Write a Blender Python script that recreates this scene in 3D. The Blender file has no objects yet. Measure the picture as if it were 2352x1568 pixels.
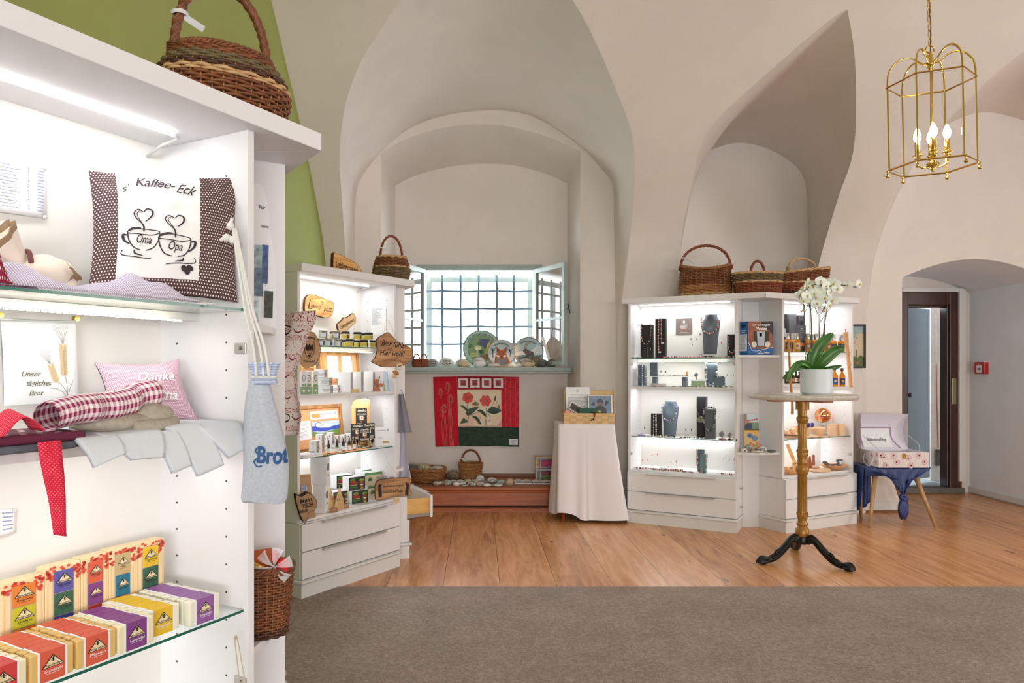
import bpy, bmesh, math, random
from mathutils import Vector, Matrix, noise
from mathutils.geometry import tessellate_polygon
random.seed(7)
PI = math.pi
SC = bpy.context.scene
COL = SC.collection
# ---------------------------------------------------------------- camera
F, CX, CY, H = 1680.0, 1100.0, 846.0, 1.30      # focal length in px, principal point, eye height
cd = bpy.data.cameras.new('camera'); cam = bpy.data.objects.new('camera', cd); COL.objects.link(cam)
cam.location = (0, 0, H); cam.rotation_euler = (PI/2, 0, 0)
cd.sensor_width = 36; cd.lens = 36*F/2352; cd.shift_x = (1176-CX)/2352; cd.shift_y = (CY-784)/2352
cd.clip_start = 0.05; cd.clip_end = 200
SC.camera = cam
# ---------------------------------------------------------------- world, view
w = bpy.data.worlds.new('world'); SC.world = w; w.use_nodes = True
bg = w.node_tree.nodes['Background']; bg.inputs[0].default_value = (0.90, 0.95, 1.0, 1); bg.inputs[1].default_value = 1.15
SC.view_settings.view_transform = 'Standard'; SC.view_settings.look = 'None'
SC.view_settings.exposure = 0.34; SC.view_settings.gamma = 1; SC.view_settings.use_curve_mapping = False
# ---------------------------------------------------------------- daylight and lamps
def area(name, loc, rot, sx, sy, power, col=(1, 1, 1), spread=180):
    l = bpy.data.lights.new(name, 'AREA'); l.shape = 'RECTANGLE'; l.size = sx; l.size_y = sy
    l.energy = power; l.color = col; l.spread = math.radians(spread)
    o = bpy.data.objects.new(name, l); COL.objects.link(o); o.location = loc; o.rotation_euler = rot
    return o
area('daylight_window', (0.02, 7.75, 1.86), (-PI/2, 0, 0), 1.15, 1.0, 185, (0.86, 0.93, 1.0))      # the sky seen through the barred window
area('assumed_daylight_rear_left', (0.4, -6.3, 1.8), (PI/2, 0, 0), 3.0, 1.9, 330, (0.94, 0.97, 1.0))  # assumed lamp for light from behind left; the rear wall has no opening
area('fill_rear_right', (4.6, -6.3, 1.8), (PI/2, 0, 0), 3.0, 1.9, 175, (1.0, 0.98, 0.96))    # fill lamp added behind the camera, no window built there
area('fill_side_right', (6.85, 2.6, 1.6), (0, PI/2, 0), 1.6, 2.2, 66, (1.0, 0.97, 0.95))    # added fill lamp before the unseen right wall, which has no opening
area('fill_passage', (4.2, 9.4, 1.9), (-PI/2, 0, .42), 1.0, 1.6, 60, (0.80, 0.90, 1.0))  # added fill lamp beyond the door, out of view, brightening the niche
area('daylight_corridor', (6.7, 9.3, 1.9), (-PI/2, 0, -.9), 0.8, 1.4, 40, (0.80, 0.90, 1.0))  # unseen lamp added past the doorway for the daylight outside
# ---------------------------------------------------------------- helpers
def P(x, y, d): return Vector(((x-CX)/F*d, d, H+(CY-y)/F*d))
def C(r, g, b):
    f = lambda c: ((c/255)/12.92 if c/255 <= 0.04045 else ((c/255+0.055)/1.055)**2.4)
    return (f(r), f(g), f(b), 1)
def lerp(a, b, t): return a+(b-a)*t
def interp(pts, t):
    if t <= pts[0][0]: return pts[0][1]
    for (a, x), (b, y) in zip(pts, pts[1:]):
        if t <= b: return x+(y-x)*(t-a)/(b-a) if b > a else y
    return pts[-1][1]
def smooth_pts(p, n=4):
    'Catmull-Rom through points'
    p = [Vector(q) for q in p]; out = []
    for i in range(len(p)-1):
        a, b, c, d = p[max(i-1, 0)], p[i], p[i+1], p[min(i+2, len(p)-1)]
        for k in range(n):
            t = k/n
            out.append(0.5*((2*b)+(c-a)*t+(2*a-5*b+4*c-d)*t*t+(3*b-a-3*c+d)*t**3))
    out.append(p[-1]); return out
def resample(p, n):
    p = [Vector(q) for q in p]; L = [0]
    for a, b in zip(p, p[1:]): L.append(L[-1]+(b-a).length)
    out = []; j = 0
    for i in range(n):
        s = L[-1]*i/(n-1)
        while j < len(L)-2 and L[j+1] < s: j += 1
        t = (s-L[j])/max(L[j+1]-L[j], 1e-9); out.append(p[j].lerp(p[j+1], min(max(t, 0), 1)))
    return out
class MB:
    def __init__(s): s.v = []; s.f = []; s.m = []; s.uv = []; s.M = Matrix(); s.hasuv = False
    def add(s, vs, fs, m=0, uvs=None):
        b = len(s.v); s.v += [s.M @ Vector(q) for q in vs]
        for i, f in enumerate(fs):
            s.f.append([b+k for k in f]); s.m.append(m if isinstance(m, int) else m[i])
            if uvs: s.hasuv = True; s.uv.append([uvs[k] for k in f])
            else: s.uv.append([(0, 0)]*len(f))
        return s
    def at(s, loc=(0, 0, 0), rz=0, rx=0, ry=0, sc=1):
        s.M = Matrix.Translation(loc) @ Matrix.Rotation(rz, 4, 'Z') @ Matrix.Rotation(ry, 4, 'Y') @ Matrix.Rotation(rx, 4, 'X') @ Matrix.Scale(sc, 4); return s
    def box(s, a, b, m=0):
        x0, y0, z0 = a; x1, y1, z1 = b
        s.add([(x0,y0,z0),(x1,y0,z0),(x1,y1,z0),(x0,y1,z0),(x0,y0,z1),(x1,y0,z1),(x1,y1,z1),(x0,y1,z1)],
              [(0,3,2,1),(4,5,6,7),(0,1,5,4),(1,2,6,5),(2,3,7,6),(3,0,4,7)], m); return s
    def prism(s, poly, z0, z1, m=0, ms=None, top=None):
        'polygon in XY (counter-clockwise) extruded in z'
        n = len(poly); vs = [(p[0], p[1], z0) for p in poly]+[(p[0], p[1], z1) for p in (top or poly)]
        ar = sum(poly[i][0]*poly[(i+1) % n][1]-poly[(i+1) % n][0]*poly[i][1] for i in range(n))
        if ar < 0: vs = vs[:n][::-1]+vs[n:][::-1]
        if n > 4:
            tr = tessellate_polygon([[Vector((v[0], v[1], 0)) for v in vs[:n]]])
            o = []
            for t in tr:
                a, b, c = [Vector(vs[k]) for k in t]
                if (b-a).cross(c-a).z < 0: t = t[::-1]
                o.append(tuple(t))
            fs = [tuple(t[::-1]) for t in o]+[tuple(k+n for k in t) for t in o]
        else: fs = [tuple(range(n))[::-1], tuple(range(n, 2*n))]
        nf = len(fs); fs += [(i, (i+1) % n, n+(i+1) % n, n+i) for i in range(n)]
        s.add(vs, fs, [m]*nf+[m if ms is None else ms]*n); return s
    def slab(s, poly, y0, y1, m=0, ms=None):
        'polygon in XZ extruded in y (y0 = front)'
        k = s.M.copy(); s.M = k @ Matrix(((1,0,0,0),(0,0,-1,0),(0,1,0,0),(0,0,0,1))); s.prism(poly, -y1, -y0, m, ms); s.M = k; return s
    def tube(s, path, r, n=6, m=0, closed=False, caps=True, flat=1.0, up=None):
        p = [Vector(q) for q in path]; N = len(p)
        if N < 2: return s
        vs = []; prev = None
        for i in range(N):
            if closed: t = p[(i+1) % N]-p[i-1]
            else: t = p[min(i+1, N-1)]-p[max(i-1, 0)]
            if t.length < 1e-9: t = Vector((0, 0, 1))
            t.normalize()
            if prev is None:
                u = up or (Vector((0, 0, 1)) if abs(t.z) < 0.9 else Vector((1, 0, 0)))
                a = t.cross(Vector(u)).normalized()
            else:
                a = prev-t*prev.dot(t)
                if a.length < 1e-6: a = t.orthogonal()
                a.normalize()
            prev = a; b = t.cross(a)
            rr = r(i/(N-1)) if callable(r) else r
            for k in range(n):
                th = 2*PI*k/n; vs.append(p[i]+a*(rr*math.cos(th))+b*(rr*flat*math.sin(th)))
        fs = []
        for i in range(N if closed else N-1):
            j = (i+1) % N
            for k in range(n): fs.append((i*n+k, i*n+(k+1) % n, j*n+(k+1) % n, j*n+k))
        if caps and not closed: fs += [tuple(range(n))[::-1], tuple((N-1)*n+k for k in range(n))]
        s.add(vs, fs, m); return s
    def cyl(s, p0, p1, r0, r1=None, n=16, m=0):
        r1 = r0 if r1 is None else r1
        s.tube([p0, p1], lambda t: r0+(r1-r0)*t, n, m); return s
    def lathe(s, prof, n=24, m=0, sx=1, sy=1, flute=None, ms=None):
        'profile [(r,z)] bottom to top around z'
        vs = []; fs = []; mm = []
        for j, (r, z) in enumerate(prof):
            for k in range(n):
                th = 2*PI*k/n; q = r*(flute(th, z) if flute else 1); vs.append((q*math.cos(th)*sx, q*math.sin(th)*sy, z))
        for j in range(len(prof)-1):
            for k in range(n):
                fs.append((j*n+k, j*n+(k+1) % n, (j+1)*n+(k+1) % n, (j+1)*n+k)); mm.append(ms[j] if ms else m)
        if prof[0][0] > 1e-5: fs.append(tuple(range(n))[::-1]); mm.append(mm[0])
        if prof[-1][0] > 1e-5: fs.append(tuple((len(prof)-1)*n+k for k in range(n))); mm.append(mm[len(prof)*n-n-1])
        s.add(vs, fs, mm); return s
    def sph(s, c, rx, ry=None, rz=None, n=12, m=0, e=None):
        ry = rx if ry is None else ry; rz = rx if rz is None else rz; k = s.M.copy()
        s.M = k @ Matrix.Translation(c); q = max(4, n//2)
        pr = [(math.sin(PI*i/q), -math.cos(PI*i/q)) for i in range(q+1)]
        vs = []; fs = []
        for a, b in pr:
            for i in range(n):
                th = 2*PI*i/n; d = Vector((a*math.cos(th), a*math.sin(th), b)); g = e(d) if e else 1
                vs.append((d.x*rx*g, d.y*ry*g, d.z*rz*g))
        for j in range(q):
            for i in range(n): fs.append((j*n+i, j*n+(i+1) % n, (j+1)*n+(i+1) % n, (j+1)*n+i))
        s.add(vs, fs, m); s.M = k; return s
    def grid(s, fn, nu, nv, m=0, cu=False, mf=None, us=1, vs_=1):
        vs = []; uv = []
        for j in range(nv+1):
            for i in range(nu if cu else nu+1):
                vs.append(fn(i/nu, j/nv)); uv.append((i/nu*us, j/nv*vs_))
        w_ = nu if cu else nu+1; fs = []; mm = []
        for j in range(nv):
            for i in range(nu):
                i2 = (i+1) % w_ if cu else i+1
                fs.append((j*w_+i, j*w_+i2, (j+1)*w_+i2, (j+1)*w_+i)); mm.append(mf((i+.5)/nu, (j+.5)/nv) if mf else m)
        s.add(vs, fs, mm, uv); return s
    def mesh(s, name='m', smooth=False, flip=False):
        me = bpy.data.meshes.new(name); me.from_pydata([tuple(v) for v in s.v], [], [f[::-1] for f in s.f] if flip else s.f)
        me.polygons.foreach_set('material_index', s.m)
        if s.hasuv:
            ul = me.uv_layers.new(name='uv'); i = 0
            for u in s.uv:
                for q in (u[::-1] if flip else u): ul.data[i].uv = q; i += 1
        if smooth: me.polygons.foreach_set('use_smooth', [True]*len(me.polygons))
        me.update(); return me
    def build(s, name, mats, parent=None, smooth=False, bevel=0, seg=2, solid=0, sub=0, angle=None, weld=False, flip=False):
        me = s.mesh(name, smooth or bool(angle), flip)
        for q in (mats if isinstance(mats, (list, tuple)) else [mats]): me.materials.append(q)
        if weld or sub:
            b = bmesh.new(); b.from_mesh(me); bmesh.ops.remove_doubles(b, verts=b.verts, dist=1e-5); b.to_mesh(me); b.free()
        if angle: me.set_sharp_from_angle(angle=math.radians(angle))
        o = bpy.data.objects.new(name, me); COL.objects.link(o)
        if parent: o.parent = parent
        if solid: md = o.modifiers.new('s', 'SOLIDIFY'); md.thickness = solid; md.offset = 0
        if sub: md = o.modifiers.new('u', 'SUBSURF'); md.levels = md.render_levels = sub
        if bevel: md = o.modifiers.new('b', 'BEVEL'); md.width = bevel; md.segments = seg; md.limit_method = 'ANGLE'; md.angle_limit = math.radians(40)
        return o
def thing(name, label, cat, loc=(0, 0, 0), rz=0, group=None, rot=None):
    o = bpy.data.objects.new(name, None); COL.objects.link(o); o.empty_display_size = 0.05
    o.location = loc; o.rotation_euler = rot or (0, 0, rz); o['label'] = label; o['category'] = cat
    if group: o['group'] = group
    return o
def tag(o, label, cat, group=None, loc=None, rz=None, rot=None):
    o['label'] = label; o['category'] = cat
    if group: o['group'] = group
    if loc is not None: o.location = loc
    if rz is not None: o.rotation_euler = (0, 0, rz)
    if rot is not None: o.rotation_euler = rot
    return o
def struct(o): o['kind'] = 'structure'; return o
def dup(root, loc, rz, label=None, group=None, scale=None, rot=None):
    r = root.copy(); COL.objects.link(r); r.location = loc; r.rotation_euler = rot or (0, 0, rz)
    if scale: r.scale = (scale,)*3 if isinstance(scale, (int, float)) else scale
    if label: r['label'] = label
    if group: r['group'] = group
    for ch in list(root.children):
        c = ch.copy(); COL.objects.link(c); c.parent = r
        for g in list(ch.children):
            d = g.copy(); COL.objects.link(d); d.parent = c
    return r
# ---------------------------------------------------------------- lettering and drawing on surfaces
_tc = {}
def text_data(s, bold=0.0, shear=0.0, space=1.0):
    k = (s, bold, shear, space)
    if k not in _tc:
        cu = bpy.data.curves.new('t', 'FONT'); cu.body = s; cu.size = 1; cu.offset = bold; cu.shear = shear
        cu.align_x = 'CENTER'; cu.align_y = 'CENTER'; cu.resolution_u = 4; cu.space_character = space
        ob = bpy.data.objects.new('t', cu); me = bpy.data.meshes.new_from_object(ob)
        _tc[k] = ([v.co.copy() for v in me.vertices], [tuple(p.vertices) for p in me.polygons])
        bpy.data.meshes.remove(me); bpy.data.objects.remove(ob); bpy.data.curves.remove(cu)
    return _tc[k]
class Art:
    'flat drawing in (x, y), y up, mapped on to a surface by fn(x, y, lift)'
    def __init__(s, fn=None, lift=0.0006): s.mb = MB(); s.fn = fn or (lambda x, y, z: Vector((x, -z, y))); s.lift = lift; s.k = 0
    def _a(s, pts, fs, m, uv=None):
        s.mb.add([s.fn(p[0], p[1], s.lift+s.k) for p in pts], fs, m, [(p[0], p[1]) for p in pts] if uv else None)
    def layer(s, k): s.k = k; return s
    def text(s, t, x, y, size, m=0, bold=0.0, shear=0.0, rot=0, arc=None, width=None, space=1.0):
        vs, fs = text_data(t, bold, shear, space)
        if not vs: return s
        w_ = max(v.x for v in vs)-min(v.x for v in vs); sx = size if width is None else width/w_
        out = []
        for v in vs:
            a, b = v.x*sx, v.y*size
            if arc:      # arc = radius: text bent along a circle centred (x, y); positive over the top
                th = a/abs(arc)
                if arc > 0: q = (x+(arc+b)*math.sin(th+rot), y+(arc+b)*math.cos(th+rot))
                else: q = (x+(abs(arc)-b)*math.sin(th+rot), y-(abs(arc)-b)*math.cos(th+rot))
            else: q = (x+a*math.cos(rot)-b*math.sin(rot), y+a*math.sin(rot)+b*math.cos(rot))
            out.append(q)
        s._a(out, fs, m); return s
    def stroke(s, pts, w_, m=0, n=3, taper=False, sm=True):
        p = [Vector((q[0], q[1], 0)) for q in pts]
        if sm and len(p) > 2: p = smooth_pts(p, n)
        vs = []; N = len(p)
        for i in range(N):
            t = (p[min(i+1, N-1)]-p[max(i-1, 0)])
            if t.length < 1e-9: t = Vector((1, 0, 0))
            t.normalize(); a = Vector((-t.y, t.x, 0)); ww = w_/2*(math.sin(PI*(0.12+0.76*i/(N-1))) if taper else 1)
            vs += [p[i]+a*ww, p[i]-a*ww]
        s._a([(v.x, v.y) for v in vs], [(2*i+1, 2*i+3, 2*i+2, 2*i) for i in range(N-1)], m); return s
    def poly(s, pts, m=0):
        tr = tessellate_polygon([[Vector((p[0], p[1], 0)) for p in pts]]); o = []
        for t in tr:
            a, b, c = [Vector((pts[k][0], pts[k][1], 0)) for k in t]
            o.append(tuple(t) if (b-a).cross(c-a).z > 0 else tuple(t[::-1]))
        s._a(pts, o, m); return s
    def rect(s, x0, y0, x1, y1, m=0): s._a([(x0, y0), (x1, y0), (x1, y1), (x0, y1)], [(0, 1, 2, 3)], m); return s
    def ell(s, x, y, rx, ry=None, m=0, n=20, rot=0):
        ry = rx if ry is None else ry
        s._a([(x+rx*math.cos(2*PI*i/n)*math.cos(rot)-ry*math.sin(2*PI*i/n)*math.sin(rot), y+rx*math.cos(2*PI*i/n)*math.sin(rot)+ry*math.sin(2*PI*i/n)*math.cos(rot)) for i in range(n)], [tuple(range(n))], m); return s
    def ring(s, x, y, r, w_, m=0, n=32):
        vs = [(x+(r+d)*math.cos(2*PI*i/n), y+(r+d)*math.sin(2*PI*i/n)) for i in range(n) for d in (-w_/2, w_/2)]
        s._a(vs, [(2*i, 2*i+1, (2*i+3) % (2*n), (2*i+2) % (2*n)) for i in range(n)], m); return s
    def lines(s, x0, y0, x1, y1, n, h, m=0, rag=0.35, seed=1):
        'rows of tiny unreadable print'
        r = random.Random(seed)
        for i in range(n):
            y = lerp(y1, y0, (i+.5)/n); a = x0
            e = x1-(x1-x0)*rag*r.random()
            while a < e:
                b = min(a+(x1-x0)*r.uniform(.05, .16), e); s.rect(a, y-h/2, b, y+h/2, m); a = b+(x1-x0)*.022
        return s
    def build(s, name, mats, parent): return s.mb.build(name, mats, parent)
# ---------------------------------------------------------------- materials
class NG:
    def __init__(s, name):
        s.m = bpy.data.materials.new(name); s.m.use_nodes = True; s.t = s.m.node_tree; s.b = s.t.nodes['Principled BSDF']
    def n(s, ty, **kw):
        q = s.t.nodes.new(ty)
        for k, v in kw.items(): setattr(q, k, v)
        return q
    def put(s, sock, v):
        if hasattr(v, 'is_output') or isinstance(v, bpy.types.NodeSocket): s.t.links.new(v, sock)
        else: sock.default_value = v
    def math(s, op, a, b=0.0, c=0.0):
        q = s.n('ShaderNodeMath', operation=op); s.put(q.inputs[0], a); s.put(q.inputs[1], b)
        if op in ('MULTIPLY_ADD', 'SMOOTH_MIN', 'COMPARE'): s.put(q.inputs[2], c)
        return q.outputs[0]
    def mix(s, fac, a, b, ty='MIX'):
        q = s.n('ShaderNodeMix', data_type='RGBA', blend_type=ty); s.put(q.inputs[0], fac); s.put(q.inputs[6], a); s.put(q.inputs[7], b); return q.outputs[2]
    def co(s, kind='Object', scale=(1, 1, 1), rot=(0, 0, 0), loc=(0, 0, 0)):
        t = s.n('ShaderNodeTexCoord'); mp = s.n('ShaderNodeMapping'); s.t.links.new(t.outputs[kind], mp.inputs[0])
        mp.inputs['Scale'].default_value = scale; mp.inputs['Rotation'].default_value = rot; mp.inputs['Location'].default_value = loc
        return mp.outputs[0]
    def noise(s, co, scale, detail=3, rough=.5, dist=0):
        q = s.n('ShaderNodeTexNoise'); s.put(q.inputs['Vector'], co); q.inputs['Scale'].default_value = scale; q.inputs['Detail'].default_value = detail
        q.inputs['Roughness'].default_value = rough; q.inputs['Distortion'].default_value = dist; return q.outputs[0]
    def ramp(s, f, stops):
        q = s.n('ShaderNodeValToRGB'); s.put(q.inputs[0], f); e = q.color_ramp.elements
        while len(e) < len(stops): e.new(0.5)
        for a, (p, c) in zip(e, stops): a.position = p; a.color = c
        return q.outputs[0]
    def sep(s, co):
        q = s.n('ShaderNodeSeparateXYZ'); s.put(q.inputs[0], co); return q.outputs
    def bump(s, h, st=.2, dist=.01):
        q = s.n('ShaderNodeBump'); s.put(q.inputs['Height'], h); q.inputs['Strength'].default_value = st; q.inputs['Distance'].default_value = dist
        s.t.links.new(q.outputs[0], s.b.inputs['Normal'])
    def col(s, v): s.put(s.b.inputs['Base Color'], v); return s
    def set(s, rough=.5, metal=0, **kw):
        s.b.inputs['Roughness'].default_value = rough; s.b.inputs['Metallic'].default_value = metal
        for k, v in kw.items(): s.b.inputs[k].default_value = v
        return s.m
_mc = {}
def mat(name, c, rough=.5, metal=0, var=0.0, sc=20, bump=0, bsc=60, **kw):
    k = (name, tuple(c), rough, metal, var, tuple(kw.items()))
    if k in _mc: return _mc[k]
    g = NG(name); co = None
    if var or bump: co = g.co()
    if var:
        nz = g.noise(co, sc); d = [x*(1-var) for x in c[:3]]+[1]; e = [min(1, x*(1+var)) for x in c[:3]]+[1]
        g.col(g.ramp(nz, [(.3, d), (.7, e)]))
    else: g.col(tuple(c))
    if bump: g.bump(g.noise(co, bsc, 4), bump, .004)
    _mc[k] = g.set(rough, metal, **kw); return _mc[k]
def emit(name, c, st):
    g = NG(name); g.col((0, 0, 0, 1)); g.b.inputs['Emission Color'].default_value = c; g.b.inputs['Emission Strength'].default_value = st; g.b.inputs['Roughness'].default_value = 1; return g.m
def wood(name, c1, c2, axis=0, scale=6, rough=.45, dark=None, stretch=10):
    g = NG(name); sc = [1, 1, 1]; sc = [1/stretch*3 if i == axis else 3 for i in range(3)]
    co = g.co('Object', tuple(sc)); n1 = g.noise(co, scale, 4, .6, 1.2); n2 = g.noise(co, scale*7, 2)
    f = g.math('ADD', g.math('MULTIPLY', n1, .8), g.math('MULTIPLY', n2, .22))
    c = g.ramp(f, [(.35, c1), (.65, c2)]); g.col(c); g.bump(f, .08, .002); return g.set(rough)
def plaster(name, c, var=.035, st=.16):
    g = NG(name); co = g.co('Object'); a = g.noise(co, 1.6, 4, .6); b = g.noise(co, 14, 5, .65)
    d = tuple(x*(1-var) for x in c[:3])+(1,); e = tuple(min(1, x*(1+var)) for x in c[:3])+(1,)
    g.col(g.ramp(a, [(.35, d), (.65, e)])); g.bump(g.math('ADD', g.math('MULTIPLY', a, 2.5), g.math('MULTIPLY', b, .7)), st, .02); return g.set(.85)
def dots(name, base, dot, n=60, r=.22, kind='UV', asp=1.0, rough=.8, hexa=True):
    'polka dots; n per unit of the coordinate'
    g = NG(name); x, y, z = g.sep(g.co(kind, (n, n*asp, n)))
    row = g.math('FLOOR', y); off = g.math('MULTIPLY', g.math('MODULO', row, 2.0), .5) if hexa else 0.0
    fx = g.math('SUBTRACT', g.math('FRACT', g.math('ADD', x, off)), .5); fy = g.math('SUBTRACT', g.math('FRACT', y), .5)
    d = g.math('SQRT', g.math('ADD', g.math('MULTIPLY', fx, fx), g.math('MULTIPLY', fy, fy)))
    g.col(g.mix(g.math('LESS_THAN', d, r), base, dot)); return g.set(rough)
def gingham(name, light, dark, n=30, asp=1.0, kind='UV', rough=.85):
    g = NG(name); x, y, z = g.sep(g.co(kind, (n, n*asp, n)))
    a = g.math('LESS_THAN', g.math('FRACT', x), .5); b = g.math('LESS_THAN', g.math('FRACT', y), .5)
    f = g.math('MULTIPLY', g.math('ADD', a, b), .5); g.col(g.mix(f, light, dark)); return g.set(rough)
def stripes(name, a, b, n=60, duty=.5, axis=0, kind='UV', rough=.85):
    g = NG(name); s = g.sep(g.co(kind, (n, n, n)))[axis]; g.col(g.mix(g.math('LESS_THAN', g.math('FRACT', s), duty), b, a)); return g.set(rough)
WALL = plaster('white_plaster', C(228, 219, 212)); GREEN = plaster('green_plaster', C(158, 166, 92), .03, .05)
WHITE = mat('white_laminate', C(232, 230, 231), .5, **{'Specular IOR Level': .25}); WHITE2 = mat('white_paint', C(225, 224, 222), .45)
BACKW = mat('white_back_board', C(236, 233, 228), .6)
GLASS = NG('clear_glass'); GLASS.col((.93, .98, .96, 1)); GLASS = GLASS.set(.02, 0, **{'Transmission Weight': 1.0, 'IOR': 1.12})
GEDGE = NG('green_glass_edge'); GEDGE.col(C(40, 120, 100)); GEDGE = GEDGE.set(.15, 0, **{'Transmission Weight': .35})
CHROME = mat('brushed_steel', C(190, 188, 184), .3, 1.0); WGLASS = NG('window_glass'); WGLASS.col((.98, 1, 1, 1)); WGLASS = WGLASS.set(.0, 0, **{'Transmission Weight': 1.0, 'IOR': 1.6})
LGLASS = NG('lantern_glass'); LGLASS.col((1, 1, 1, 1)); LGLASS = LGLASS.set(.0, 0, **{'Transmission Weight': 1.0, 'IOR': 1.06})
BRASS = mat('polished_brass', C(222, 184, 96), .16, 1.0)
BLACK = mat('black_plastic', C(22, 22, 24), .35); INK = mat('black_ink', C(28, 24, 26), .7); GREYINK = mat('grey_print', C(125, 125, 135), .8)
PAPER = mat('white_paper', C(240, 240, 242), .75); WPRINT = mat('white_print', C(245, 245, 245), .7)
# ================================================================ the room: barrel vault with lunettes cut in
PROF = [(-1.3, 6.55), (0.0, 6.55), (.45, 6.52), (.92, 6.34), (1.25, 6.10), (1.70, 5.60), (2.12, 5.02), (2.39, 4.62), (2.66, 4.05), (2.84, 3.4), (2.93, 2.7), (2.96, 2.0)]
def prof_smooth():
    p = [Vector((z, h, 0)) for h, z in PROF[1:]]; q = smooth_pts(p, 5); return [(6.55, -1.3), (6.55, -.6)]+[(v.x, v.y) for v in q]
PR = prof_smooth()          # list of (depth, height above eye)
GX = -1.33; RX = 7.0; RY = -6.5
def hit(x, y):
    'where the view of a traced edge meets the barrel: profile parameter and X'
    s = (CY-y)/F
    for i in range(len(PR)-1):
        (z0, h0), (z1, h1) = PR[i], PR[i+1]; a = h0-s*z0; b = h1-s*z1
        if a <= 0 <= b and b > a:
            t = a/(a-b); d = lerp(z0, z1, t); return i+t, (x-CX)/F*d
    return len(PR)-1, (x-CX)/F*PR[-1][0]
def prp(k, X):
    i = min(int(k), len(PR)-2); t = k-i; return Vector((X, lerp(PR[i][0], PR[i+1][0], t), H+lerp(PR[i][1], PR[i+1][1], t)))
EDG = {  # traced lunette edges on the vault: bottom -> top
 '1l': [(797, 640), (792, 560), (785, 450), (780, 380), (781, 330), (788, 270), (800, 215), (830, 140), (870, 75), (920, 0), (990, -90), (1080, -170)],
 '1r': [(1430, 700), (1441, 600), (1452, 500), (1458, 400), (1456, 340), (1447, 290), (1425, 230), (1400, 170), (1355, 70), (1315, 0), (1250, -90), (1180, -150)],
 '2l': [(1553, 680), (1560, 600), (1572, 500), (1590, 420), (1606, 345), (1622, 305), (1660, 260), (1720, 205), (1800, 135), (1870, 75), (1925, 30)],
 '2r': [(1868, 660), (1885, 590), (1905, 520), (1930, 440), (1955, 370), (1965, 300), (1966, 200), (1962, 120), (1952, 50)],
 '3l': [(1984, 740), (1990, 690), (2002, 620), (2022, 530), (2048, 450), (2085, 385), (2150, 300), (2250, 200), (2352, 115), (2440, 40), (2500, -20)],
 '3r': [(2900, 740), (2890, 600), (2860, 430), (2800, 300), (2720, 180), (2640, 80), (2560, 10)]}
EK = {}
for k, pts in EDG.items():
    sp = smooth_pts([(x, y, 0) for x, y in pts], 4); q = [hit(v.x, v.y) for v in sp]; EK[k] = sorted(q); EK[k] = [(j, EK[k][0][1]) for j in range(int(EK[k][0][0])+1)]+EK[k][1:]
APEX = {'1': (max(EK['1l'][-1][0], EK['1r'][-1][0])+.8, .02), '2': (max(EK['2l'][-1][0], EK['2r'][-1][0])+.25, (EK['2l'][-1][1]+EK['2r'][-1][1])/2), '3': (max(EK['3l'][-1][0], EK['3r'][-1][0])+.5, (EK['3l'][-1][1]+EK['3r'][-1][1])/2)}
for a, (k, X) in APEX.items():
    for sd in 'lr': EK[a+sd].append((k, X))
ceil = MB()
def rows(): return sorted(set([i/2 for i in range(2*len(PR)-1)]+[APEX[a][0] for a in APEX]))
RW = rows()
cols = [('g', '1l'), ('1r', '2l'), ('2r', '3l'), ('3r', 'e')]
ex = lambda key, k: GX if key == 'g' else RX if key == 'e' else interp(EK[key], k)
for a, b in cols:
    nx = 14
    ceil.grid(lambda u, v, a=a, b=b: (lambda k: prp(k, lerp(ex(a, k), ex(b, k), u)))(RW[min(int(round(v*(len(RW)-1))), len(RW)-1)]), nx, len(RW)-1)
back = [(2.0, 2.96), (.6, 2.96), (-3.2, 2.8), (-5.0, 2.3), (-5.9, 1.5), (-6.35, .6), (RY, -.3), (RY, -1.3)]
bk = [(v.x, v.y) for v in smooth_pts([(z, h, 0) for z, h in back], 4)]
ceil.grid(lambda u, v: Vector((lerp(GX, RX, u), bk[int(round(v*(len(bk)-1)))][0], H+bk[int(round(v*(len(bk)-1)))][1])), 20, len(bk)-1)
struct(ceil.build('ceiling', WALL, smooth=True, weld=True))
def gable(x, name, m):
    b = MB(); pts = [(z, H+h) for z, h in PR]+[(z, H+h) for z, h in bk[1:]]
    n = len(pts); b.add([(x, z, h) for z, h in pts], [tuple(range(n))] if x < 0 else [tuple(range(n))[::-1]]); return struct(b.build(name, m, solid=0))
gable(GX, 'wall_left', GREEN); gable(RX, 'wall_right', WALL)
# lunette surfaces lofted from the vault edge to the arch on the recessed wall
def edge3(a, nb=26):
    L = [prp(k, X) for k, X in EK[a+'l']]; R = [prp(k, X) for k, X in EK[a+'r']][::-1]
    bl = Vector((L[0].x, L[0].y, 0.0)); br = Vector((R[-1].x, R[-1].y, 0.0))
    return bl, L, R, br
def loft(name, A, B, n, w_=8, bulge=0):
    a = resample(A, n); b = resample(B, n); m_ = MB()
    def fn(u, v):
        p, q = a[int(round(u*(n-1)))], b[int(round(u*(n-1)))]; r = p.lerp(q, v)
        if bulge: r = r+Vector((0, 0, bulge*math.sin(PI*v)*max(0, math.sin(PI*u))))
        return r
    m_.grid(fn, n-1, w_); return m_
def wallcurve(pts, d): return [P(x, y, d) for x, y in [(v.x, v.y) for v in smooth_pts([(x, y, 0) for x, y in pts], 5)]]
ZF = 6.60; ZB = 7.25
W1 = [(812, 640), (815, 560), (817, 463), (824, 421), (845, 386), (872, 352), (900, 324), (950, 290), (1010, 268), (1080, 256), (1160, 254), (1230, 270), (1300, 312), (1340, 342), (1372, 378), (1407, 424), (1410, 500), (1412, 600), (1414, 700)]
N1 = [(876, 353), (905, 333), (950, 312), (1030, 291), (1100, 285), (1160, 289), (1250, 311), (1333, 347)]
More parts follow.
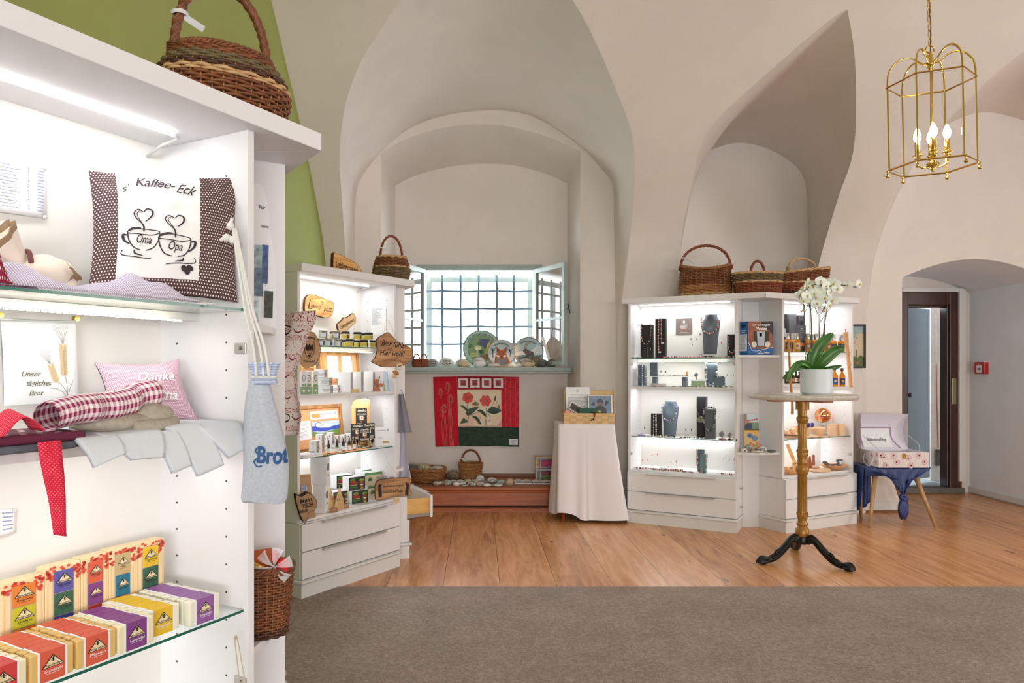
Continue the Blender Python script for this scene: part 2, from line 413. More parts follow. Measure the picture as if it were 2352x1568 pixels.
K1 = [(908, 426), (960, 401), (1040, 382), (1110, 376), (1180, 380), (1250, 398), (1303, 421)]
W2 = [(1545, 680), (1566, 560), (1592, 420), (1612, 362), (1650, 338), (1700, 328), (1760, 340), (1820, 375), (1850, 420), (1856, 520), (1860, 660)]
W3 = [(1990, 740), (1998, 650), (2018, 560), (2060, 450), (2110, 345), (2170, 290), (2255, 258), (2352, 277), (2480, 330), (2600, 430), (2650, 560), (2660, 740)]
Z2 = 6.82; Z3 = 6.62
def lun(a, W, zw, name):
    bl, L, R, br = edge3(a); Wc = wallcurve(W, zw); i = max(range(len(Wc)), key=lambda k: Wc[k].z)
    m_ = MB()
    Wc0 = Wc; Wc = [Vector((Wc[0].x, zw, H-.6))]+Wc+[Vector((Wc[-1].x, zw, H-.6))]; i += 1
    for sd, Q, fl in (('l', Wc[:i+1], 0), ('r', Wc[i:][::-1], 1)):
        a_ = [prp(k, ex(a+sd, k)) for k in RW if 1 <= k <= APEX[a][0]+1e-6]; n = len(a_); b_ = resample(Q, n)
        # match by height below the shoulder so that side walls stay upright
        def fn(u, v, a_=a_, b_=b_): k = int(round(u*(n-1))); return a_[k].lerp(b_[k], v)
        g_ = MB(); g_.grid(fn, n-1, 8); m_.v, b0 = m_.v+g_.v, len(m_.v)
        for f, mi, uv in zip(g_.f, g_.m, g_.uv): m_.f.append([b0+q for q in (f if fl else f[::-1])]); m_.m.append(mi); m_.uv.append(uv)
        lo_a, lo_b = a_[0], b_[0]; q = [Vector((lo_a.x, lo_a.y, 0)), lo_a, lo_b, Vector((lo_b.x, lo_b.y, 0))]
        m_.add(q, [(0, 1, 2, 3)])
    struct(m_.build(name, WALL, smooth=True, weld=True)); return Wc0
def fill(name, outline, m=WALL, d=None, holes=None):
    'upright wall panel facing the room from outline points (any XZ polygon) at depth d, with optional holes'
    lp = [[Vector((p.x, p.z, 0)) for p in outline]]+[[Vector((a, b, 0)) for a, b in h] for h in (holes or [])]
    al = [v for l in lp for v in l]; tr = tessellate_polygon(lp); fs = []
    for t in tr:
        a, b, c = [al[k] for k in t]; fs.append(tuple(t) if (b-a).cross(c-a).z > 0 else tuple(t[::-1]))
    b = MB(); b.add([(v.x, d, v.y) for v in al], fs); return struct(b.build(name, m))
c1 = lun('1', W1, ZF, 'trim_1'); c2 = lun('2', W2, Z2, 'trim_2'); c3 = lun('3', W3, Z3, 'trim_3')
nl, nr = P(876, 353, ZF).x, P(1333, 347, ZF).x; kl, kr = P(908, 426, ZB).x, P(1303, 421, ZB).x
Nc = wallcurve(N1, ZF); Kc = wallcurve(K1, ZB)
# face wall around the window niche
out = [Vector((c1[0].x, ZF, 0))]+c1+[Vector((c1[-1].x, ZF, 0)), Vector((nr, ZF, 0))]+Nc[::-1]+[Vector((nl, ZF, 0))]
fill('wall_back', out, d=ZF)
b = MB(); A = [Vector((nl, ZF, 0))]+Nc+[Vector((nr, ZF, 0))]; B = [Vector((kl, ZB, 0))]+resample(Kc, len(Nc))+[Vector((kr, ZB, 0))]
for i in range(len(A)-1): b.add([A[i], A[i+1], B[i+1], B[i]], [(0, 1, 2, 3)])
struct(b.build('trim_4', WALL, angle=30, weld=True))
WX0, WX1, WZ0, WZ1 = P(972, 0, ZB).x, P(1231, 0, ZB).x, P(0, 842, ZB).z, P(0, 619, ZB).z
fill('wall_niche', [Vector((kl, ZB, 0))]+Kc+[Vector((kr, ZB, 0))], d=ZB, holes=[[(WX0, WZ0), (WX0, WZ1), (WX1, WZ1), (WX1, WZ0)]])
b = MB(); q = [(WX0, WZ0), (WX1, WZ0), (WX1, WZ1), (WX0, WZ1)]
for i in range(4): (xa, za), (xb, zb) = q[i], q[(i+1) % 4]; b.add([(xa, ZB, za), (xb, ZB, zb), (xb, ZB+.42, zb), (xa, ZB+.42, za)], [(0, 1, 2, 3)])
struct(b.build('trim_5', WALL))
fill('wall_recess', [Vector((c2[0].x, Z2, 0))]+c2+[Vector((c2[-1].x, Z2, 0))], d=Z2)
# wall with the door niche
DX0, DX1, DZ0, DZ1 = 3.83, 5.14, 2.12, 2.29; ZD = 7.66
arch = [(lerp(DX0, DX1, t), DZ0+(DZ1-DZ0)*math.sin(PI*t)**.9) for t in [i/14 for i in range(15)]]
o3 = [Vector((c3[0].x, Z3, 0)), *c3, Vector((c3[-1].x, Z3, 0)), Vector((DX1, Z3, 0))]+[Vector((x, Z3, z)) for x, z in arch[::-1]]+[Vector((DX0, Z3, 0))]
fill('wall_door', o3, d=Z3)
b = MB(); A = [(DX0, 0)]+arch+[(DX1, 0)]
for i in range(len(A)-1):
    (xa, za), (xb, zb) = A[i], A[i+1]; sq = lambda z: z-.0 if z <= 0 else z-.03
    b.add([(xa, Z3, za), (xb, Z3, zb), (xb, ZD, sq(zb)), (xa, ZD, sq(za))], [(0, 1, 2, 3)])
NICHE = plaster('daylit_niche_plaster', C(236, 240, 247)); struct(b.build('trim_6', NICHE, angle=25, weld=True))  # niche plaster whiter and bluer than the walls: daylight put into its colour
# rear of door niche: wall strip above and right of the door
FX0, FX1, FZ = P(2066, 0, ZD).x, P(2207, 0, ZD).x, P(0, 672, ZD).z
fill('wall_door_rear', [Vector((DX0-.05, ZD, 0))]+[Vector((x, ZD, z-.03)) for x, z in arch]+[Vector((DX1+.02, ZD, 0))], d=ZD, holes=[[(FX0+.01, .002), (FX0+.01, FZ), (FX1-.03, FZ), (FX1-.03, .002)]])
# ------------------------------------------------ floors
g = NG('pine_floorboards'); co = g.co('Object'); x, y, z = g.sep(co)
px = g.math('MULTIPLY', g.math('SUBTRACT', x, .126), 1/.34); idx = g.math('FLOOR', px); fr = g.math('FRACT', px)
vm = g.n('ShaderNodeCombineXYZ'); g.put(vm.inputs[0], g.math('MULTIPLY', x, 5.5)); g.put(vm.inputs[1], g.math('ADD', g.math('MULTIPLY', y, .55), g.math('MULTIPLY', idx, 7.3))); g.put(vm.inputs[2], g.math('MULTIPLY', idx, 3.1))
n1 = g.noise(vm.outputs[0], 2.2, 4, .6, 1.8); n2 = g.noise(vm.outputs[0], 14, 2, .5, .6)
wn = g.n('ShaderNodeTexWhiteNoise', noise_dimensions='1D'); g.put(wn.inputs['W'], idx)
f = g.math('ADD', g.math('MULTIPLY', n1, .75), g.math('ADD', g.math('MULTIPLY', n2, .18), g.math('MULTIPLY', wn.outputs[0], .14)))
c = g.ramp(f, [(.30, C(158, 98, 52)), (.45, C(196, 134, 80)), (.58, C(220, 158, 102)), (.75, C(234, 180, 128))])
kn = g.noise(g.co('Object', (3.0, 1.0, 1)), 3.4, 1, .4); c = g.mix(g.math('GREATER_THAN', kn, .755), c, C(132, 82, 48))
seam = g.math('LESS_THAN', g.math('ABSOLUTE', g.math('SUBTRACT', fr, .5)), .4955); c = g.mix(seam, C(70, 40, 22), c)
g.col(c); g.bump(g.math('ADD', seam, g.math('MULTIPLY', n1, .15)), .25, .003); FLOORM = g.set(.27)
b = MB(); b.add([(GX, 4.2, 0), (RX, 4.2, 0), (RX, 8.2, 0), (GX, 8.2, 0)], [(0, 1, 2, 3)]); struct(b.build('floor', FLOORM))
g = NG('carpet_pile'); co = g.co('Object'); n1 = g.noise(co, 260, 3, .8); n2 = g.noise(co, 60, 4, .7); n3 = g.noise(co, 3, 3)
f = g.math('ADD', g.math('MULTIPLY', n1, .55), g.math('ADD', g.math('MULTIPLY', n2, .35), g.math('MULTIPLY', n3, .1)))
g.col(g.ramp(f, [(.36, C(107, 93, 85)), (.5, C(158, 142, 132)), (.64, C(205, 188, 177))])); g.bump(n1, .7, .004); CARP = g.set(.95)
b = MB(); b.box((GX, RY, -.01), (RX, 4.34, .007)); struct(b.build('floor_carpet', CARP))
# baseboards
BB = mat('white_baseboard', C(226, 224, 222), .5)
def base(name, x0, x1, y, h=.10, t=.018): b = MB(); b.box((x0, y-t, 0.02), (x1, y, h)); b2 = b; return struct(b2.build(name, BB, bevel=.003))
base('baseboard_back', c3[0].x-.1, DX0, Z3)
b = MB(); b.box((DX1-.018, Z3, .01), (DX1, ZD, .07)); struct(b.build('baseboard_right', BB, bevel=.003))
b = MB(); b.box((c3[0].x-.1, Z3-.012, 0), (DX0, Z3, .022)); struct(b.build('trim_7', wood('brown_skirting', C(120, 72, 40), C(150, 95, 55)), bevel=.002))
# ------------------------------------------------ window_1: frame, bars, open casements, sill
WF = mat('grey_green_paint', C(158, 170, 166), .5, var=.06, sc=30, bump=.15)
IRON = mat('wrought_iron', C(88, 106, 122), .5, var=.12, bump=.3)
win = bpy.data.objects.new('window_1', None); COL.objects.link(win); win['kind'] = 'structure'; win.location = ((WX0+WX1)/2, ZB, WZ0)
ww, wh = WX1-WX0, WZ1-WZ0; hw = ww/2
def frame(b, x0, x1, z0, z1, t, y0, y1, m=0, sides='lrtb'):
    if 'l' in sides: b.box((x0, y0, z0), (x0+t, y1, z1), m)
    if 'r' in sides: b.box((x1-t, y0, z0), (x1, y1, z1), m)
    if 't' in sides: b.box((x0+t, y0, z1-t), (x1-t, y1, z1), m)
    if 'b' in sides: b.box((x0+t, y0, z0), (x1-t, y1, z0+t), m)
b = MB(); frame(b, -hw-.01, hw+.01, -.01, wh+.03, .04, -.025, .05); b.box((-hw-.06, -.04, wh), (hw+.06, .0, wh+.045)); b.build('window_frame', WF, win, bevel=.004)
b = MB(); frame(b, -hw+.02, hw-.02, .0, wh-.05, .055, .18, .23); b.build('outer_frame', WF, win, bevel=.004)
b = MB(); b.box((-hw+.07, .204, .05), (hw-.07, .208, wh-.1)); b.build('outer_pane', GLASS, win)
for i, xx in enumerate([1016, 1058, 1099, 1141, 1181]):
    X = P(xx, 0, ZB+.12).x-win.location.x; r = random.Random(i)
    b = MB(); b.tube(resample([(X+r.uniform(-.004, .004), .13, z) for z in (.0, .2, .4, .6, .8, wh-.04)], 12), .0135, 6); b.build('iron_bar', IRON, win, smooth=True)
for i, yy in enumerate([668, 709, 750, 790]):
    Z = P(0, yy, ZB+.12).z-win.location.z
    b = MB(); b.tube([(x_, .145+.006*math.sin(x_*20), Z+.003*math.sin(x_*13+i)) for x_ in [lerp(-hw, hw, t/12) for t in range(13)]], .0120, 6); b.build('iron_bar', IRON, win, smooth=True)
def casement(sign, dx, dy, name):
    e = bpy.data.objects.new(name, None); COL.objects.link(e); e.parent = win; L = .555
    e.location = (sign*(hw-.01), -.03, 0.0); e.rotation_euler = (0, 0, math.atan2(dy, dx))
    b = MB(); frame(b, 0, L, .012, wh, .042, -.02, .02); b.box((.04, -.014, wh*.46), (L-.04, .014, wh*.46+.022)); b.build('casement_frame', WF, e, bevel=.003)
    b = MB(); b.box((.04, -.002, .05), (L-.04, .002, wh-.04)); pn = b.build('pane', WGLASS, e); return e
cr = casement(1, .24, -.49, 'casement'); cl = casement(-1, -.20, -.50, 'casement')
b = MB(); b.tube([(.03, 0, 0), (.0, 0, 0)], .006, 8); b.tube([(.03, 0, -.045), (.03, 0, .045)], .006, 8)
o = b.build('window_handle', BLACK, cr, smooth=True); o.location = (.575, -.0, .53); o.rotation_euler = (.25, 0, 0)
b = MB(); b.box((kl+.03, ZB-.36, WZ0-.042), (kr-.005, ZB+.0, WZ0-.004)); b.box((kl+.03, ZB-.35, WZ0-.06), (kr-.005, ZB, WZ0-.042))
sill = b.build('window_sill', WF, bevel=.006); sill.parent = win; sill.location = -win.location
SILL = WZ0-.004; SILLY = ZB-.25
# ------------------------------------------------ door_1
DK = wood('dark_stained_wood', C(56, 32, 26), C(82, 50, 40), 2, 6, .35)
door = bpy.data.objects.new('door_1', None); COL.objects.link(door); door['kind'] = 'structure'; door.location = (FX0, ZD, 0)
fw = FX1-FX0
b = MB(); b.box((0, -.06, .02), (.055, .06, FZ-.0)); b.box((fw-.15, -.06, .02), (fw-.03, .06, FZ-.0)); b.box((.055, -.06, FZ-.13), (fw-.15, .06, FZ-.0)); b.box((fw-.165, -.03, .06), (fw-.15, .09, FZ-.13)); b.box((.055, -.01, FZ-.155), (fw-.15, .08, FZ-.13)); b.build('door_frame', DK, door, bevel=.006)
b = MB(); b.box((-.005, -.075, FZ), (fw-.02, .0, FZ+.04)); b.build('door_header', BB, door, bevel=.004)
b = MB(); b.box((.0, -.07, .002), (fw, .1, .06)); b.build('threshold', mat('stone_threshold', C(110, 104, 98), .8, var=.15, bump=.4), door, bevel=.006)
b = MB(); b.box((fw-.13, -.066, .93), (fw-.09, -.06, 1.20)); b.build('strike_plate', mat('brass_plate', C(170, 165, 130), .3, .8), door, bevel=.002)
b = MB(); b.box((.0, 0, .10), (.62, .04, FZ-.14)); lf = b.build('door_leaf', mat('blue_grey_door_paint', C(112, 128, 138), .55, var=.04, sc=6), door, bevel=.004); lf.location = (.062, .07, 0); lf.rotation_euler = (0, 0, math.radians(34))
b = MB(); b.lathe([(.022, 0), (.022, .008), (.008, .01), (.008, .045), (.024, .05), (.026, .065), (.0, .07)], 16); o = b.build('door_knob', BLACK, lf, smooth=True); o.location = (.06, -.0, 1.02); o.rotation_euler = (PI/2, 0, 0)
STONE = plaster('rough_stone_plaster', C(206, 200, 192), .12, .8)
b = MB(); b.box((P(2131, 0, 8.2).x, 8.15, 0), (P(2185, 0, 8.2).x+.3, 8.6, 2.6)); struct(b.build('trim_8', STONE))
b = MB(); b.tube([(P(2155, 0, 8.15).x, 8.148, .42), (P(2153, 0, 8.15).x-.005, 8.148, .9), (P(2151, 0, 8.15).x, 8.148, 1.35)], .006, 5); b.build('crack', mat('orange_crack', C(190, 130, 90), .9), None)
bpy.data.objects['crack']['kind'] = 'structure'; bpy.data.objects['crack'].name = 'trim_9'
b = MB(); b.box((P(2149, 0, 8.15).x, 8.12, .22), (P(2157, 0, 8.15).x, 8.15, .40)); struct(b.build('trim_10', mat('old_mortar', C(96, 88, 78), .95, var=.3, bump=.5)))
b = MB(); b.box((FX0-1.2, 7.76, 0.03), (FX1+1.5, 10.5, .05)); struct(b.build('floor_outside', mat('grey_flagstone', C(150, 158, 164), .7, var=.12, sc=5, bump=.3)))
b = MB(); b.box((FX0-1.3, 10.4, 0), (FX1+1.6, 10.5, 3.2)); struct(b.build('wall_outside', mat('grey_render', C(150, 160, 168), .9)))
# white pipe beside the door frame
tp = thing('cable_duct', 'tall white plastic cable duct beside the dark door frame', 'cable duct', (P(2207, 0, ZD-.09).x, ZD-.07, 0))
b = MB(); b.box((-.01, -.02, .13), (.055, .04, FZ+.03)); b.build('duct_cover', BB, tp, bevel=.006)
b = MB(); b.cyl((.02, .01, 0.002), (.02, .01, .14), .008); b.build('cable', mat('brown_cable', C(120, 70, 50), .6), tp)
# fire alarm box on the right reveal
RED = mat('red_plastic', C(190, 30, 38), .4)
fa = thing('fire_alarm', 'red fire alarm call point on the white niche wall', 'fire alarm', (DX1, P(2225, 845, 7.45).y, P(2225, 845, 7.2).z), 0)
b = MB(); b.box((-.045, -.075, -.06), (0, .075, .06)); b.build('housing', RED, fa, bevel=.006)
b = MB(); b.box((-.052, -.07, .06), (.0, .07, .068)); b.build('rain_cap', WHITE2, fa)
a = Art(lambda x, y, z: Vector((-.045-z, -x, y))); a.rect(-.04, -.045, .04, .03, 0); a.layer(.0006); a.text('Feuer', 0, .043, .018, 0); a.rect(-.008, -.02, .008, .0, 1); a.poly([(-.03, -.01), (-.018, -.003), (-.018, -.017)], 1); a.poly([(.03, -.01), (.018, -.003), (.018, -.017)], 1); a.build('sign_plate', [PAPER, INK], fa)
a2 = tag(MB().box((0, 0, 0), (.02, .012, .11)).build('small_red_box', RED, bevel=.003), 'small red box just inside the doorway left edge', 'fire alarm', loc=(FX0+.06, ZD+.05, 1.30))  # plain red box beside the left jamb
# ================================================================ cabinets
TOPZ = 1.893; CRN = .044
class Cab:
    def __init__(s, p0, d, width): s.p = Vector((p0[0], p0[1], 0)); s.rz = math.atan2(d[1], d[0]); s.w = width; s.M = Matrix.Translation(s.p) @ Matrix.Rotation(s.rz, 4, 'Z'); s.I = s.M.inverted()
    def W(s, u, v, z=0): return s.M @ Vector((u, v, z))
    def hit(s, x, y, v):
        'pixel -> (u, z) on the plane at depth v inside the cabinet'
        o = s.I @ Vector((0, 0, H)); d = s.I.to_3x3() @ Vector(((x-CX)/F, 1, (CY-y)/F)); t = (v-o.y)/d.y; q = o+d*t; return q.x, q.z
    def u(s, x, v): return s.hit(x, 846, v)[0]
LED = emit('led_strip', (.97, .98, 1, 1), 14); LEDY = emit('led_strip_warm', (1, .96, .74, 1), 16)
HNDL = mat('light_metal_handle', C(206, 202, 198), .35, .15); V0 = .035; T = .019; DEP = .345
def cabinet(name, c, label, glass1, wsh, glass2, base_=.446, crown=(0, 0), strips=True, left=True, open_drawer=0, power=3.0, contents=True, cm=None, crown_poly=None, group=None, DEP=.345):
    t = thing(name, label, 'cabinet', c.W(0, 0), c.rz, group); w_ = c.w; zt = TOPZ-CRN
    b = MB(); b.box((0, V0, .42), (T, DEP, zt)); b.build('side_panel', WHITE, t, bevel=.001)
    b = MB(); b.box((w_-T, V0, .42), (w_, DEP, zt)); sp = b.build('side_panel', WHITE, t, bevel=.001)
    b = MB(); b.box((T, DEP-.01, .42), (w_-T, DEP, zt)); b.build('back_panel', BACKW, t)
    b = MB(); b.box((T, V0, base_-T), (w_-T, DEP-.01, base_)); b.box((0, .02, .11), (w_, DEP, base_-T-.001)); b.build('base_board', WHITE, t)
    cp = crown_poly or [(crown[0], -.003), (w_+crown[1], -.003), (w_+crown[1], DEP+.01), (crown[0], DEP+.01)]
    b = MB(); b.prism(cp, zt, TOPZ); b.build('crown_board', WHITE, t, bevel=.002)
    b = MB(); b.box((0, .003, 0), (w_, DEP, .085)); b.build('plinth', WHITE2, t)
    b = MB(); b.tube([(-.004, DEP, .096), (-.004, -.004, .096), (w_+.004, -.004, .096), (w_+.004, DEP, .096)], .0115, 8); b.box((0, .003, .085), (w_, DEP, .108)); b.build('trim_moulding', WHITE2, t, angle=50)
    for k, (z0, z1) in enumerate(((.267, .420), (.112, .262))):
        e = open_drawer if k == 0 else 0
        b = MB(); b.box((.002, -.0, z0), (w_-.002, .019, z1)); dr = b.build('drawer', WHITE, t, bevel=.004); dr.location = (0, -e, 0)
        b = MB(); hz = z1+.001; b.box((w_*.18, -.022, hz-.003), (w_*.82, .012, hz)); b.box((w_*.18, -.022, hz-.013), (w_*.82, -.019, hz)); b.build('handle', HNDL, dr, bevel=.0008)
        if e:
            b = MB(); PINE = wood('pine_drawer_side', C(214, 160, 84), C(235, 190, 120), 1, 5, .5)
            b.box((.02, .019, z0+.03), (.034, e+.05, z1-.02)); b.box((w_-.034, .019, z0+.03), (w_-.02, e+.05, z1-.02)); b.box((.034, .019, z0+.03), (w_-.034, e+.05, z0+.045)); b.build('drawer_box', PINE, dr)
            b = MB(); b.box((.01, .019, z0+.008), (.02, e+.05, z0+.03)); b.build('slide_rail', CHROME, dr)
    if not contents: return t
    def shelf(nm, z, th, m, me):
        b = MB(); b.box((T+.002, V0+.012, z-th), (w_-T-.002, DEP-.012, z), 0)
        mi = b.m; mi[2] = 1; b.build(nm, [m, me], t, bevel=0)
    shelf('glass_shelf', glass1, .006, GLASS, GEDGE); shelf('shelf_board', wsh, .018, WHITE, WHITE); shelf('glass_shelf', glass2, .006, GLASS, GEDGE)
    b = MB(); b.box((T, DEP-.15, glass1-.024), (w_-T, DEP-.13, glass1-.007)); b.build('shelf_rail', WHITE2, t)
    # light strips: emitting LED tape and its lamp
    zs = [(zt-.001, .20, LED), (glass1-.026, .16, LEDY), (wsh-.018, .13, LED), (glass2-.008, DEP-.03, None)]
    for z, v, m in zs:
        if m is LEDY:
            b = MB(); x_ = T+.03
            while x_ < w_-T-.08: b.box((x_, v, z-.004), (x_+.008, v+.006, z-.001)); x_ += .014
            b.build('light_strip', m, t)
        elif m: b = MB(); b.box((T+.03, v, z-(.006 if z > 1.2 else .0008)), (w_-T-.07, v+.010, z-(.001 if z > 1.2 else .0002))); b.build('light_strip', m, t)
    for z, v, pw in ((zt-.0072, .205, 1.0), (glass1-.0312, .163, .75), (wsh-.0192, .135, .85), (glass2-.009, DEP-.03, 1.0)):
        l = area('cabinet_lamp', (0, 0, 0), (0, 0, 0), w_-.14, .008, power*pw*.84, (.965, .985, 1)); l.parent = t; l.location = (w_/2-.02, v, z)
    b = MB(); b.tube([(w_-T-.07, .205, zt-.006), (w_-T-.05, .21, zt-.008), (w_-T-.045, .27, zt-.012), (w_-T-.04, DEP-.012, zt-.03)], .004, 6); b.build('lamp_cable', WHITE2, t, smooth=True)
    for z in (wsh+.19, base_+.13):
        for sx, xx in ((1, T), (-1, w_-T)):
            b = MB(); b.box((min(xx, xx+sx*.006), V0+.004, z-.012), (max(xx, xx+sx*.006), V0+.038, z+.012)); b.cyl((xx+sx*.006, V0+.02, z), (xx+sx*.012, V0+.02, z), .005, n=8); b.build('hinge_plate', CHROME, t, bevel=.001)
    b = MB()
    for z in [base_+.07+.065*k for k in range(20)]:
        for v in (V0+.07, DEP-.07):
            if z < zt-.05: b.cyl((w_-T-.0006, v, z), (w_-T, v, z), .0025, n=8); b.cyl((T, v, z), (T+.0006, v, z), .0025, n=8)
    b.build('peg_holes', mat('dark_hole', C(70, 66, 64), .9), t); return t
def corner(name, label, ca, cb, sv, shelf_front, zs=(1.407, .633)):
    'open corner unit between two cabinets: back strip and two small shelves (world coords)'
    a = ca.W(ca.w, 0); bq = cb.W(0, 0)
    t = thing(name, label, 'shelf', ((a.x+bq.x)/2, (a.y+bq.y)/2, 0), 0); o = t.location
    qa = ca.W(ca.w+.001, sv)-o; qb = cb.W(-.001, sv)-o; na = ca.W(ca.w, .03)-o; nb_ = cb.W(0, .03)-o
    b = MB(); n_ = (Vector((qa.x+qb.x, qa.y+qb.y, 0))-Vector((na.x+nb_.x, na.y+nb_.y, 0))).normalized()*.019
    b.prism([(qa.x, qa.y), (qb.x, qb.y), (qb.x+n_.x, qb.y+n_.y), (qa.x+n_.x, qa.y+n_.y)], 0, TOPZ-CRN-.001); b.build('back_panel', WHITE, t)
    for z in zs:
        fa = ca.W(ca.w, shelf_front)-o; fb = cb.W(0, shelf_front)-o
        b = MB(); mid = (fa+fb)/2-n_.normalized()*.02
        b.prism([(fa.x, fa.y), (mid.x, mid.y), (fb.x, fb.y), (qb.x, qb.y), (qa.x, qa.y)], z-.019, z); b.build('shelf_board', WHITE, t, bevel=.002)
    return t
# left cabinet L, its neighbour; middle M, M2; right R1, R2
dL = (.480, .877); cornL = Vector((-.40, 1.848)); wL = .87; recL = .19
pL = cornL-Vector(dL)*(recL+wL); cL = Cab(pL, dL, wL)
dL2 = (-.553, .833); cL2 = Cab(cornL+Vector(dL2)*.168, dL2, .86)
dM = (.558, .830); cM = Cab((-.993, 4.10), dM, .856); cornM = Vector((-.993, 4.10))+Vector(dM)*1.0
dM2 = (-.407, .914); cM2 = Cab(cornM+Vector(dM2)*.097, dM2, .80)
dR1 = (.8696, -.4937); cR1 = Cab((1.255, 6.20), dR1, .889); cornR = Vector((1.255, 6.20))+Vector(dR1)*1.104
dR2 = (.89, .457); cR2 = Cab((2.42, 5.76), dR2, .854)
def mitre(c, other, corner_, side, over=0):
    q = c.I @ Vector((corner_.x, corner_.y, 0)); d1 = Vector(c.M.to_3x3() @ Vector((0, 1, 0))); d2 = Vector(other.M.to_3x3() @ Vector((0, 1, 0)))
    bi = (d1+d2).normalized(); bl = c.I.to_3x3() @ bi; k = (DEP+.01)/bl.y; r = (q.x+bl.x*k, DEP+.01)
    if side == 'r': return [(-over, -.003), (q.x, -.003), r, (-over, DEP+.01)]
    return [(q.x, -.003), (c.w+over, -.003), (c.w+over, DEP+.01), r]
cabinet('display_cabinet', cL, 'white illuminated display cabinet of cushions and soaps, nearest the camera', 1.438, 1.157, .745, crown_poly=mitre(cL, cL2, cornL, 'r', .01), power=.6)
cabinet('display_cabinet', cL2, 'white cabinet turned away behind the nearest cabinet, only its side panel showing', 1.438, 1.155, .745, crown_poly=mitre(cL2, cL, cornL, 'l', .01), contents=False, DEP=.27)
cabinet('display_cabinet', cM, 'white lit cabinet of jars and wooden signs left of the window', 1.433, 1.151, .789, crown_poly=mitre(cM, cM2, cornM, 'r', .004), power=1.2)
cabinet('display_cabinet', cM2, 'white cabinet with an open pine drawer, turned towards the window niche', 1.433, 1.151, .789, crown_poly=mitre(cM2, cM, cornM, 'l', .01), contents=False, open_drawer=.17, DEP=.20)
cabinet('display_cabinet', cR1, 'white lit cabinet of necklaces on grey stands right of the white table', 1.387, 1.147, .726, crown_poly=mitre(cR1, cR2, cornR, 'r', .045), power=1.45)
cabinet('display_cabinet', cR2, 'white lit cabinet of bottles and wooden bowls behind the orchid', 1.437, 1.147, .733, crown_poly=mitre(cR2, cR1, cornR, 'l', .03), power=1.45)
corner('corner_shelf', 'open white corner shelf with a card stand beside the nearest cabinet', cL, cL2, .19, .06)
corner('corner_shelf', 'narrow open white corner shelf at the right end of the jar cabinet', cM, cM2, .13, .04)
corner('corner_shelf', 'open white corner shelf holding a blue box between two right cabinets', cR1, cR2, .27, .06)
for z in (.335, .185):
    o = MB().lathe([(.010, 0), (.010, .003), (.006, .004), (.006, .016), (.010, .018), (.010, .022), (0, .022)], 12).build('side_knob', CHROME, bpy.data.objects['display_cabinet.004'], smooth=True); o.location = (cR1.w, .16, z); o.rotation_euler = (0, PI/2, 0)
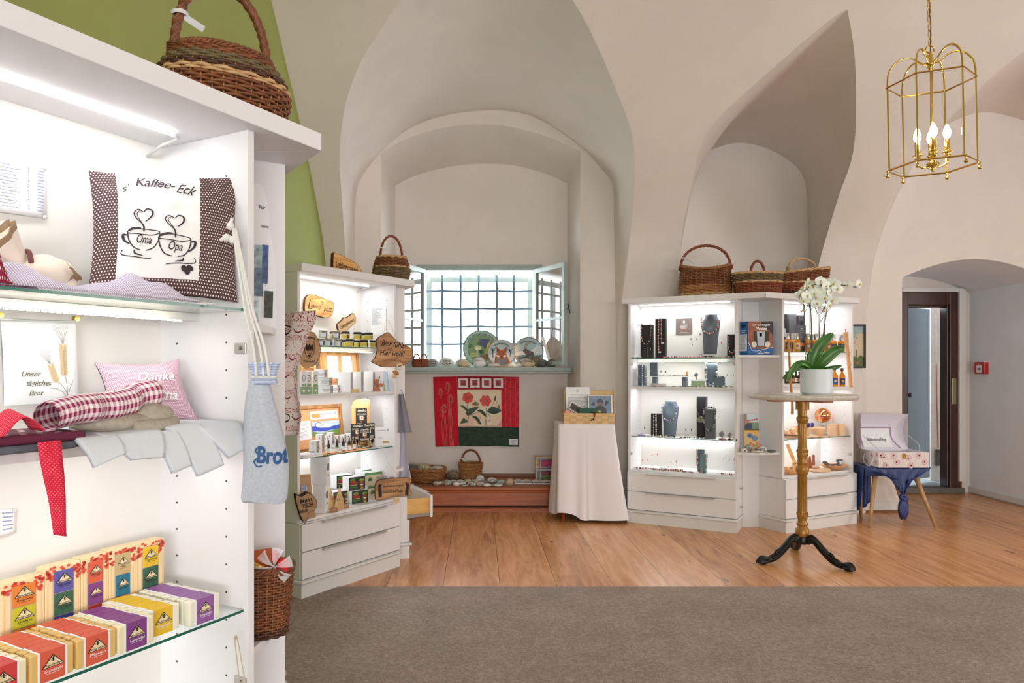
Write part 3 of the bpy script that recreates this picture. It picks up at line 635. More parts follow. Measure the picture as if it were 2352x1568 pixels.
# ================================================================ wicker
WIK = {'brown': mat('brown_willow', C(118, 66, 34), .5, var=.35, sc=35, bump=.1), 'dark': mat('dark_willow', C(72, 40, 24), .5, var=.35, sc=35), 'pale': mat('pale_willow', C(200, 160, 114), .55, var=.18, sc=35),
       'green': mat('greenish_willow', C(104, 88, 58), .55, var=.25, sc=35), 'mid': mat('tan_willow', C(160, 108, 62), .55, var=.25, sc=35), 'red': mat('reddish_willow', C(128, 60, 30), .5, var=.3, sc=35)}
WM = list(WIK.values()); WI = {k: i for i, k in enumerate(WIK)}
def basket(name, label, cat, loc, rz, rx, ry, h, rows, prof, bands, handle=None, rim='pale', tag_=None, stakes=26, sag=None, wr=None, group=None, lean=0):
    'woven basket: rows of willow rods round upright stakes; prof(t) scales the plan, bands [(t, colour)]'
    t = thing(name, label, cat, loc, rz, group); ns = stakes; b = MB(); rr = wr or h/rows*.56
    sg = sag or (lambda th: 0)
    def pt(th, tt, off=0):
        k = prof(tt); z = rr+tt*(h-rr)+sg(th)*tt*tt; c_, s_ = math.cos(th), math.sin(th)
        cc = math.copysign(abs(c_)**.85, c_); ss = math.copysign(abs(s_)**.85, s_)
        return Vector(((rx*k+off)*cc+lean*z, (ry*k+off)*ss, z))
    for i in range(rows):
        tt = i/(rows-1); col = [c for a, c in bands if tt >= a-1e-6][-1]; N = ns*4
        path = [pt(2*PI*j/N, tt, rr*.9*math.cos(PI*(j/4+i))) for j in range(N)]
        b.tube(path, rr*1.02, 5, WI[col], closed=True)
    for k in range(ns):
        th = 2*PI*k/ns; b.tube([pt(th, q/8) for q in range(9)], rr*.5, 5, WI['mid'])
    b.build('basket_weave', WM, t, smooth=True)
    b = MB(); b.lathe([(.01, .004), (1, .004), (prof(0)*1.0, .004)], 28, 0, rx*prof(0)*.98, ry*prof(0)*.98); b.prism([(rx*prof(0)*.96*math.cos(2*PI*i/28), ry*prof(0)*.96*math.sin(2*PI*i/28)) for i in range(28)], .001, .01, WI['dark']); b.v = b.v[28*3:]; b.f = [[q-84 for q in f] for f in b.f if min(f) >= 84]; b.m = b.m[-len(b.f):]; b.uv = b.uv[-len(b.f):]
    b.build('basket_bottom', WM, t)
    b = MB(); N = ns*4
    for ph in (0, 1, 2):
        b.tube([pt(2*PI*j/N, 1, 0)+Vector((math.cos(2*PI*j/N)*rr*1.1*math.cos(j*PI/4+ph*2.1), math.sin(2*PI*j/N)*rr*1.1*math.cos(j*PI/4+ph*2.1), rr*(1+1.1*math.sin(j*PI/4+ph*2.1)))) for j in range(N)], rr*.95, 5, WI[rim], closed=True)
    b.build('rim', WM, t, smooth=True)
    if handle:
        hh, hr, hc, span = handle[:4]; ax = handle[4] if len(handle) > 4 else 'x'
        hp = [(math.cos(PI*(1-q/20))*span, math.sin(PI*q/20)**.8) for q in range(21)]; L = []
        z0 = h-.03+sg(0); b = MB()
        for a, z in hp: L.append(Vector((a*(rx if ax == 'x' else 0)+lean*h, a*(ry if ax == 'y' else 0), z0+z*hh)))
        b.tube(L, hr, 8, WI[hc]); P2 = resample(L, 90)
        for ph in range(3):
            pp = []
            for j, q in enumerate(P2):
                tn = (P2[min(j+1, 89)]-P2[max(j-1, 0)]).normalized(); sd = Vector((0, 1, 0)) if ax == 'x' else Vector((1, 0, 0)); nn = tn.cross(sd); an = j*.5+ph*2.09
                pp.append(q+sd*hr*.75*math.cos(an)+nn*hr*.75*math.sin(an))
            b.tube(pp, hr*.5, 5, WI[hc])
        for e in (L[0], L[-1]):
            for q in range(6): b.tube([Vector((e.x+hr*1.5*math.cos(s_*PI/5), e.y+hr*1.5*math.sin(s_*PI/5), e.z+.01+q*hr*.55)) for s_ in range(10)], hr*.3, 4, WI[hc], closed=True)
        b.build('handle', WM, t, smooth=True)
        if tag_ is not None:
            q = L[3 if tag_ < 0 else -4]; b = MB(); b.tube([q+Vector((hr*1.6*math.cos(s_*PI/6)*(1 if ax == 'x' else 0), hr*1.6*math.sin(s_*PI/6), hr*1.6*math.cos(s_*PI/6)*0)) for s_ in range(12)], hr*.5, 4, 0, closed=True)
            e = q+Vector((abs(tag_)*.9*(1 if tag_ < 0 else -1), -hr*2, -abs(tag_)*.55)); d = (e-q).normalized(); up = Vector((0, 0, 1)); s2 = up.cross(d).normalized(); n2 = d.cross(s2)*.008
            b.add([q-n2, e-n2, e+n2, q+n2], [(0, 1, 2, 3), (3, 2, 1, 0)], 0); b.build('price_tag', PAPER, t)
    return t
bar = lambda m=.12: (lambda t: 1-m+m*math.sin(PI*min(1, .25+t*.75)))
flare = lambda a=.8: (lambda t: a+(1-a)*t**.7)
TOP = TOPZ
def on(c, x, v, z=0): return c.W(c.u(x, v), v, z)
p = on(cL, 620, .20, TOP)
basket('willow_basket', 'large round willow shopping basket with tall arched handle on the nearest cabinet', 'basket', cL.W(.895, .165, TOP), cL.rz-.35, .145, .115, .155, 20, lambda t: .86+.26*math.sin(PI*min(1, t*.95+.05))-.08*t, [(0, 'brown'), (.5, 'pale'), (.6, 'dark'), (.7, 'green'), (.86, 'brown')], (.215, .010, 'brown', .80), 'brown', -.055, stakes=38)
basket('willow_basket', 'dark willow basket at the top left picture corner on the nearest cabinet', 'basket', cL.W(.17, .17, TOP), cL.rz, .15, .11, .13, 12, flare(.8), [(0, 'dark')], None, 'dark')
p = on(cM, 900, .17, TOP)
basket('willow_basket', 'two-tone willow basket with arched handle on top of the jar cabinet', 'basket', on(cM, 899, .17, TOP), cM.rz-.5, .112, .10, .155, 16, lambda t: .93+.16*math.sin(PI*min(1, t*.8+.12))-.10*t*t, [(0, 'green'), (.55, 'pale'), (.62, 'brown')], (.185, .0075, 'red', .72), 'pale', -.03, stakes=28)
basket('willow_basket', 'brown and cream willow basket with wide arched handle, leftmost on the right cabinets', 'basket', on(cR1, 1620, .19, TOP), cR1.rz+.25, .205, .135, .215, 17, bar(.08), [(0, 'pale'), (.1, 'mid'), (.42, 'brown')], (.205, .010, 'red', .97), 'mid', -.10, sag=lambda th: .035*(math.cos(th)**2), stakes=30)
basket('willow_basket', 'low oblong willow basket with small hoop handle, between the two arched ones', 'basket', cR1.W(1.02, .17, TOP), cR1.rz+.42, .185, .12, .155, 13, flare(.92), [(0, 'red'), (.52, 'pale'), (.6, 'green')], (.14, .009, 'red', .30), 'pale', stakes=30)
basket('willow_basket', 'large oval willow basket with cream band behind the white orchid flowers', 'basket', on(cR2, 1843, .21, TOP), cR2.rz-.15, .235, .14, .22, 17, flare(.86), [(0, 'pale'), (.1, 'dark'), (.2, 'red'), (.55, 'pale'), (.62, 'brown')], (.11, .009, 'pale', .62), 'pale', stakes=34, sag=lambda th: .03*math.cos(th))
# ================================================================ bench in the window niche
RB = wood('red_brown_pine', C(146, 74, 34), C(184, 102, 54), 0, 4, .4)
BX0, BX1 = kl+.01, kr-.01; bz = .228; BY = 6.62
t = thing('window_bench', 'long low red-brown pine bench in the window niche', 'bench', ((BX0+BX1)/2, BY, 0)); hw2 = (BX1-BX0)/2
b = MB(); b.box((-hw2, -.012, bz-.03), (hw2, ZB-BY-.02, bz)); b.build('bench_top', RB, t, bevel=.004)
b = MB(); b.tube([(-hw2, -.004, bz-.042), (hw2, -.004, bz-.042)], .011, 8); b.box((-hw2, .0, .06), (hw2, .03, bz-.03)); b.build('front_board', RB, t, angle=40)
b = MB(); b.box((-hw2, .02, .042), (hw2, .05, .075)); b.build('shadow_gap', mat('dark_gap', C(40, 34, 26), .8), t)
b = MB(); b.box((-hw2, .0, .0), (hw2, .05, .042)); b.tube([(-hw2, .0, .036), (hw2, .0, .036)], .007, 8); b.build('base_rail', RB, t, bevel=.002)
b = MB(); b.box((-hw2, ZB-BY-.035, bz), (hw2, ZB-BY-.015, bz+.035)); b.build('back_rail', wood('brown_rail', C(120, 74, 50), C(140, 92, 66), 0, 4, .5), t, bevel=.002)
# white cloth covered side table
WCL = mat('white_cotton', C(236, 231, 234), .9, bump=.1, bsc=300)
tx, ty = P(1342, 0, 6.3).x, 6.34
t = thing('side_table', 'small table almost hidden under a long white cloth', 'table', (tx, ty, 0), .0); TZ = .828
b = MB(); b.box((-.22, -.16, TZ-.02), (.20, .17, TZ)); b.build('table_top', RB, t, bevel=.003)
for sx in (-.19, .17):
    for sy in (-.12, .14): MB().cyl((sx, sy, 0), (sx*.95, sy*.95, TZ-.02), .015, n=10).build('leg', RB, t, smooth=True)
def clothfn(u, v):
    'skirt of the cloth: u around, v from table edge to hem'
    th = 2*PI*u; c_, s_ = math.cos(th), math.sin(th)
    k = max(abs(c_)/.235, abs(s_)/.175); x0, y0 = c_/k, s_/k
    fold = .5+.5*math.sin(th*7+1.3*math.sin(th*3)); corner_ = (abs(math.sin(2*th)))**3
    fl = v*((.018+.045*corner_)*(1 if c_ > 0 else .15)+.06*fold*(1 if s_ > 0 or c_ > .3 else .4)); hem = .016+.012*math.sin(th*2+1)+(.10*corner_ if (c_ > 0 and s_ < 0) is False else 0.01)*.5
    z = TZ+.004-(TZ-.012-hem)*v; r = 1+fl/math.hypot(x0, y0)
    return Vector((x0*r+.03*v*v*(c_ > 0)*abs(c_), y0*r, z-.01*(1-abs(2*u-1))*0))
b = MB(); b.grid(clothfn, 120, 22, cu=True)
b.grid(lambda u, v: Vector((lerp(0, clothfn(u, 0).x, v), lerp(0, clothfn(u, 0).y, v), TZ+.0045)), 120, 6, cu=True)
o = tag(b.build('tablecloth', WCL, smooth=True, weld=True), 'long white cotton cloth draped over the side table to the floor', 'tablecloth', loc=(tx, ty, 0))
# woven chip box on the cloth
CHIP = gingham('woven_wood_chip', C(226, 192, 132), C(206, 166, 104), 9, 1.0, 'Object', .5)
CHIP2 = mat('pale_wood_chip', C(222, 188, 130), .5, var=.08)
bxl = (P(1352, 0, 6.25).x, 6.27, TZ+.006)
t = thing('chip_basket', 'open pale woven wood box with raised lid on the white cloth', 'box', bxl, -.06); wb, db, hb = .215, .10, .088
b = MB()
for (a0, a1) in (((-wb, -db), (wb, -db)), ((wb, -db), (wb, db)), ((wb, db), (-wb, db)), ((-wb, db), (-wb, -db))):
    n_ = 8 if abs(a1[0]-a0[0]) > .3 else 4; d = Vector((a1[0]-a0[0], a1[1]-a0[1], 0)); L = d.length; d.normalize(); nn = Vector((d.y, -d.x, 0))
    for i in range(n_):
        for r in range(4):
            o_ = .0035 if (i+r) % 2 else .0005; q = Vector((a0[0], a0[1], 0))+d*(L*i/n_)+nn*o_; e = q+d*(L/n_-.0015); z0, z1 = r*hb/4, (r+1)*hb/4-.001
            b.add([(q.x, q.y, z0), (e.x, e.y, z0), (e.x, e.y, z1), (q.x, q.y, z1)], [(0, 1, 2, 3)], (i+r) % 2)
b.box((-wb+.002, -db+.002, 0), (wb-.002, db-.002, .004)); b.box((-wb+.001, db-.004, 0), (wb-.001, db-.001, hb)); b.box((-wb+.001, -db+.002, 0), (wb-.001, -db+.004, hb)); b.box((wb-.004, -db+.002, 0), (wb-.002, db-.002, hb)); b.box((-wb+.002, -db+.002, 0), (-wb+.004, db-.002, hb))
b.build('box_body', [CHIP2, mat('pale_wood_chip_dark', C(206, 168, 108), .5, var=.08)], t)
b = MB(); b.box((-wb-.004, -db-.004, hb-.012), (wb+.004, -db, hb)); b.box((wb, -db, hb-.012), (wb+.004, db, hb)); b.build('rim_strip', CHIP2, t)
b = MB(); b.box((-wb, db+.004, 0), (wb, db+.012, .20)); b.box((-wb, db-.02, 0), (-wb+.005, db+.01, .2)); b.box((wb-.005, db-.02, 0), (wb, db+.01, .2)); o = b.build('lid', CHIP2, t, bevel=.002); o.location = (.015, 0, hb); o.rotation_euler = (-.12, .0, 0)
# things in the box
a = Art(); a.rect(-.105, 0, .105, .30, 0); a.layer(.001); a.ring(0, .27, .010, .003, 1, 16); a.text('Benefizaktion Freundschaftsbänder', 0, .232, .010, 1, width=.13); a.text('GmbH', 0, .246, .006, 1); a.lines(-.085, .10, .085, .21, 11, .0035, 1)
o = tag(a.build('letter_sheet', [PAPER, GREYINK], None), 'white printed information sheet standing at the back of the woven box', 'paper', loc=(bxl[0]-.08, bxl[1]+.06, bxl[2]+.006), rot=(-.10, 0, 0))
o.modifiers.new('s', 'SOLIDIFY').thickness = .001
a = Art(); a.rect(-.075, 0, .075, .095, 0); a.layer(.001); a.rect(-.065, .03, .065, .085, 2); a.lines(-.06, .035, .06, .08, 7, .005, 1, seed=4); a.text('Eine Freude', -.02, .016, .024, 1, bold=.02)
o = tag(a.build('newspaper_clipping', [mat('newsprint', C(214, 206, 196), .9), INK, mat('newsprint_photo', C(130, 116, 110), .9, var=.5, sc=80)], None), 'folded newspaper clipping leaning askew in the woven box', 'newspaper', loc=(bxl[0]-.125, bxl[1]-.03, bxl[2]+.07), rot=(-.2, .52, 0)); o.modifiers.new('s', 'SOLIDIFY').thickness = .002
GB = mat('dark_green_cover', C(24, 84, 60), .6)
o = tag(MB().box((-.08, -.008, 0), (.08, .008, .125)).build('green_booklet', GB, None, bevel=.002), 'dark green booklet standing in the woven box', 'book', loc=(bxl[0]-.01, bxl[1]-.055, bxl[2]+.006), rot=(-.1, 0, 0))
t = thing('framed_photo', 'silver framed photo of a person in a helmet, standing in the woven box', 'picture frame', (bxl[0]+.10, bxl[1]-.02, bxl[2]+.006), rot=(-.14, 0, -.02))
b = MB(); frame(b, -.105, .105, 0, .235, .010, -.006, .006); b.build('frame', mat('silver_frame', C(190, 186, 174), .35, .7), t, bevel=.002)
a = Art(); a.rect(-.096, .009, .096, .226, 0); a.layer(.0008); a.poly([(-.096, .009), (.096, .009), (.096, .07), (-.096, .06)], 1); a.poly([(-.06, .06), (.06, .06), (.05, .12), (.02, .14), (-.02, .14), (-.05, .12)], 2); a.ell(0, .155, .020, .024, 3); a.layer(.0014); a.poly([(-.028, .16), (-.024, .19), (0, .205), (.024, .19), (.028, .16), (.016, .172), (-.016, .172)], 4); a.ell(-.005, .085, .014, .016, 5); a.poly([(-.08, .15), (-.05, .18), (-.04, .14)], 2); a.poly([(.08, .17), (.05, .19), (.04, .14)], 2)
a.build('photo', [mat('photo_blue_grey', C(120, 140, 158), .4, var=.3, sc=30), mat('photo_dark', C(84, 96, 104), .4, var=.3, sc=50), mat('photo_jacket', C(52, 54, 58), .4), mat('photo_skin', C(140, 100, 80), .4), mat('photo_helmet', C(52, 66, 96), .4), mat('photo_yellow', C(214, 200, 70), .4)], t)
RIB = [mat('red_braid', C(190, 40, 60), .8), mat('dark_braid', C(50, 44, 60), .8), mat('mixed_braid', C(150, 140, 70), .8), mat('violet_braid', C(130, 100, 170), .8)]
for k in range(7):
    r = random.Random(k+3); b = MB(); x0 = r.uniform(-.02, .14); pts = [(x0+r.uniform(-.03, .03), r.uniform(-.03, .02), .0+r.uniform(0, .012)) for _ in range(5)]
    if k in (1, 4): pts += [(x0+.01, -.075, .01), (x0+.012, -.1135, .006), (x0+(.015 if k == 1 else 0), -.1145, -.03), (x0+(-.012 if k == 1 else 0), -.1145, -.055)]
    b.tube(smooth_pts(pts, 5), .0045, 5, k % 4); tag(b.build('braided_ribbon', RIB, None, smooth=True), 'colourful braided friendship ribbon in the woven box' if k not in (1, 4) else ('red braided ribbon hooked over the front of the woven box' if k == 1 else 'straight braided ribbon hanging over the woven box front'), 'ribbon', group='braided ribbons in the woven box', loc=(bxl[0], bxl[1], bxl[2]+hb-.005))
b = MB(); b.sph((0, 0, 0), .03, .02, .016, 16, e=lambda d: 1+.25*noise.noise(d*4)); tag(b.build('coral_yarn', mat('coral_yarn', C(240, 150, 130), .95), None, smooth=True), 'small tuft of coral yarn at the left end of the woven box', 'yarn', loc=(bxl[0]-.185, bxl[1]-.05, bxl[2]+hb+.004))
# ================================================================ bistro table
td = F*(H-1.095)/(912-CY); bt = P(1843, 0, 4.95); td = 4.95
GOLD = mat('antique_gold_paint', C(160, 114, 44), .36, .3, var=.15, sc=25, bump=.15); CIRON = mat('black_cast_iron', C(20, 20, 21), .35, .3, bump=.25)
TBZ = H-(905-CY)/F*td
t = thing('bistro_table', 'tall round bistro table with gold fluted column and black iron feet', 'table', (bt.x, td, 0), .35)
b = MB(); b.lathe([(0, TBZ-.034), (.330, TBZ-.034), (.341, TBZ-.027), (.347, TBZ-.012), (.343, TBZ-.003), (.334, TBZ), (0, TBZ)], 64)
b.build('table_top', mat('worn_whitewashed_wood', C(206, 200, 188), .35, var=.14, sc=22, bump=.3), t, angle=40)
b = MB(); b.box((-.26, -.045, TBZ-.047), (.26, .045, TBZ-.035)); b.box((-.045, -.22, TBZ-.049), (.045, .22, TBZ-.036)); b.build('wood_batten', wood('battens', C(150, 90, 56), C(180, 116, 76), 0, 6, .5), t, bevel=.002)
pr = [(.040, .165), (.043, .17), (.043, .215), (.036, .222), (.030, .235), (.038, .245), (.038, .252), (.030, .262), (.028, .275), (.034, .30), (.036, .315), (.030, .325), (.031, .335), (.030, .58), (.033, .585), (.038, .592), (.038, .60), (.042, .612), (.043, .625), (.038, .64), (.031, .65), (.037, .66), (.034, .672), (.030, .69), (.036, .715), (.036, .73), (.030, .745), (.032, .765), (.030, .77), (.029, .93), (.033, .935), (.037, .945), (.037, .95), (.040, .957), (.040, .964), (.036, .97), (.031, .975), (.030, .985), (.030, 1.02), (.043, 1.022), (.043, TBZ-.05), (.0, TBZ-.048)]
b = MB(); b.lathe(pr, 56, flute=lambda th, z: (1-.12*(.5+.5*math.cos(th*14))) if (.33 < z < .583 or .765 < z < .932) else 1); b.build('column', GOLD, t, angle=45)
b = MB()
for z, r_ in ((.318, .034), (.742, .034)):
    for k in range(12): th = 2*PI*k/12; b.sph((r_*math.cos(th), r_*math.sin(th), z), .0055, .0055, .012, 8)
b.build('leaf_collar', GOLD, t, smooth=True)
b = MB(); b.lathe([(.0, .115), (.03, .115), (.044, .13), (.044, .168), (.041, .172), (.0, .172)], 28); b.build('hub', CIRON, t, angle=40)
for k in range(3):
    an = math.radians([197, 305, 75][k])-.35; d = Vector((math.cos(an), math.sin(an), 0)); sd = Vector((-d.y, d.x, 0)); b = MB()
    leg = [(.03, .145), (.06, .16), (.09, .148), (.13, .11), (.17, .075), (.21, .045), (.25, .03), (.285, .028), (.31, .022)]
    b.tube(smooth_pts([d*r_+Vector((0, 0, z)) for r_, z in leg], 3), lambda q: lerp(.026, .020, q), 10)
    b.tube(smooth_pts([d*r_+Vector((0, 0, z+.022)) for r_, z in leg[1:7]], 3), lambda q: .009*(1-q*.5), 8)
    for s_ in (-1, 1):
        b.tube(smooth_pts([d*r_+Vector((0, 0, z+.012))+sd*s_*.018 for r_, z in leg[1:7]], 3), lambda q: .008, 6)
        b.tube([d*(.055+.020*math.cos(q*.5)*(1-q/18))+Vector((0, 0, .135+.020*math.sin(q*.5)*(1-q/18)))+sd*s_*.020 for q in range(16)], .006, 6)
    b.tube(smooth_pts([d*.19+Vector((0, 0, .085)), d*.205+Vector((0, 0, .078)), d*.215+Vector((0, 0, .062))], 3), .013, 8)
    b.sph(tuple(d*.315+Vector((0, 0, .021))), .034, .034, .021, 14)
    for s_ in (-.018, 0, .018): b.tube(smooth_pts([d*.285+sd*s_+Vector((0, 0, .04)), d*.315+sd*s_*1.25+Vector((0, 0, .045)), d*.34+sd*s_*1.2+Vector((0, 0, .025)), d*.346+sd*s_*1.1+Vector((0, 0, .008))], 3), .009, 7)
    b.build('foot', CIRON, t, smooth=True)
# ================================================================ orchid
POT = mat('matt_white_pot', C(216, 222, 228), .45); LEAF = NG('orchid_leaf'); _c = LEAF.co(); LEAF.col(LEAF.ramp(LEAF.noise(_c, 9, 2), [(.3, C(40, 86, 28)), (.7, C(70, 124, 44))])); LEAF = LEAF.set(.32)
PET = mat('white_petal', C(248, 248, 238), .55, **{'Subsurface Weight': .25}); LIP = mat('yellow_lip', C(214, 190, 80), .6); STM = mat('orchid_stem', C(74, 88, 44), .5); STK = mat('dark_support_stick', C(42, 46, 40), .6)
od = td-.02; ox = P(1875, 0, od).x
t = thing('potted_orchid', 'white moth orchid with many blooms in a white pot on the bistro table', 'potted plant', (ox, od, TBZ+.001)); s_ = od/F
b = MB(); R_ = 34.5*s_; b.lathe([(.0, 0), (R_*.87, 0), (R_*.90, .006), (R_, .012), (R_, 57*s_), (R_*.95, 57*s_), (R_*.94, 50*s_), (0, 50*s_)], 40); b.build('pot', POT, t, angle=40)
b = MB(); b.lathe([(R_*.93, 50*s_), (0, 53*s_)], 24); b.build('bark_mix', mat('orchid_bark', C(96, 70, 48), .95, var=.4, sc=90, bump=.6), t)
def leaf(pts, wd, name='leaf'):
    p = smooth_pts([((x-1875)*s_, dy, (903-y)*s_) for x, y, dy in pts], 5); b = MB(); N = len(p)-1
    def fn(u, v):
        q = p[int(round(v*N))]; tn = (p[min(int(round(v*N))+1, N)]-p[max(int(round(v*N))-1, 0)]).normalized(); sd = tn.cross(Vector((0, 1, 0))).normalized()*.55+Vector((0, 1, 0))*.0
        sd = (tn.cross(Vector((.25, 1, .15)))).normalized(); up = sd.cross(tn); ww = wd*s_*(math.sin(PI*min(1, v*.92+.06))**.6); a = (u-.5)*2
        return q+sd*a*ww+up*(-abs(a)**1.3*ww*.35)
    b.grid(fn, 6, N); b.build(name, LEAF, t, smooth=True, solid=.002)
leaf([(1868, 850, .0), (1866, 822, -.01), (1880, 790, -.02), (1910, 764, -.02)], 13.5)
leaf([(1872, 850, .0), (1884, 828, -.03), (1908, 804, -.05), (1929, 798, -.06)], 13)
leaf([(1868, 850, 0), (1856, 838, -.02), (1838, 831, -.04), (1818, 838, -.05), (1804, 862, -.06), (1801, 872, -.06)], 6.5)
leaf([(1868, 850, 0), (1850, 842, .03), (1828, 848, .05), (1806, 868, .06)], 6)
leaf([(1876, 850, 0), (1900, 844, -.03), (1925, 838, -.05)], 5.5)
leaf([(1870, 850, 0), (1866, 835, .03), (1868, 815, .05), (1876, 797, .05)], 8)
def stem(pts, r_, m, name='flower_stem'):
    b = MB(); b.tube(smooth_pts([((x-1875)*s_, dy, (903-y)*s_) for x, y, dy in pts], 5), r_, 6); b.build(name, m, t, smooth=True)
stem([(1856, 850, 0), (1852, 800, 0), (1848, 750, .01), (1850, 700, .02), (1838, 680, .02), (1840, 660, .02)], .0032, STM)
stem([(1862, 850, 0), (1864, 740, 0), (1862, 700, .02), (1850, 672, .01), (1862, 655, .01), (1880, 650, 0)], .0030, STM)
stem([(1880, 850, 0), (1881, 740, -.01), (1884, 690, 0), (1890, 660, 0), (1905, 655, 0), (1930, 652, 0), (1965, 657, 0), (1972, 650, 0)], .0030, STM)
stem([(1890, 850, .02), (1894, 770, .02), (1904, 700, .02), (1908, 672, .01), (1915, 660, .01)], .0030, STM)
for x0, x1 in ((1852, 1848), (1862, 1862), (1880, 1881), (1866, 1864), (1892, 1898)): stem([(x0, 852, .008), (x1, 690, .012)], .0022, STK, 'support_stick')
stem([(1862, 715, .01), (1872, 702, .01), (1880, 725, 0)], .0018, STM, 'side_stem'); stem([(1882, 740, 0), (1898, 715, -.01), (1905, 705, -.02)], .0018, STM, 'side_stem'); stem([(1851, 715, .01), (1862, 690, .0), (1880, 722, 0)], .0018, STM, 'side_stem')
fb = MB()
def petal(b, L, wd, ang, m, cup=.25, tilt=0):
    def fn(u, v):
        a = (u-.5)*2; ww = wd*math.sin(PI*(.10+.86*v))**.65; x, z = a*ww, v*L; y = -cup*(L*(v*v)-0)*.5+abs(a)**2*ww*.25
        return Vector((x*math.cos(ang)-z*math.sin(ang), y-.002*m, x*math.sin(ang)+z*math.cos(ang)))
    b.grid(fn, 4, 5, 0)
fr_ = 13.5*s_
for an in (0, 2.2, -2.2): petal(fb, fr_*.98, fr_*.36, an, 0, -.15)
for an in (1.35, -1.35): petal(fb, fr_*1.1, fr_*.66, an, 1, -.1)
fl0 = fb.build('flower', [PET, LIP], t, smooth=True)
lb = MB(); lb.sph((0, -.006, -.004), .007, .006, .009, 8); lb.sph((0, -.010, .002), .004, .005, .004, 6); lp0 = lb.build('lip', LIP, fl0, smooth=True)
FL = [(1871, 655), (1866, 673), (1855, 663), (1850, 678), (1843, 690), (1858, 691), (1839, 675), (1880, 668), (1893, 655), (1905, 670), (1915, 650), (1922, 662), (1946, 653), (1969, 651), (1899, 700), (1917, 687), (1874, 695), (1895, 682), (1886, 712), (1846, 709), (1862, 646), (1880, 645), (1930, 655), (1906, 648), (1852, 655), (1873, 682), (1888, 643)]
for i, (x, y) in enumerate(FL):
    r = random.Random(i); o = fl0 if i == 0 else fl0.copy()
    if i: COL.objects.link(o); o.parent = t; l2 = lp0.copy(); COL.objects.link(l2); l2.parent = o
    o.location = ((x-1875)*s_, r.uniform(-.045, .03), (903-y)*s_); o.rotation_euler = (r.uniform(-.35, .25), r.uniform(-.3, .3), r.uniform(-.9, .9)); k = r.uniform(.85, 1.08); o.scale = (k,)*3
    if i in (19, 18): o.rotation_euler = (.4, 0, 1.3)
# ================================================================ stool with box
SD = 6.12; sx0 = P(2052, 0, SD).x
OAK = wood('light_oak', C(168, 126, 82), C(200, 158, 110), 2, 6, .5); BLU = mat('navy_satin', C(40, 58, 112), .42, var=.12, sc=14); SEATZ = .475
t = thing('stool', 'wooden stool with splayed tapered legs under a navy cloth', 'stool', (sx0, SD+.12, 0))
b = MB(); b.box((-.20, -.17, SEATZ-.04), (.22, .18, SEATZ)); b.build('seat', OAK, t, bevel=.01)
lg = lambda x, y, d: (P(x, y, d).x-sx0, d-SD-.12)
for (fx, fy), (hx, hy) in ((lg(1997, 0, 5.98), (-.15, -.12)), (lg(2150, 0, 5.98), (.17, -.12)), (lg(1978, 0, 6.40), (-.15, .14)), (lg(2082, 0, 6.42), (.13, .14))):
    b = MB(); b.cyl((fx, fy, 0), (hx, hy, SEATZ-.04), .012, .021, 14); b.build('leg', OAK, t, smooth=True)
# navy cloth
def drape(u, v):
    x = lerp(-.27, .28, u); front = v*1.0
    if v < .3: return Vector((x, lerp(.17, -.175, v/.3), SEATZ+.004))
    q = (v-.3)/.7; ctr = .035; drop = q; k = max(0, 1-abs(x-ctr)/.30); L_ = .06+.19*k**1.0
    pull = (x-ctr)*(1-.85*q**1.3*(1 if k > .0 else 1)); y = -.18-.012*math.sin(u*34)*q-.01*q
    zz = SEATZ+.004-L_*q*1.15
    return Vector((ctr+pull if k > 0 else x, y, zz+.004*math.cos(u*30)*q))
b = MB(); b.grid(drape, 60, 24)
b.grid(lambda u, v: Vector((-.26-.03*v+.015*math.sin(u*16)*v, lerp(-.15, .22, u), SEATZ+.004-(.33+.10*u)*v)), 24, 14)
b.grid(lambda u, v: Vector((lerp(-.27, -.02, u), .19+.015*math.sin(u*22), SEATZ-.42*v*(.8+.2*math.sin(u*2.5+.5)))), 24, 12)
cl = tag(b.build('navy_cloth', BLU, smooth=True, weld=True, solid=.002), 'navy satin cloth knotted in front over the wooden stool', 'cloth', loc=(sx0, SD+.12, 0))
b = MB(); b.tube([(.035+.022*math.cos(q*PI/5), -.20, SEATZ-.235+.012*math.sin(q*PI/5)) for q in range(10)], .016, 8, closed=True)
b.sph((.05, -.205, SEATZ-.255), .028, .02, .024, 12, e=lambda d: 1+.15*noise.noise(d*3)); b.build('knot', BLU, cl, smooth=True)
b = MB(); b.sph((.035, -.20, SEATZ-.335), .042, .024, .085, 20, e=lambda d: 1+.10*math.sin(6*math.atan2(d.y, d.x)+3*d.z)); b.tube(smooth_pts([(.03, -.20, SEATZ-.27), (.0, -.215, SEATZ-.32), (.02, -.22, SEATZ-.38), (.05, -.215, SEATZ-.35), (.06, -.21, SEATZ-.29)], 5), .014, 8); b.build('cloth_tail', BLU, cl, smooth=True)
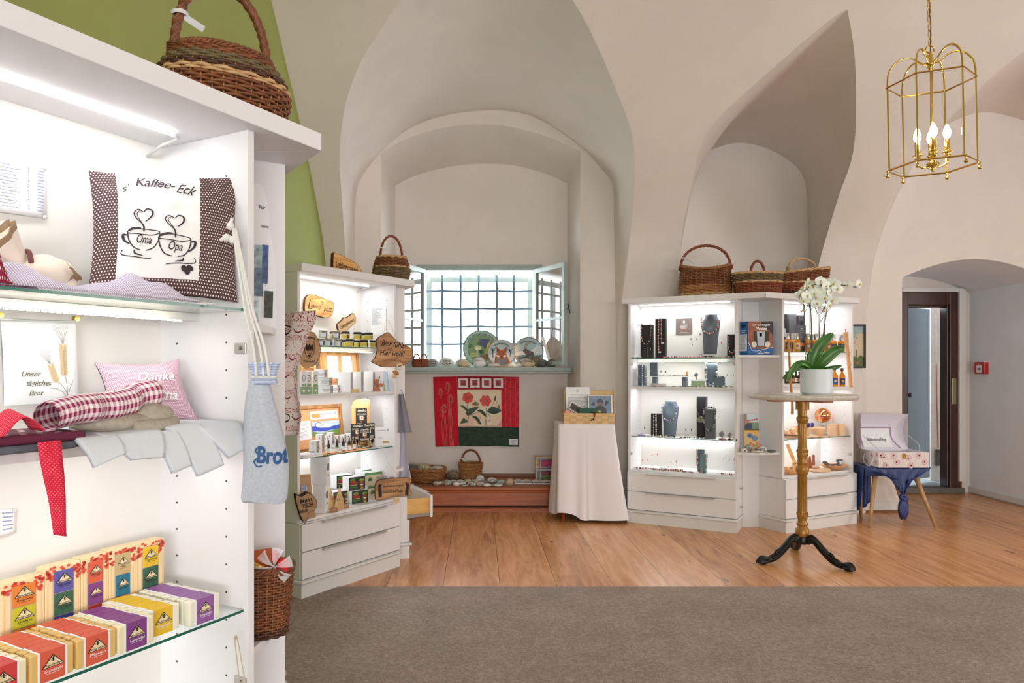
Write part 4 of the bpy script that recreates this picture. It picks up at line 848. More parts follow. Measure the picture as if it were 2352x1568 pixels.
# flowered keepsake box
BXC = NG('board_print'); co = BXC.co('Object'); xx, yy, zz = BXC.sep(co); ln = BXC.math('LESS_THAN', BXC.math('FRACT', BXC.math('MULTIPLY', xx, 1/.085)), .02); BXC.col(BXC.mix(ln, C(228, 218, 214), C(190, 178, 174))); BXC = BXC.set(.6)
INS = mat('lilac_white_lining', C(226, 222, 236), .7)
wx, wy, wz = .205, .145, .125
t = thing('keepsake_box', 'open flower-printed keepsake box with domed lid on the navy covered stool', 'box', (sx0+.038, SD+.06, SEATZ+.008), 0)
b = MB(); b.box((-wx, -wy+.004, 0), (wx, wy-.004, .004)); b.box((-wx, -wy, 0), (wx, -wy+.004, wz)); b.box((-wx, wy-.004, 0), (wx, wy, wz)); b.box((-wx, -wy+.004, .004), (-wx+.004, wy-.004, wz)); b.box((wx-.004, -wy+.004, .004), (wx, wy-.004, wz)); b.build('box_body', BXC, t)
b = MB()
for q in ((-wx+.0045, -wy+.0045, wx-.0045, -wy+.006), (-wx+.0045, wy-.006, wx-.0045, wy-.0045), (-wx+.0045, -wy+.0045, -wx+.006, wy-.0045), (wx-.006, -wy+.0045, wx-.0045, wy-.0045)): b.box((q[0], q[1], .003), (q[2], q[3], wz+.002))
b.build('lining', INS, t)
b = MB(); N = 16; prof_ = [(wy+.075*math.sin(PI*i/N), wz+.30*i/N) for i in range(N+1)]
for (y0, z0), (y1, z1) in zip(prof_, prof_[1:]):
    b.add([(-wx, y0, z0), (wx, y0, z0), (wx, y1, z1), (-wx, y1, z1)], [(0, 1, 2, 3)], 1); b.add([(-wx-.003, y0+.004, z0), (wx+.003, y0+.004, z0), (wx+.003, y1+.004, z1), (-wx-.003, y1+.004, z1)], [(3, 2, 1, 0)], 0)
    for X in (-wx, wx): b.add([(X, wy-.0, z0), (X, y0, z0), (X, y1, z1), (X, wy-.0, z1)], [(0, 1, 2, 3)], 0)
b.build('lid', [BXC, INS], t, smooth=False)
ly = lambda z: wy+.075*math.sin(PI*min(1, max(0, (z-wz)/.30)))-.003
a = Art(lambda x, y, z: Vector((x, ly(y)-z-.001, y))); a._a([(x_, wz+.01+.16*j/6) for j in range(7) for x_ in (-.17, .08)], [(2*j, 2*j+1, 2*j+3, 2*j+2) for j in range(6)], 0)
a.layer(.001).text('Rätselralley', -.045, wz+.075, .036, 1, bold=.012); a.build('lid_sign', [PAPER, INK], t)
b = MB()
for q in ([(-.185, wz+.005), (-.175, wz+.08), (-.18, wz+.175)], [(-.18, wz+.175), (.09, wz+.175)], [(.09, wz+.175), (.095, wz+.08), (.14, wz+.005)]):
    b.tube([(x_, ly(z_)-.004, z_) for x_, z_ in [(v.x, v.y) for v in smooth_pts([(x_, z_, 0) for x_, z_ in q], 5)]], .003, 5)
b.build('pink_ribbon_trim', mat('lilac_ribbon', C(176, 130, 170), .6), t, smooth=True)
b = MB(); b.box((-.012, -wy-.008, wz-.05), (.012, -wy-.001, wz-.008)); b.sph((0, -wy-.010, wz-.038), .007, .005, .009, 10); b.tube([(-.01, -wy-.006, wz-.015), (0, -wy-.012, wz-.03), (.01, -wy-.006, wz-.015)], .003, 5); b.build('latch', BRASS, t, bevel=.001)
b = MB(); b.tube(smooth_pts([(wx-.01, wy-.01, wz+.12), (wx+.02, .03, wz+.05), (wx-.03, -.07, wz+.0), (wx-.04, -.10, wz-.0)], 6), .0028, 5); b.tube(smooth_pts([(-wx+.01, wy-.01, wz+.12), (-wx+.04, .03, wz+.05), (-wx+.06, -.06, wz)], 6), .0028, 5); b.build('lid_cord', WHITE2, t, smooth=True)
b = MB(); b.tube(smooth_pts([(-wx-.003, -.08, wz-.035), (-wx-.03, -.07, .01), (-wx-.02, 0, -.0), (-wx-.02, .06, .03), (-wx-.003, .08, wz-.04)], 6), .0035, 6); b.build('side_handle_cord', WHITE2, t, smooth=True)
PK = [mat('pink_print', C(226, 186, 190), .7), mat('black_print', C(50, 40, 52), .7), mat('blue_print', C(130, 160, 180), .7), mat('brown_print', C(96, 80, 76), .7)]
def blossom(a, x, y, r_, sd):
    r = random.Random(sd)
    for k in range(6): th = k*PI/3+sd; a.layer(.0001+.0001*k).ell(x+r_*.5*math.cos(th), y+r_*.5*math.sin(th), r_*.5, r_*.42, 0, 10, th)
    a.layer(.0012).ell(x, y, r_*.27, m=1, n=10)
    for k in range(9): th = sd*1.3+k*.25; a.layer(.0010).ell(x+r_*1.15*math.cos(th), y+r_*1.1*math.sin(th), r_*.08, m=3, n=6)
    a.ell(x+r_*.9*math.cos(sd*1.3-.5), y+r_*.9*math.sin(sd*1.3-.5), r_*.17, m=2, n=8)
a = Art(lambda x, y, z: Vector((x, -wy-z, y)))
for i, (x, y) in enumerate([(-.165, .085), (-.145, .02), (-.085, .108), (-.06, .045), (.035, .078), (.06, .016), (.125, .11), (.17, .05), (-.19, .12)]): blossom(a, x, y if y < .1 else .1, .024, i+1)
a.build('flower_print', PK, t)
a = Art(lambda x, y, z: Vector((-wx-z, -x, y)))
for i, (x, y) in enumerate([(-.1, .08), (-.04, .03), (.03, .09), (.10, .04), (.11, .10), (-.11, .025)]): blossom(a, x, y, .022, i+11)
a.build('flower_print', PK, t)
# ================================================================ framed picture on the wall
t = thing('framed_picture', 'dark framed painting of a pale house on the wall beside the bottle cabinet', 'picture', (P(1962, 0, 6.53).x, 6.532, P(0, 795, 6.53).z)); s2 = 6.53/F
b = MB(); frame(b, -26*s2, 26*s2, -50*s2, 50*s2, 4.2*s2, -.012, .010); b.build('frame', mat('black_wood_frame', C(32, 34, 34), .4), t, bevel=.002)
a = Art(lambda x, y, z: Vector((x*s2, -z, y*s2))); a.rect(-23, -46, 23, 46, 0); a.layer(.0006).poly([(-23, -46), (23, -46), (23, 30), (8, 32), (0, 17), (-6, 30), (-10, 28), (-12, 20), (-23, 8)], 1); a.layer(.001).poly([(-9, 20), (-6, 30), (-3, 28), (-3, 18)], 3); a.rect(3, -25, 6, -8, 3); a.stroke([(-12, 14), (1, 6), (9, 31), (23, 29)], 1, 3, sm=False); a.layer(.0015).poly([(-23, -46), (23, -46), (23, -26), (15, -20), (8, -26), (-4, -22), (-14, -27), (-23, -24)], 2); a.layer(.002).ell(8, -38, 5, 3, 4)
a.build('painting', [mat('painted_sky', C(150, 174, 178), .7, var=.06), mat('painted_house', C(206, 190, 160), .7, var=.05), mat('painted_bush', C(96, 112, 72), .8, var=.5, sc=90), mat('painted_brown', C(120, 92, 74), .7), mat('painted_red', C(170, 90, 80), .7)], t)
# ================================================================ brass lantern
LD = 3.35; ls = LD/F; lx = P(2153, 0, LD).x
t = thing('hanging_lantern', 'hexagonal brass and glass lantern hanging on a chain', 'lantern', (lx, LD, P(0, 846, LD).z), math.radians(9), rot=(0, math.radians(-1.5), math.radians(10)))
zz_ = lambda y: (846-y)*ls
LZT, LZB, LR = zz_(190), zz_(383), 88*ls
hexv = [(LR*math.cos(PI/3*k+PI/6), LR*math.sin(PI/3*k+PI/6)) for k in range(6)]
def hexring(z, r_, m='rail', th=.006):
    b = MB()
    for k in range(6):
        a, c = hexv[k], hexv[(k+1) % 6]; A = Vector((a[0]*r_, a[1]*r_, z)); B = Vector((c[0]*r_, c[1]*r_, z)); b.tube([A, B], th*.7, 4, up=(0, 0, 1))
    return b
hexring(LZT, 1.03).build('top_rail', BRASS, t); hexring(LZB, 1.05).build('bottom_rail', BRASS, t)
for k in range(6):
    x, y = hexv[k]; b = MB(); b.tube([(x, y, LZB), (x, y, LZT)], .0048, 4); b.build('corner_post', BRASS, t)
    b = MB(); pts = [(1, 0), (.995, .035), (.95, .075), (.80, .110), (.6, .125), (.4, .118), (.22, .095), (.1, .085)]
    b.tube(smooth_pts([(x*r_, y*r_, LZT+z) for r_, z in pts], 4), .0052, 6, flat=.6); b.build('arch_bar', BRASS, t, smooth=True)
    b = MB(); b.at((x*1.04, y*1.04, LZB-.022)); b.lathe([(0, -.010), (.006, -.010), (.011, -.004), (.005, .002), (.004, .012), (.007, .02), (0, .022)], 12); b.build('finial', BRASS, t, smooth=True)
    x2, y2 = hexv[(k+1) % 6]; A = Vector((x, y, 0)); B = Vector((x2, y2, 0)); d = (B-A).normalized()*.008; n_ = Vector((d.y, -d.x, 0)).normalized()*.001
    b = MB(); a_, c_ = A+d, B-d; b.prism([((a_-n_).x, (a_-n_).y), ((c_-n_).x, (c_-n_).y), ((c_+n_).x, (c_+n_).y), ((a_+n_).x, (a_+n_).y)], LZB+.008, LZT-.008); b.build('glass_pane', LGLASS, t)
b = MB(); b.at((0, 0, LZT+.075)); b.lathe([(0, -.03), (.006, -.028), (.011, -.02), (.008, -.012), (.018, 0), (.022, .012), (.010, .024), (.014, .034), (.007, .04), (.012, .048), (.004, .056), (0, .058)], 18); b.build('hub', BRASS, t, smooth=True)
b = MB(); b.tube([(.022*math.cos(q*PI/8), 0, LZT+.150+.017*math.sin(q*PI/8)) for q in range(16)], .0035, 6, closed=True); b.build('ring', BRASS, t, smooth=True)
b = MB(); b.tube([(.004, 0, LZT+.06), (0, .004, 0+LZB+.03)], .006, 8); b.at((0, 0, LZB+.01)); b.lathe([(0, -.035), (.006, -.032), (.010, -.026), (.006, -.02), (.024, -.008), (.027, .004), (.018, .012), (.009, .016), (.014, .03), (.010, .04), (.012, .06), (0, .062)], 18)
b.at(); b.build('stem', BRASS, t, smooth=True)
BULB = emit('lit_bulb', (1, .84, .56, 1), 200)
for k in range(4):
    th = PI/4+k*PI/2+.15; cx_, cy_ = .058*math.cos(th), .058*math.sin(th); zc = LZB+.085
    b = MB(); b.tube(smooth_pts([(0, 0, LZB+.005), (cx_*.5, cy_*.5, LZB-.004), (cx_, cy_, LZB+.012), (cx_, cy_, LZB+.03)], 5), .0042, 6); b.at((cx_, cy_, LZB+.03)); b.lathe([(0, 0), (.008, .002), (.015, .012), (.008, .018), (.022, .026), (.022, .029), (.010, .031), (.011, .034), (.011, .09), (0, .09)], 16); b.at()
    ar = b.build('candle_arm', BRASS, t, smooth=True)
    b = MB(); b.at((cx_, cy_, LZB+.12)); b.lathe([(.009, 0), (.013, .008), (.0165, .022), (.015, .036), (.010, .05), (.004, .062), (0, .066)], 14); b.build('bulb', BULB, ar, smooth=True)
top_ = prp(interp([(PR[i][0], i) for i in range(len(PR)-1, -1, -1)], LD), lx).z-t.location.z; z = LZT+.165; k = 0
b = MB(); b.tube([(.003, .002, LZT+.13), (.004, -.003, z+.1), (.0, .003, z+.25), (.004, 0, top_+.1)], .0028, 6); b.build('lamp_cable', mat('brown_flex', C(110, 84, 50), .5), t, smooth=True)
b = MB()
while z < top_+.1:
    hor = k % 2; b.tube([((.0085*math.cos(q*PI/6) if hor else 0), (0 if hor else .0085*math.cos(q*PI/6)), z+.019+(.019 if 0 < q < 6 else 0)*0+.021*math.sin(q*PI/6)) for q in range(12)], .0019, 5, closed=True); z += .034; k += 1
b.build('chain', BRASS, t, smooth=True)
# ================================================================ goods in the nearest cabinet L
def loc(c, x, y, v): u, z = c.hit(x, y, v); return Vector((u, v, z))
def pillow(name, label, c, px, vb, vt, thick, mats, mf, art=None, pinch=.05, nz=.006, cat='cushion', n=36, us=1, vs_=1, zmin=None, arts=None, wr=9, group=None):
    'soft cushion between four corner pixels (bl, br, tr, tl) in a cabinet frame'
    vb = vb if isinstance(vb, tuple) else (vb, vb); vt = vt if isinstance(vt, tuple) else (vt, vt)
    K = [loc(c, *px[0], vb[0]), loc(c, *px[1], vb[1]), loc(c, *px[2], vt[1]), loc(c, *px[3], vt[0])]
    if zmin: 
        for k in K[:2]: k.z = zmin
    o = (K[0]+K[1])/2; K = [k-o for k in K]; N = (K[1]-K[0]).cross(K[3]-K[0]).normalized()
    if N.y > 0: N = -N
    def base(u, v): return (K[0]*(1-u)*(1-v)+K[1]*u*(1-v)+K[2]*u*v+K[3]*(1-u)*v)
    def f(u, v, side=1, lift=0):
        uu = u+pinch*(.5-u)*2*(4*v*(1-v))*abs(2*u-1); vv = v+pinch*(.5-v)*2*(4*u*(1-u))*abs(2*v-1)
        q = base(uu, vv); bl = max(0, 4*u*(1-u))**.5*max(0, 4*v*(1-v))**.5
        w_ = noise.noise(Vector((u*wr, v*wr*.8, side*3+len(name))))*nz*bl**.5+noise.noise(Vector((u*3.1, v*2.7, 5)))*nz*1.5*bl
        return q+N*side*(thick*bl+.002)+N*(w_+lift)
    b = MB(); b.grid(lambda u, v: f(u, v), n, n, mf=mf, us=us, vs_=vs_); b.grid(lambda u, v: f(1-u, v, -1), n, n, mf=lambda u, v: mf(1-u, v), us=us, vs_=vs_)
    t = thing(name, label, cat, c.W(o.x, o.y, o.z), c.rz, group); b.build('cushion_cover' if cat == 'cushion' else 'cover', mats, t, smooth=True)
    if art:
        a = Art(lambda x, y, z: f(x, y, 1, z), lift=.0028); art(a); a.build('embroidery', arts, t)
    return t
BRN = C(84, 56, 54); DOT = dots('brown_polka_fabric', BRN, C(232, 224, 222), 44, .24, 'UV'); CRM = mat('cream_cotton', C(240, 238, 236), .9, bump=.15, bsc=400); EMB = mat('dark_plum_thread', C(52, 36, 44), .7)
def cups(a):
    a.text("s'", .205, .80, .085, 0, shear=.4, rot=.3); a.text('Kaffee-', .41, .02, .13, 0, bold=.006, shear=.45, arc=.85, rot=-.015, width=.27, space=.95); a.text('Eck', .41, .02, .125, 0, bold=.006, shear=.35, arc=.82, rot=.235, width=.13)
    def cup(cx, cy, s, flip):
        sx = s*.60; f = -1 if flip else 1
        a.stroke([(cx-sx, cy+0.142*s), (cx-sx*.9, cy-0.213*s), (cx-sx*.6, cy-0.511*s), (cx-.1*s, cy-0.625*s)], .008, 0); a.stroke([(cx+sx, cy+0.142*s), (cx+sx*.92, cy-0.213*s), (cx+sx*.62, cy-0.511*s), (cx+.1*s, cy-0.625*s)], .008, 0)
        a.stroke([(cx+sx*math.cos(t), cy+0.170*s+.13*s*math.sin(t)) for t in [k*PI/10 for k in range(21)]], .007, 0, 2); a.stroke([(cx-sx*.98, cy+0.199*s), (cx-sx*.7, cy+0.298*s), (cx-.1*s, cy+0.334*s)], .020, 0, taper=True)
        a.stroke([(cx-f*sx, cy+0.028*s), (cx-f*(sx+.16*s), cy+0.071*s), (cx-f*(sx+.13*s), cy-0.170*s), (cx-f*sx*.86, cy-0.369*s)], .018, 0, taper=True)
        a.stroke([(cx+.0, cy+0.170*s), (cx-.02*s, cy+0.497*s), (cx-.26*s, cy+0.781*s), (cx-.36*s, cy+1.022*s), (cx-.20*s, cy+1.193*s), (cx-.02*s, cy+1.051*s)], .008, 0, 4); a.stroke([(cx+.02*s, cy+0.170*s), (cx+.02*s, cy+0.454*s), (cx-.20*s, cy+0.824*s), (cx-.24*s, cy+1.022*s), (cx-.12*s, cy+1.136*s)], .005, 0, 4)
        a.stroke([(cx+.0*s, cy+1.051*s), (cx+.14*s, cy+1.221*s), (cx+.32*s, cy+1.136*s), (cx+.30*s, cy+0.880*s), (cx+.08*s, cy+0.653*s)], .014, 0, 4, taper=True)
        a.stroke([(cx-sx*.8*f-.05*f, cy-0.596*s), (cx-sx*.9*f-.04*f, cy-0.795*s), (cx-.1*s, cy-0.937*s), (cx+.3*s*f, cy-0.966*s)], .007, 0); a.stroke([(cx-sx*.55*f, cy-0.625*s), (cx-sx*.5*f, cy-0.767*s), (cx, cy-0.852*s)], .012, 0, taper=True)
    cup(.325, .40, .175, False); cup(.53, .36, .18, True); a.text('Oma', .325, .37, .09, 0, bold=.006, shear=.35, width=.10); a.text('Opa', .53, .325, .09, 0, bold=.006, shear=.35, width=.095)
    a.ell(.60, .165, .022, .026, 0, 14, .6); a.ell(.64, .175, .022, .026, 0, 14, 1.0); a.ell(.622, .145, .02, .024, 0, 14, 0)
pillow('cushion', 'brown and white polka dot cushion embroidered with two coffee cups', cL, [(200, 665), (545, 702), (553, 408), (203, 392)], (.20, .055), (.29, .085), .045, [DOT, CRM], lambda u, v: 1 if .16 < u < .70 and v > .095 else 0, cups, arts=[EMB], zmin=1.452, pinch=.035, n=44, us=1.15, vs_=1)
# cream drawstring bag with deer
DEER = mat('brown_deer_print', C(150, 122, 92), .8); GH = gingham('brown_gingham', C(230, 215, 205), C(120, 70, 70), 26); CRB = mat('cream_linen', C(238, 226, 210), .9, bump=.2, bsc=300)
q = loc(cL, 105, 600, .22); t = thing('fabric_bag', 'cream drawstring bag with a brown deer lying left of the coffee cushion', 'bag', cL.W(q.x, .22, 1.449), cL.rz)
b = MB(); b.sph((0, 0, .036), .062, .05, .040, 22, e=lambda d: 1+.10*noise.noise(d*2.2)); b.build('bag_body', CRB, t, smooth=True)
b = MB()
def neck(u, v): th = 2*PI*u; r = lerp(.015, .046, v**1.2)*(1+.12*math.sin(th*7)*v); return Vector((-.045-.05*v+math.cos(th)*r*.7*.8, math.sin(th)*r*.8, .055+.045*v+math.cos(th)*r*.75))
b.grid(neck, 42, 6, cu=True, mf=lambda u, v: 1 if v > .84 else 0); b.build('gathered_neck', [CRB, DEER], t, smooth=True, solid=.0015)
b = MB(); b.tube([(-.04+.004*math.cos(k), .026*math.sin(k*PI/6), .058+.022*math.cos(k*PI/6)) for k in range(12)], .005, 6, closed=True); b.build('gingham_band', GH, t, smooth=True)
a = Art(lambda x, y, z: Vector((x*.8+.012, -.056*max(.1, 1-((x*.8+.012)/.064)**2-(y*.8/.042)**2)**.5-z-.004, y*.8+.036))); a.poly([(.0, .018), (.012, .020), (.026, .006), (.042, .002), (.050, -.004), (.052, -.014), (.046, -.008), (.034, -.008), (.028, -.014), (.012, -.008), (-.002, -.018), (.004, -.006), (.012, .004), (.006, .012)], 0); a.stroke([(.010, .02), (.016, .028), (.010, .034)], .002, 0); a.stroke([(.006, .02), (.0, .028), (.004, .034)], .002, 0); a.build('deer_print', [DEER], t)
# rumpled striped cloths
def rumple(name, label, c, pts, z, mats, hgt, cat='cloth', us=1, vs_=1, seed=0, nu=40, nv=16, wd=.10, solid=.003):
    'cloth lying along a line of (x px, v) with rumples'
    L = resample([Vector((c.u(x, v), v, 0)) for x, v in pts], nu+1); o = L[len(L)//2].copy(); b = MB()
    def fn(u, v):
        p = L[int(round(u*nu))]-o; a = (v-.5)*2; e = (1-abs(a)**2.5)*(1-abs(2*u-1)**6)
        return Vector((p.x, p.y+a*wd*.5, .002+hgt*e*(.62+.38*math.sin(u*9+seed))*(1+.5*noise.noise(Vector((u*7, v*3, seed)))) ))
    b.grid(fn, nu, nv, us=us, vs_=vs_); o_ = tag(b.build(name, mats, None, smooth=True, solid=solid), label, cat, loc=c.W(o.x, o.y, z+.003), rz=c.rz); return o_
PST = stripes('lilac_pinstripe', C(232, 228, 240), C(176, 160, 190), 90, .5, 0); MST = stripes('mauve_stripe', C(226, 200, 220), C(170, 110, 150), 40, .5, 0)
rumple('striped_cloth', 'pale lilac striped cloth lying along the front of the top glass shelf', cL, [(-60, .12), (120, .11), (300, .10), (415, .09)], 1.438, PST, .045, us=1, seed=1, wd=.13)
rumple('pink_striped_cloth', 'pink striped cloth bunched at the far left of the top glass shelf', cL, [(-80, .20), (0, .19), (60, .17)], 1.438, MST, .055, us=1, seed=4, nu=20)
REDDOT = dots('crimson_polka', C(170, 24, 52), C(240, 190, 200), 26, .16)
rumple('red_dotted_cloth', 'small corner of dark red dotted fabric at the left edge of the top shelf', cL, [(-60, .07), (-20, .065), (14, .06)], 1.438, dots('darkred_polka', C(140, 24, 60), C(240, 220, 224), 14, .2), .05, nu=12, seed=2, wd=.04)
for k in range(3):
    u_, _ = cL.hit(400+14*k, 690, .08); o = tag(MB().box((-.055, -.03, 0), (.055, .03, .0016)).build('paper_tag', PAPER), 'flat white paper tag lying under the coffee cushion edge', 'paper', 'paper tags under the coffee cushion', loc=cL.W(u_, .075, 1.4385+.002*k), rz=cL.rz+.1*k)
def sheet(name, label, c, px, v, art, mats, z0=None, pins=None, cat='paper', curl=.006):
    K = [loc(c, *p_, v) for p_ in px]; o = (K[0]+K[1]+K[2]+K[3])/4; K = [k-o for k in K]
    f = lambda x, y, l: (K[0]*(1-x)*(1-y)+K[1]*x*(1-y)+K[2]*x*y+K[3]*(1-x)*y)+Vector((0, -l-curl*(1-y)**2*math.sin(PI*x), 0))
    t = thing(name, label, cat, c.W(o.x, o.y, o.z), c.rz); b = MB(); b.grid(lambda u, w_: f(u, w_, 0), 8, 8); b.build('sheet', mats[0], t, smooth=True, solid=.0006)
    if art: a = Art(f, lift=.0012); art(a); a.build('print', mats[1:], t)
    for (x, y) in pins or []: b = MB(); q = f(x, y, .002); b.sph(tuple(q), .0045, .003, .0045, 10); b.build('pin', WHITE2, t, smooth=True)
    return t
BLP = mat('pale_blue_print', C(150, 160, 190), .8)
def plist(a):
    a.text('Preisliste', .3, .95, .05, 0)
    for k in range(14): y = .88-k*.058; a.lines(.05, y-.02, .58, y+.02, 1, .012, 0, .5, k); a.rect(.70, y-.006, .715, y+.006, 0); a.lines(.84, y-.02, .96, y+.02, 1, .018, 0, .1, k)
sheet('price_list', 'printed white price list pinned to the cabinet back above the cream bag', cL, [(-38, 482), (106, 502), (107, 382), (-38, 350)], DEP-.014, lambda a: [a.lines(.05, .88-k*.058-.02, .52+.1*((k*7) % 3)/3, .88-k*.058+.02, 1, .013, 0, .3, k) for k in range(14)]+[a.lines(.84, .88-k*.058-.02, .96, .88-k*.058+.02, 1, .02, 0, .1, k+40) for k in range(14)]+[a.rect(.68, .88-k*.058-.01, .70, .88-k*.058+.01, 0) for k in range(14)], [PAPER, BLP], pins=[(.97, .02), (.97, .96)])
sheet('price_note', 'small white note pinned low on the cabinet back left of the red ribbon', cL, [(-60, 1240), (37, 1222), (37, 1168), (-60, 1172)], DEP-.014, lambda a: [a.lines(.65, .15+k*.16, .92, .27+k*.16, 1, .05, 0, .1, k) for k in range(5)], [PAPER, BLP], pins=[(.95, .95)])
# bread banner in clear wrap
GOLDT = mat('golden_thread', C(214, 180, 120), .6); GRYT = mat('grey_brown_thread', C(110, 104, 84), .7)
def wheat(a):
    def ear(x, y, s, rot, L):
        for k in range(L):
            for sd in (-1, 1): px_, py_ = sd*.026*s, k*.036*s; X = x+px_*math.cos(rot)-py_*math.sin(rot); Y = y+px_*math.sin(rot)+py_*math.cos(rot); a.ell(X, Y, .013*s, .030*s, 0, 10, rot-sd*.5)
        for k in range(-3, 4): tx_, ty_ = k*.03*s, (L*.036+.17)*s; a.stroke([(x+.0-(L*.034*s)*math.sin(rot), y+L*.034*s*math.cos(rot)), (x+tx_*math.cos(rot)-ty_*math.sin(rot), y+tx_*math.sin(rot)+ty_*math.cos(rot))], .003, 1)
    ear(.76, .37, 1.15, .02, 9); ear(.64, .28, .9, .38, 7)
    a.stroke([(.82, .02), (.80, .18), (.76, .37)], .006, 1); a.stroke([(.81, .10), (.74, .2), (.64, .28)], .005, 1); a.stroke([(.81, .06), (.7, .16), (.55, .19)], .005, 1); a.stroke([(.82, .04), (.84, .18), (.89, .28)], .005, 1)
    a.text('Unser', .30, .36, .085, 1, shear=.3, bold=.012, width=.24); a.text('tägliches', .40, .25, .085, 1, shear=.3, bold=.012, width=.32); a.text('Brot', .37, .13, .085, 1, shear=.3, bold=.012, width=.18)
t = pillow('bread_banner', 'white embroidered bread cloth with wheat ears in clear wrap, hung on the back', cL, [(8, 932), (181, 925), (173, 740), (0, 733)], .305, .31, .012, [mat('white_satin', C(240, 243, 244), .5)], lambda u, v: 0, wheat, arts=[GOLDT, GRYT], cat='wall hanging', pinch=.01, nz=.002, n=16)
wq = t.matrix_world
b = MB(); K0, K1 = loc(cL, -2, 733, .295), loc(cL, 174, 740, .295); o_ = cL.I @ t.location; K0 -= o_; K1 -= o_; b.tube([K0, K1], .003, 6); b.build('hanging_rod', GLASS, t)
for K in (K0, K1): b = MB(); b.cyl(tuple(K+Vector((0, .006, .008))), tuple(K+Vector((0, -.006, .008))), .006, n=12); b.build('gold_clip', BRASS, t)
PDOT = dots('pink_checked_fabric', C(206, 156, 178), C(246, 232, 238), 46, .30); WTH = mat('white_thread', C(250, 250, 250), .6)
pillow('cushion', 'pink and white checked cushion embroidered Danke Oma', cL, [(238, 968), (462, 979), (412, 824), (216, 832)], (.22, .15), (.28, .22), .035, [PDOT], lambda u, v: 0, lambda a: (a.text('Danke', .58, .66, .22, 0, bold=.012, shear=.4, rot=-.03, width=.46), a.text('Oma', .60, .36, .22, 0, bold=.012, shear=.4, rot=-.03, width=.34)), arts=[WTH], zmin=1.172, pinch=.08)
# gingham-trimmed linen bag lying on the towels
GM = gingham('wine_gingham', C(244, 232, 236), C(150, 30, 80), 27, .38); LIN = mat('natural_linen', C(176, 166, 150), .95, var=.12, sc=120, bump=.4, bsc=500)
q0, q1 = loc(cL, 112, 955, .06), loc(cL, 346, 915, .13); oc = (q0+q1)/2; oc.z = 1.172
t = thing('linen_bag', 'grey linen bag with wine red gingham cuff lying on the folded towels', 'bag', cL.W(*oc), cL.rz)
A0, A1 = loc(cL, 110, 958, .05)-oc, loc(cL, 346, 908, .12)-oc
def cuff(u, v):
    th = 2*PI*v; c_ = A0.lerp(A1, u); w_ = .006*math.sin(u*17)+.004*math.sin(u*31+1); hh = lerp(.026, .030, u)
    return c_+Vector((0, .040*math.cos(th)+w_, hh*math.sin(th)+.004*math.sin(u*8)))
b = MB(); b.grid(cuff, 50, 28, us=1, vs_=1); b.build('gingham_cuff', GM, t, smooth=True, solid=.0012)
b = MB(); b.sph((.035, .0, .020), .10, .05, .022, 24, e=lambda d: 1+.12*noise.noise(d*2.5)); b.sph((.095, -.0, .030), .055, .05, .028, 20, e=lambda d: 1+.18*noise.noise(d*2.1+Vector((3, 0, 0)))); b.tube(smooth_pts([(.03, -.045, .012), (.09, -.05, .012), (.135, -.03, .016), (.14, .02, .018)], 5), .014, 8); b.build('bag_body', LIN, t, smooth=True)
# folded waffle towels over the shelf edge
WAF = NG('blue_white_waffle'); _c = WAF.co('UV', (1, 1, 1)); _w = WAF.n('ShaderNodeTexWave'); WAF.put(_w.inputs[0], _c); _w.inputs['Scale'].default_value = 14; _w.inputs['Distortion'].default_value = 1.5; WAF.col(WAF.mix(_w.outputs['Fac'], C(208, 216, 228), C(240, 241, 242))); WAF.bump(_w.outputs['Fac'], .3, .002); WAF = WAF.set(.9)
def towel(k, tl, tr, br, bl, back=.26, label=''):
    V = .012; z = 1.160; A, B, Cc, D = loc(cL, *tl, V), loc(cL, *tr, V), loc(cL, *br, V-.03), loc(cL, *bl, V-.03); A.z = B.z = z+.012
    o = (A+B)/2; o.z = z
    def fn(u, v):
        if v < .5: q = v*2; p = A.lerp(B, u); p = Vector((p.x+(.04)*(1-q), lerp(back, V, q), z+.010+.012*k/5+.004*math.sin(u*9+k)*(1-q)))
        else: q = (v-.5)*2; p = A.lerp(B, u).lerp(D.lerp(Cc, u), q); p.y -= .006*math.sin(PI*q)
        return p-o
    b = MB(); b.grid(fn, 14, 22); tag(b.build('waffle_towel', WAF, None, smooth=True, solid=.009), label, 'towel', 'folded waffle towels over the middle shelf edge', loc=cL.W(*o), rz=cL.rz)
towel(1, (176, 1030), (268, 1030), (286, 1042), (216, 1074), .2, 'pale blue waffle towel over the shelf edge, leftmost, beside the red ribbon')
towel(2, (236, 1024), (372, 1022), (372, 1050), (302, 1056), .2, 'pale blue waffle towel with a rounded fold under the linen bag')
towel(0, (345, 1022), (405, 1018), (437, 1070), (396, 1087), .24, 'narrow pale blue waffle towel hanging right of the linen bag')
towel(4, (392, 1016), (470, 1012), (512, 1068), (454, 1094), .28, 'pale blue waffle towel whose pointed corner hangs lowest')
towel(3, (455, 1004), (556, 1000), (557, 1034), (526, 1052), .3, 'pale blue waffle towel, rightmost, against the side panel')
MDOT = dots('maroon_polka', C(98, 28, 58), C(236, 214, 220), 34, .2, 'Object'); GRC = mat('slate_grey_cloth', C(96, 98, 108), .9, bump=.2)
for (nm, lb, m_, z0, h_, x1, mm) in (('folded_cloth', 'folded slate grey cloth under the maroon dotted one on the middle shelf', GRC, 1.158, .014, 168, 0), ('folded_cloth', 'folded maroon cloth with white dots on the middle shelf', MDOT, 1.1725, .016, 188, 1)):
    u1 = cL.u(x1, .03); b = MB(); b.box((-.22, 0, 0), (0, .15, h_)); tag(b.build(nm, m_, None, bevel=.006, seg=3), lb, 'cloth', loc=cL.W(u1, .015, z0), rz=cL.rz)
RD2 = dots('red_heart_ribbon', C(226, 30, 66), C(250, 190, 200), 5, .14, 'UV', 4.0)
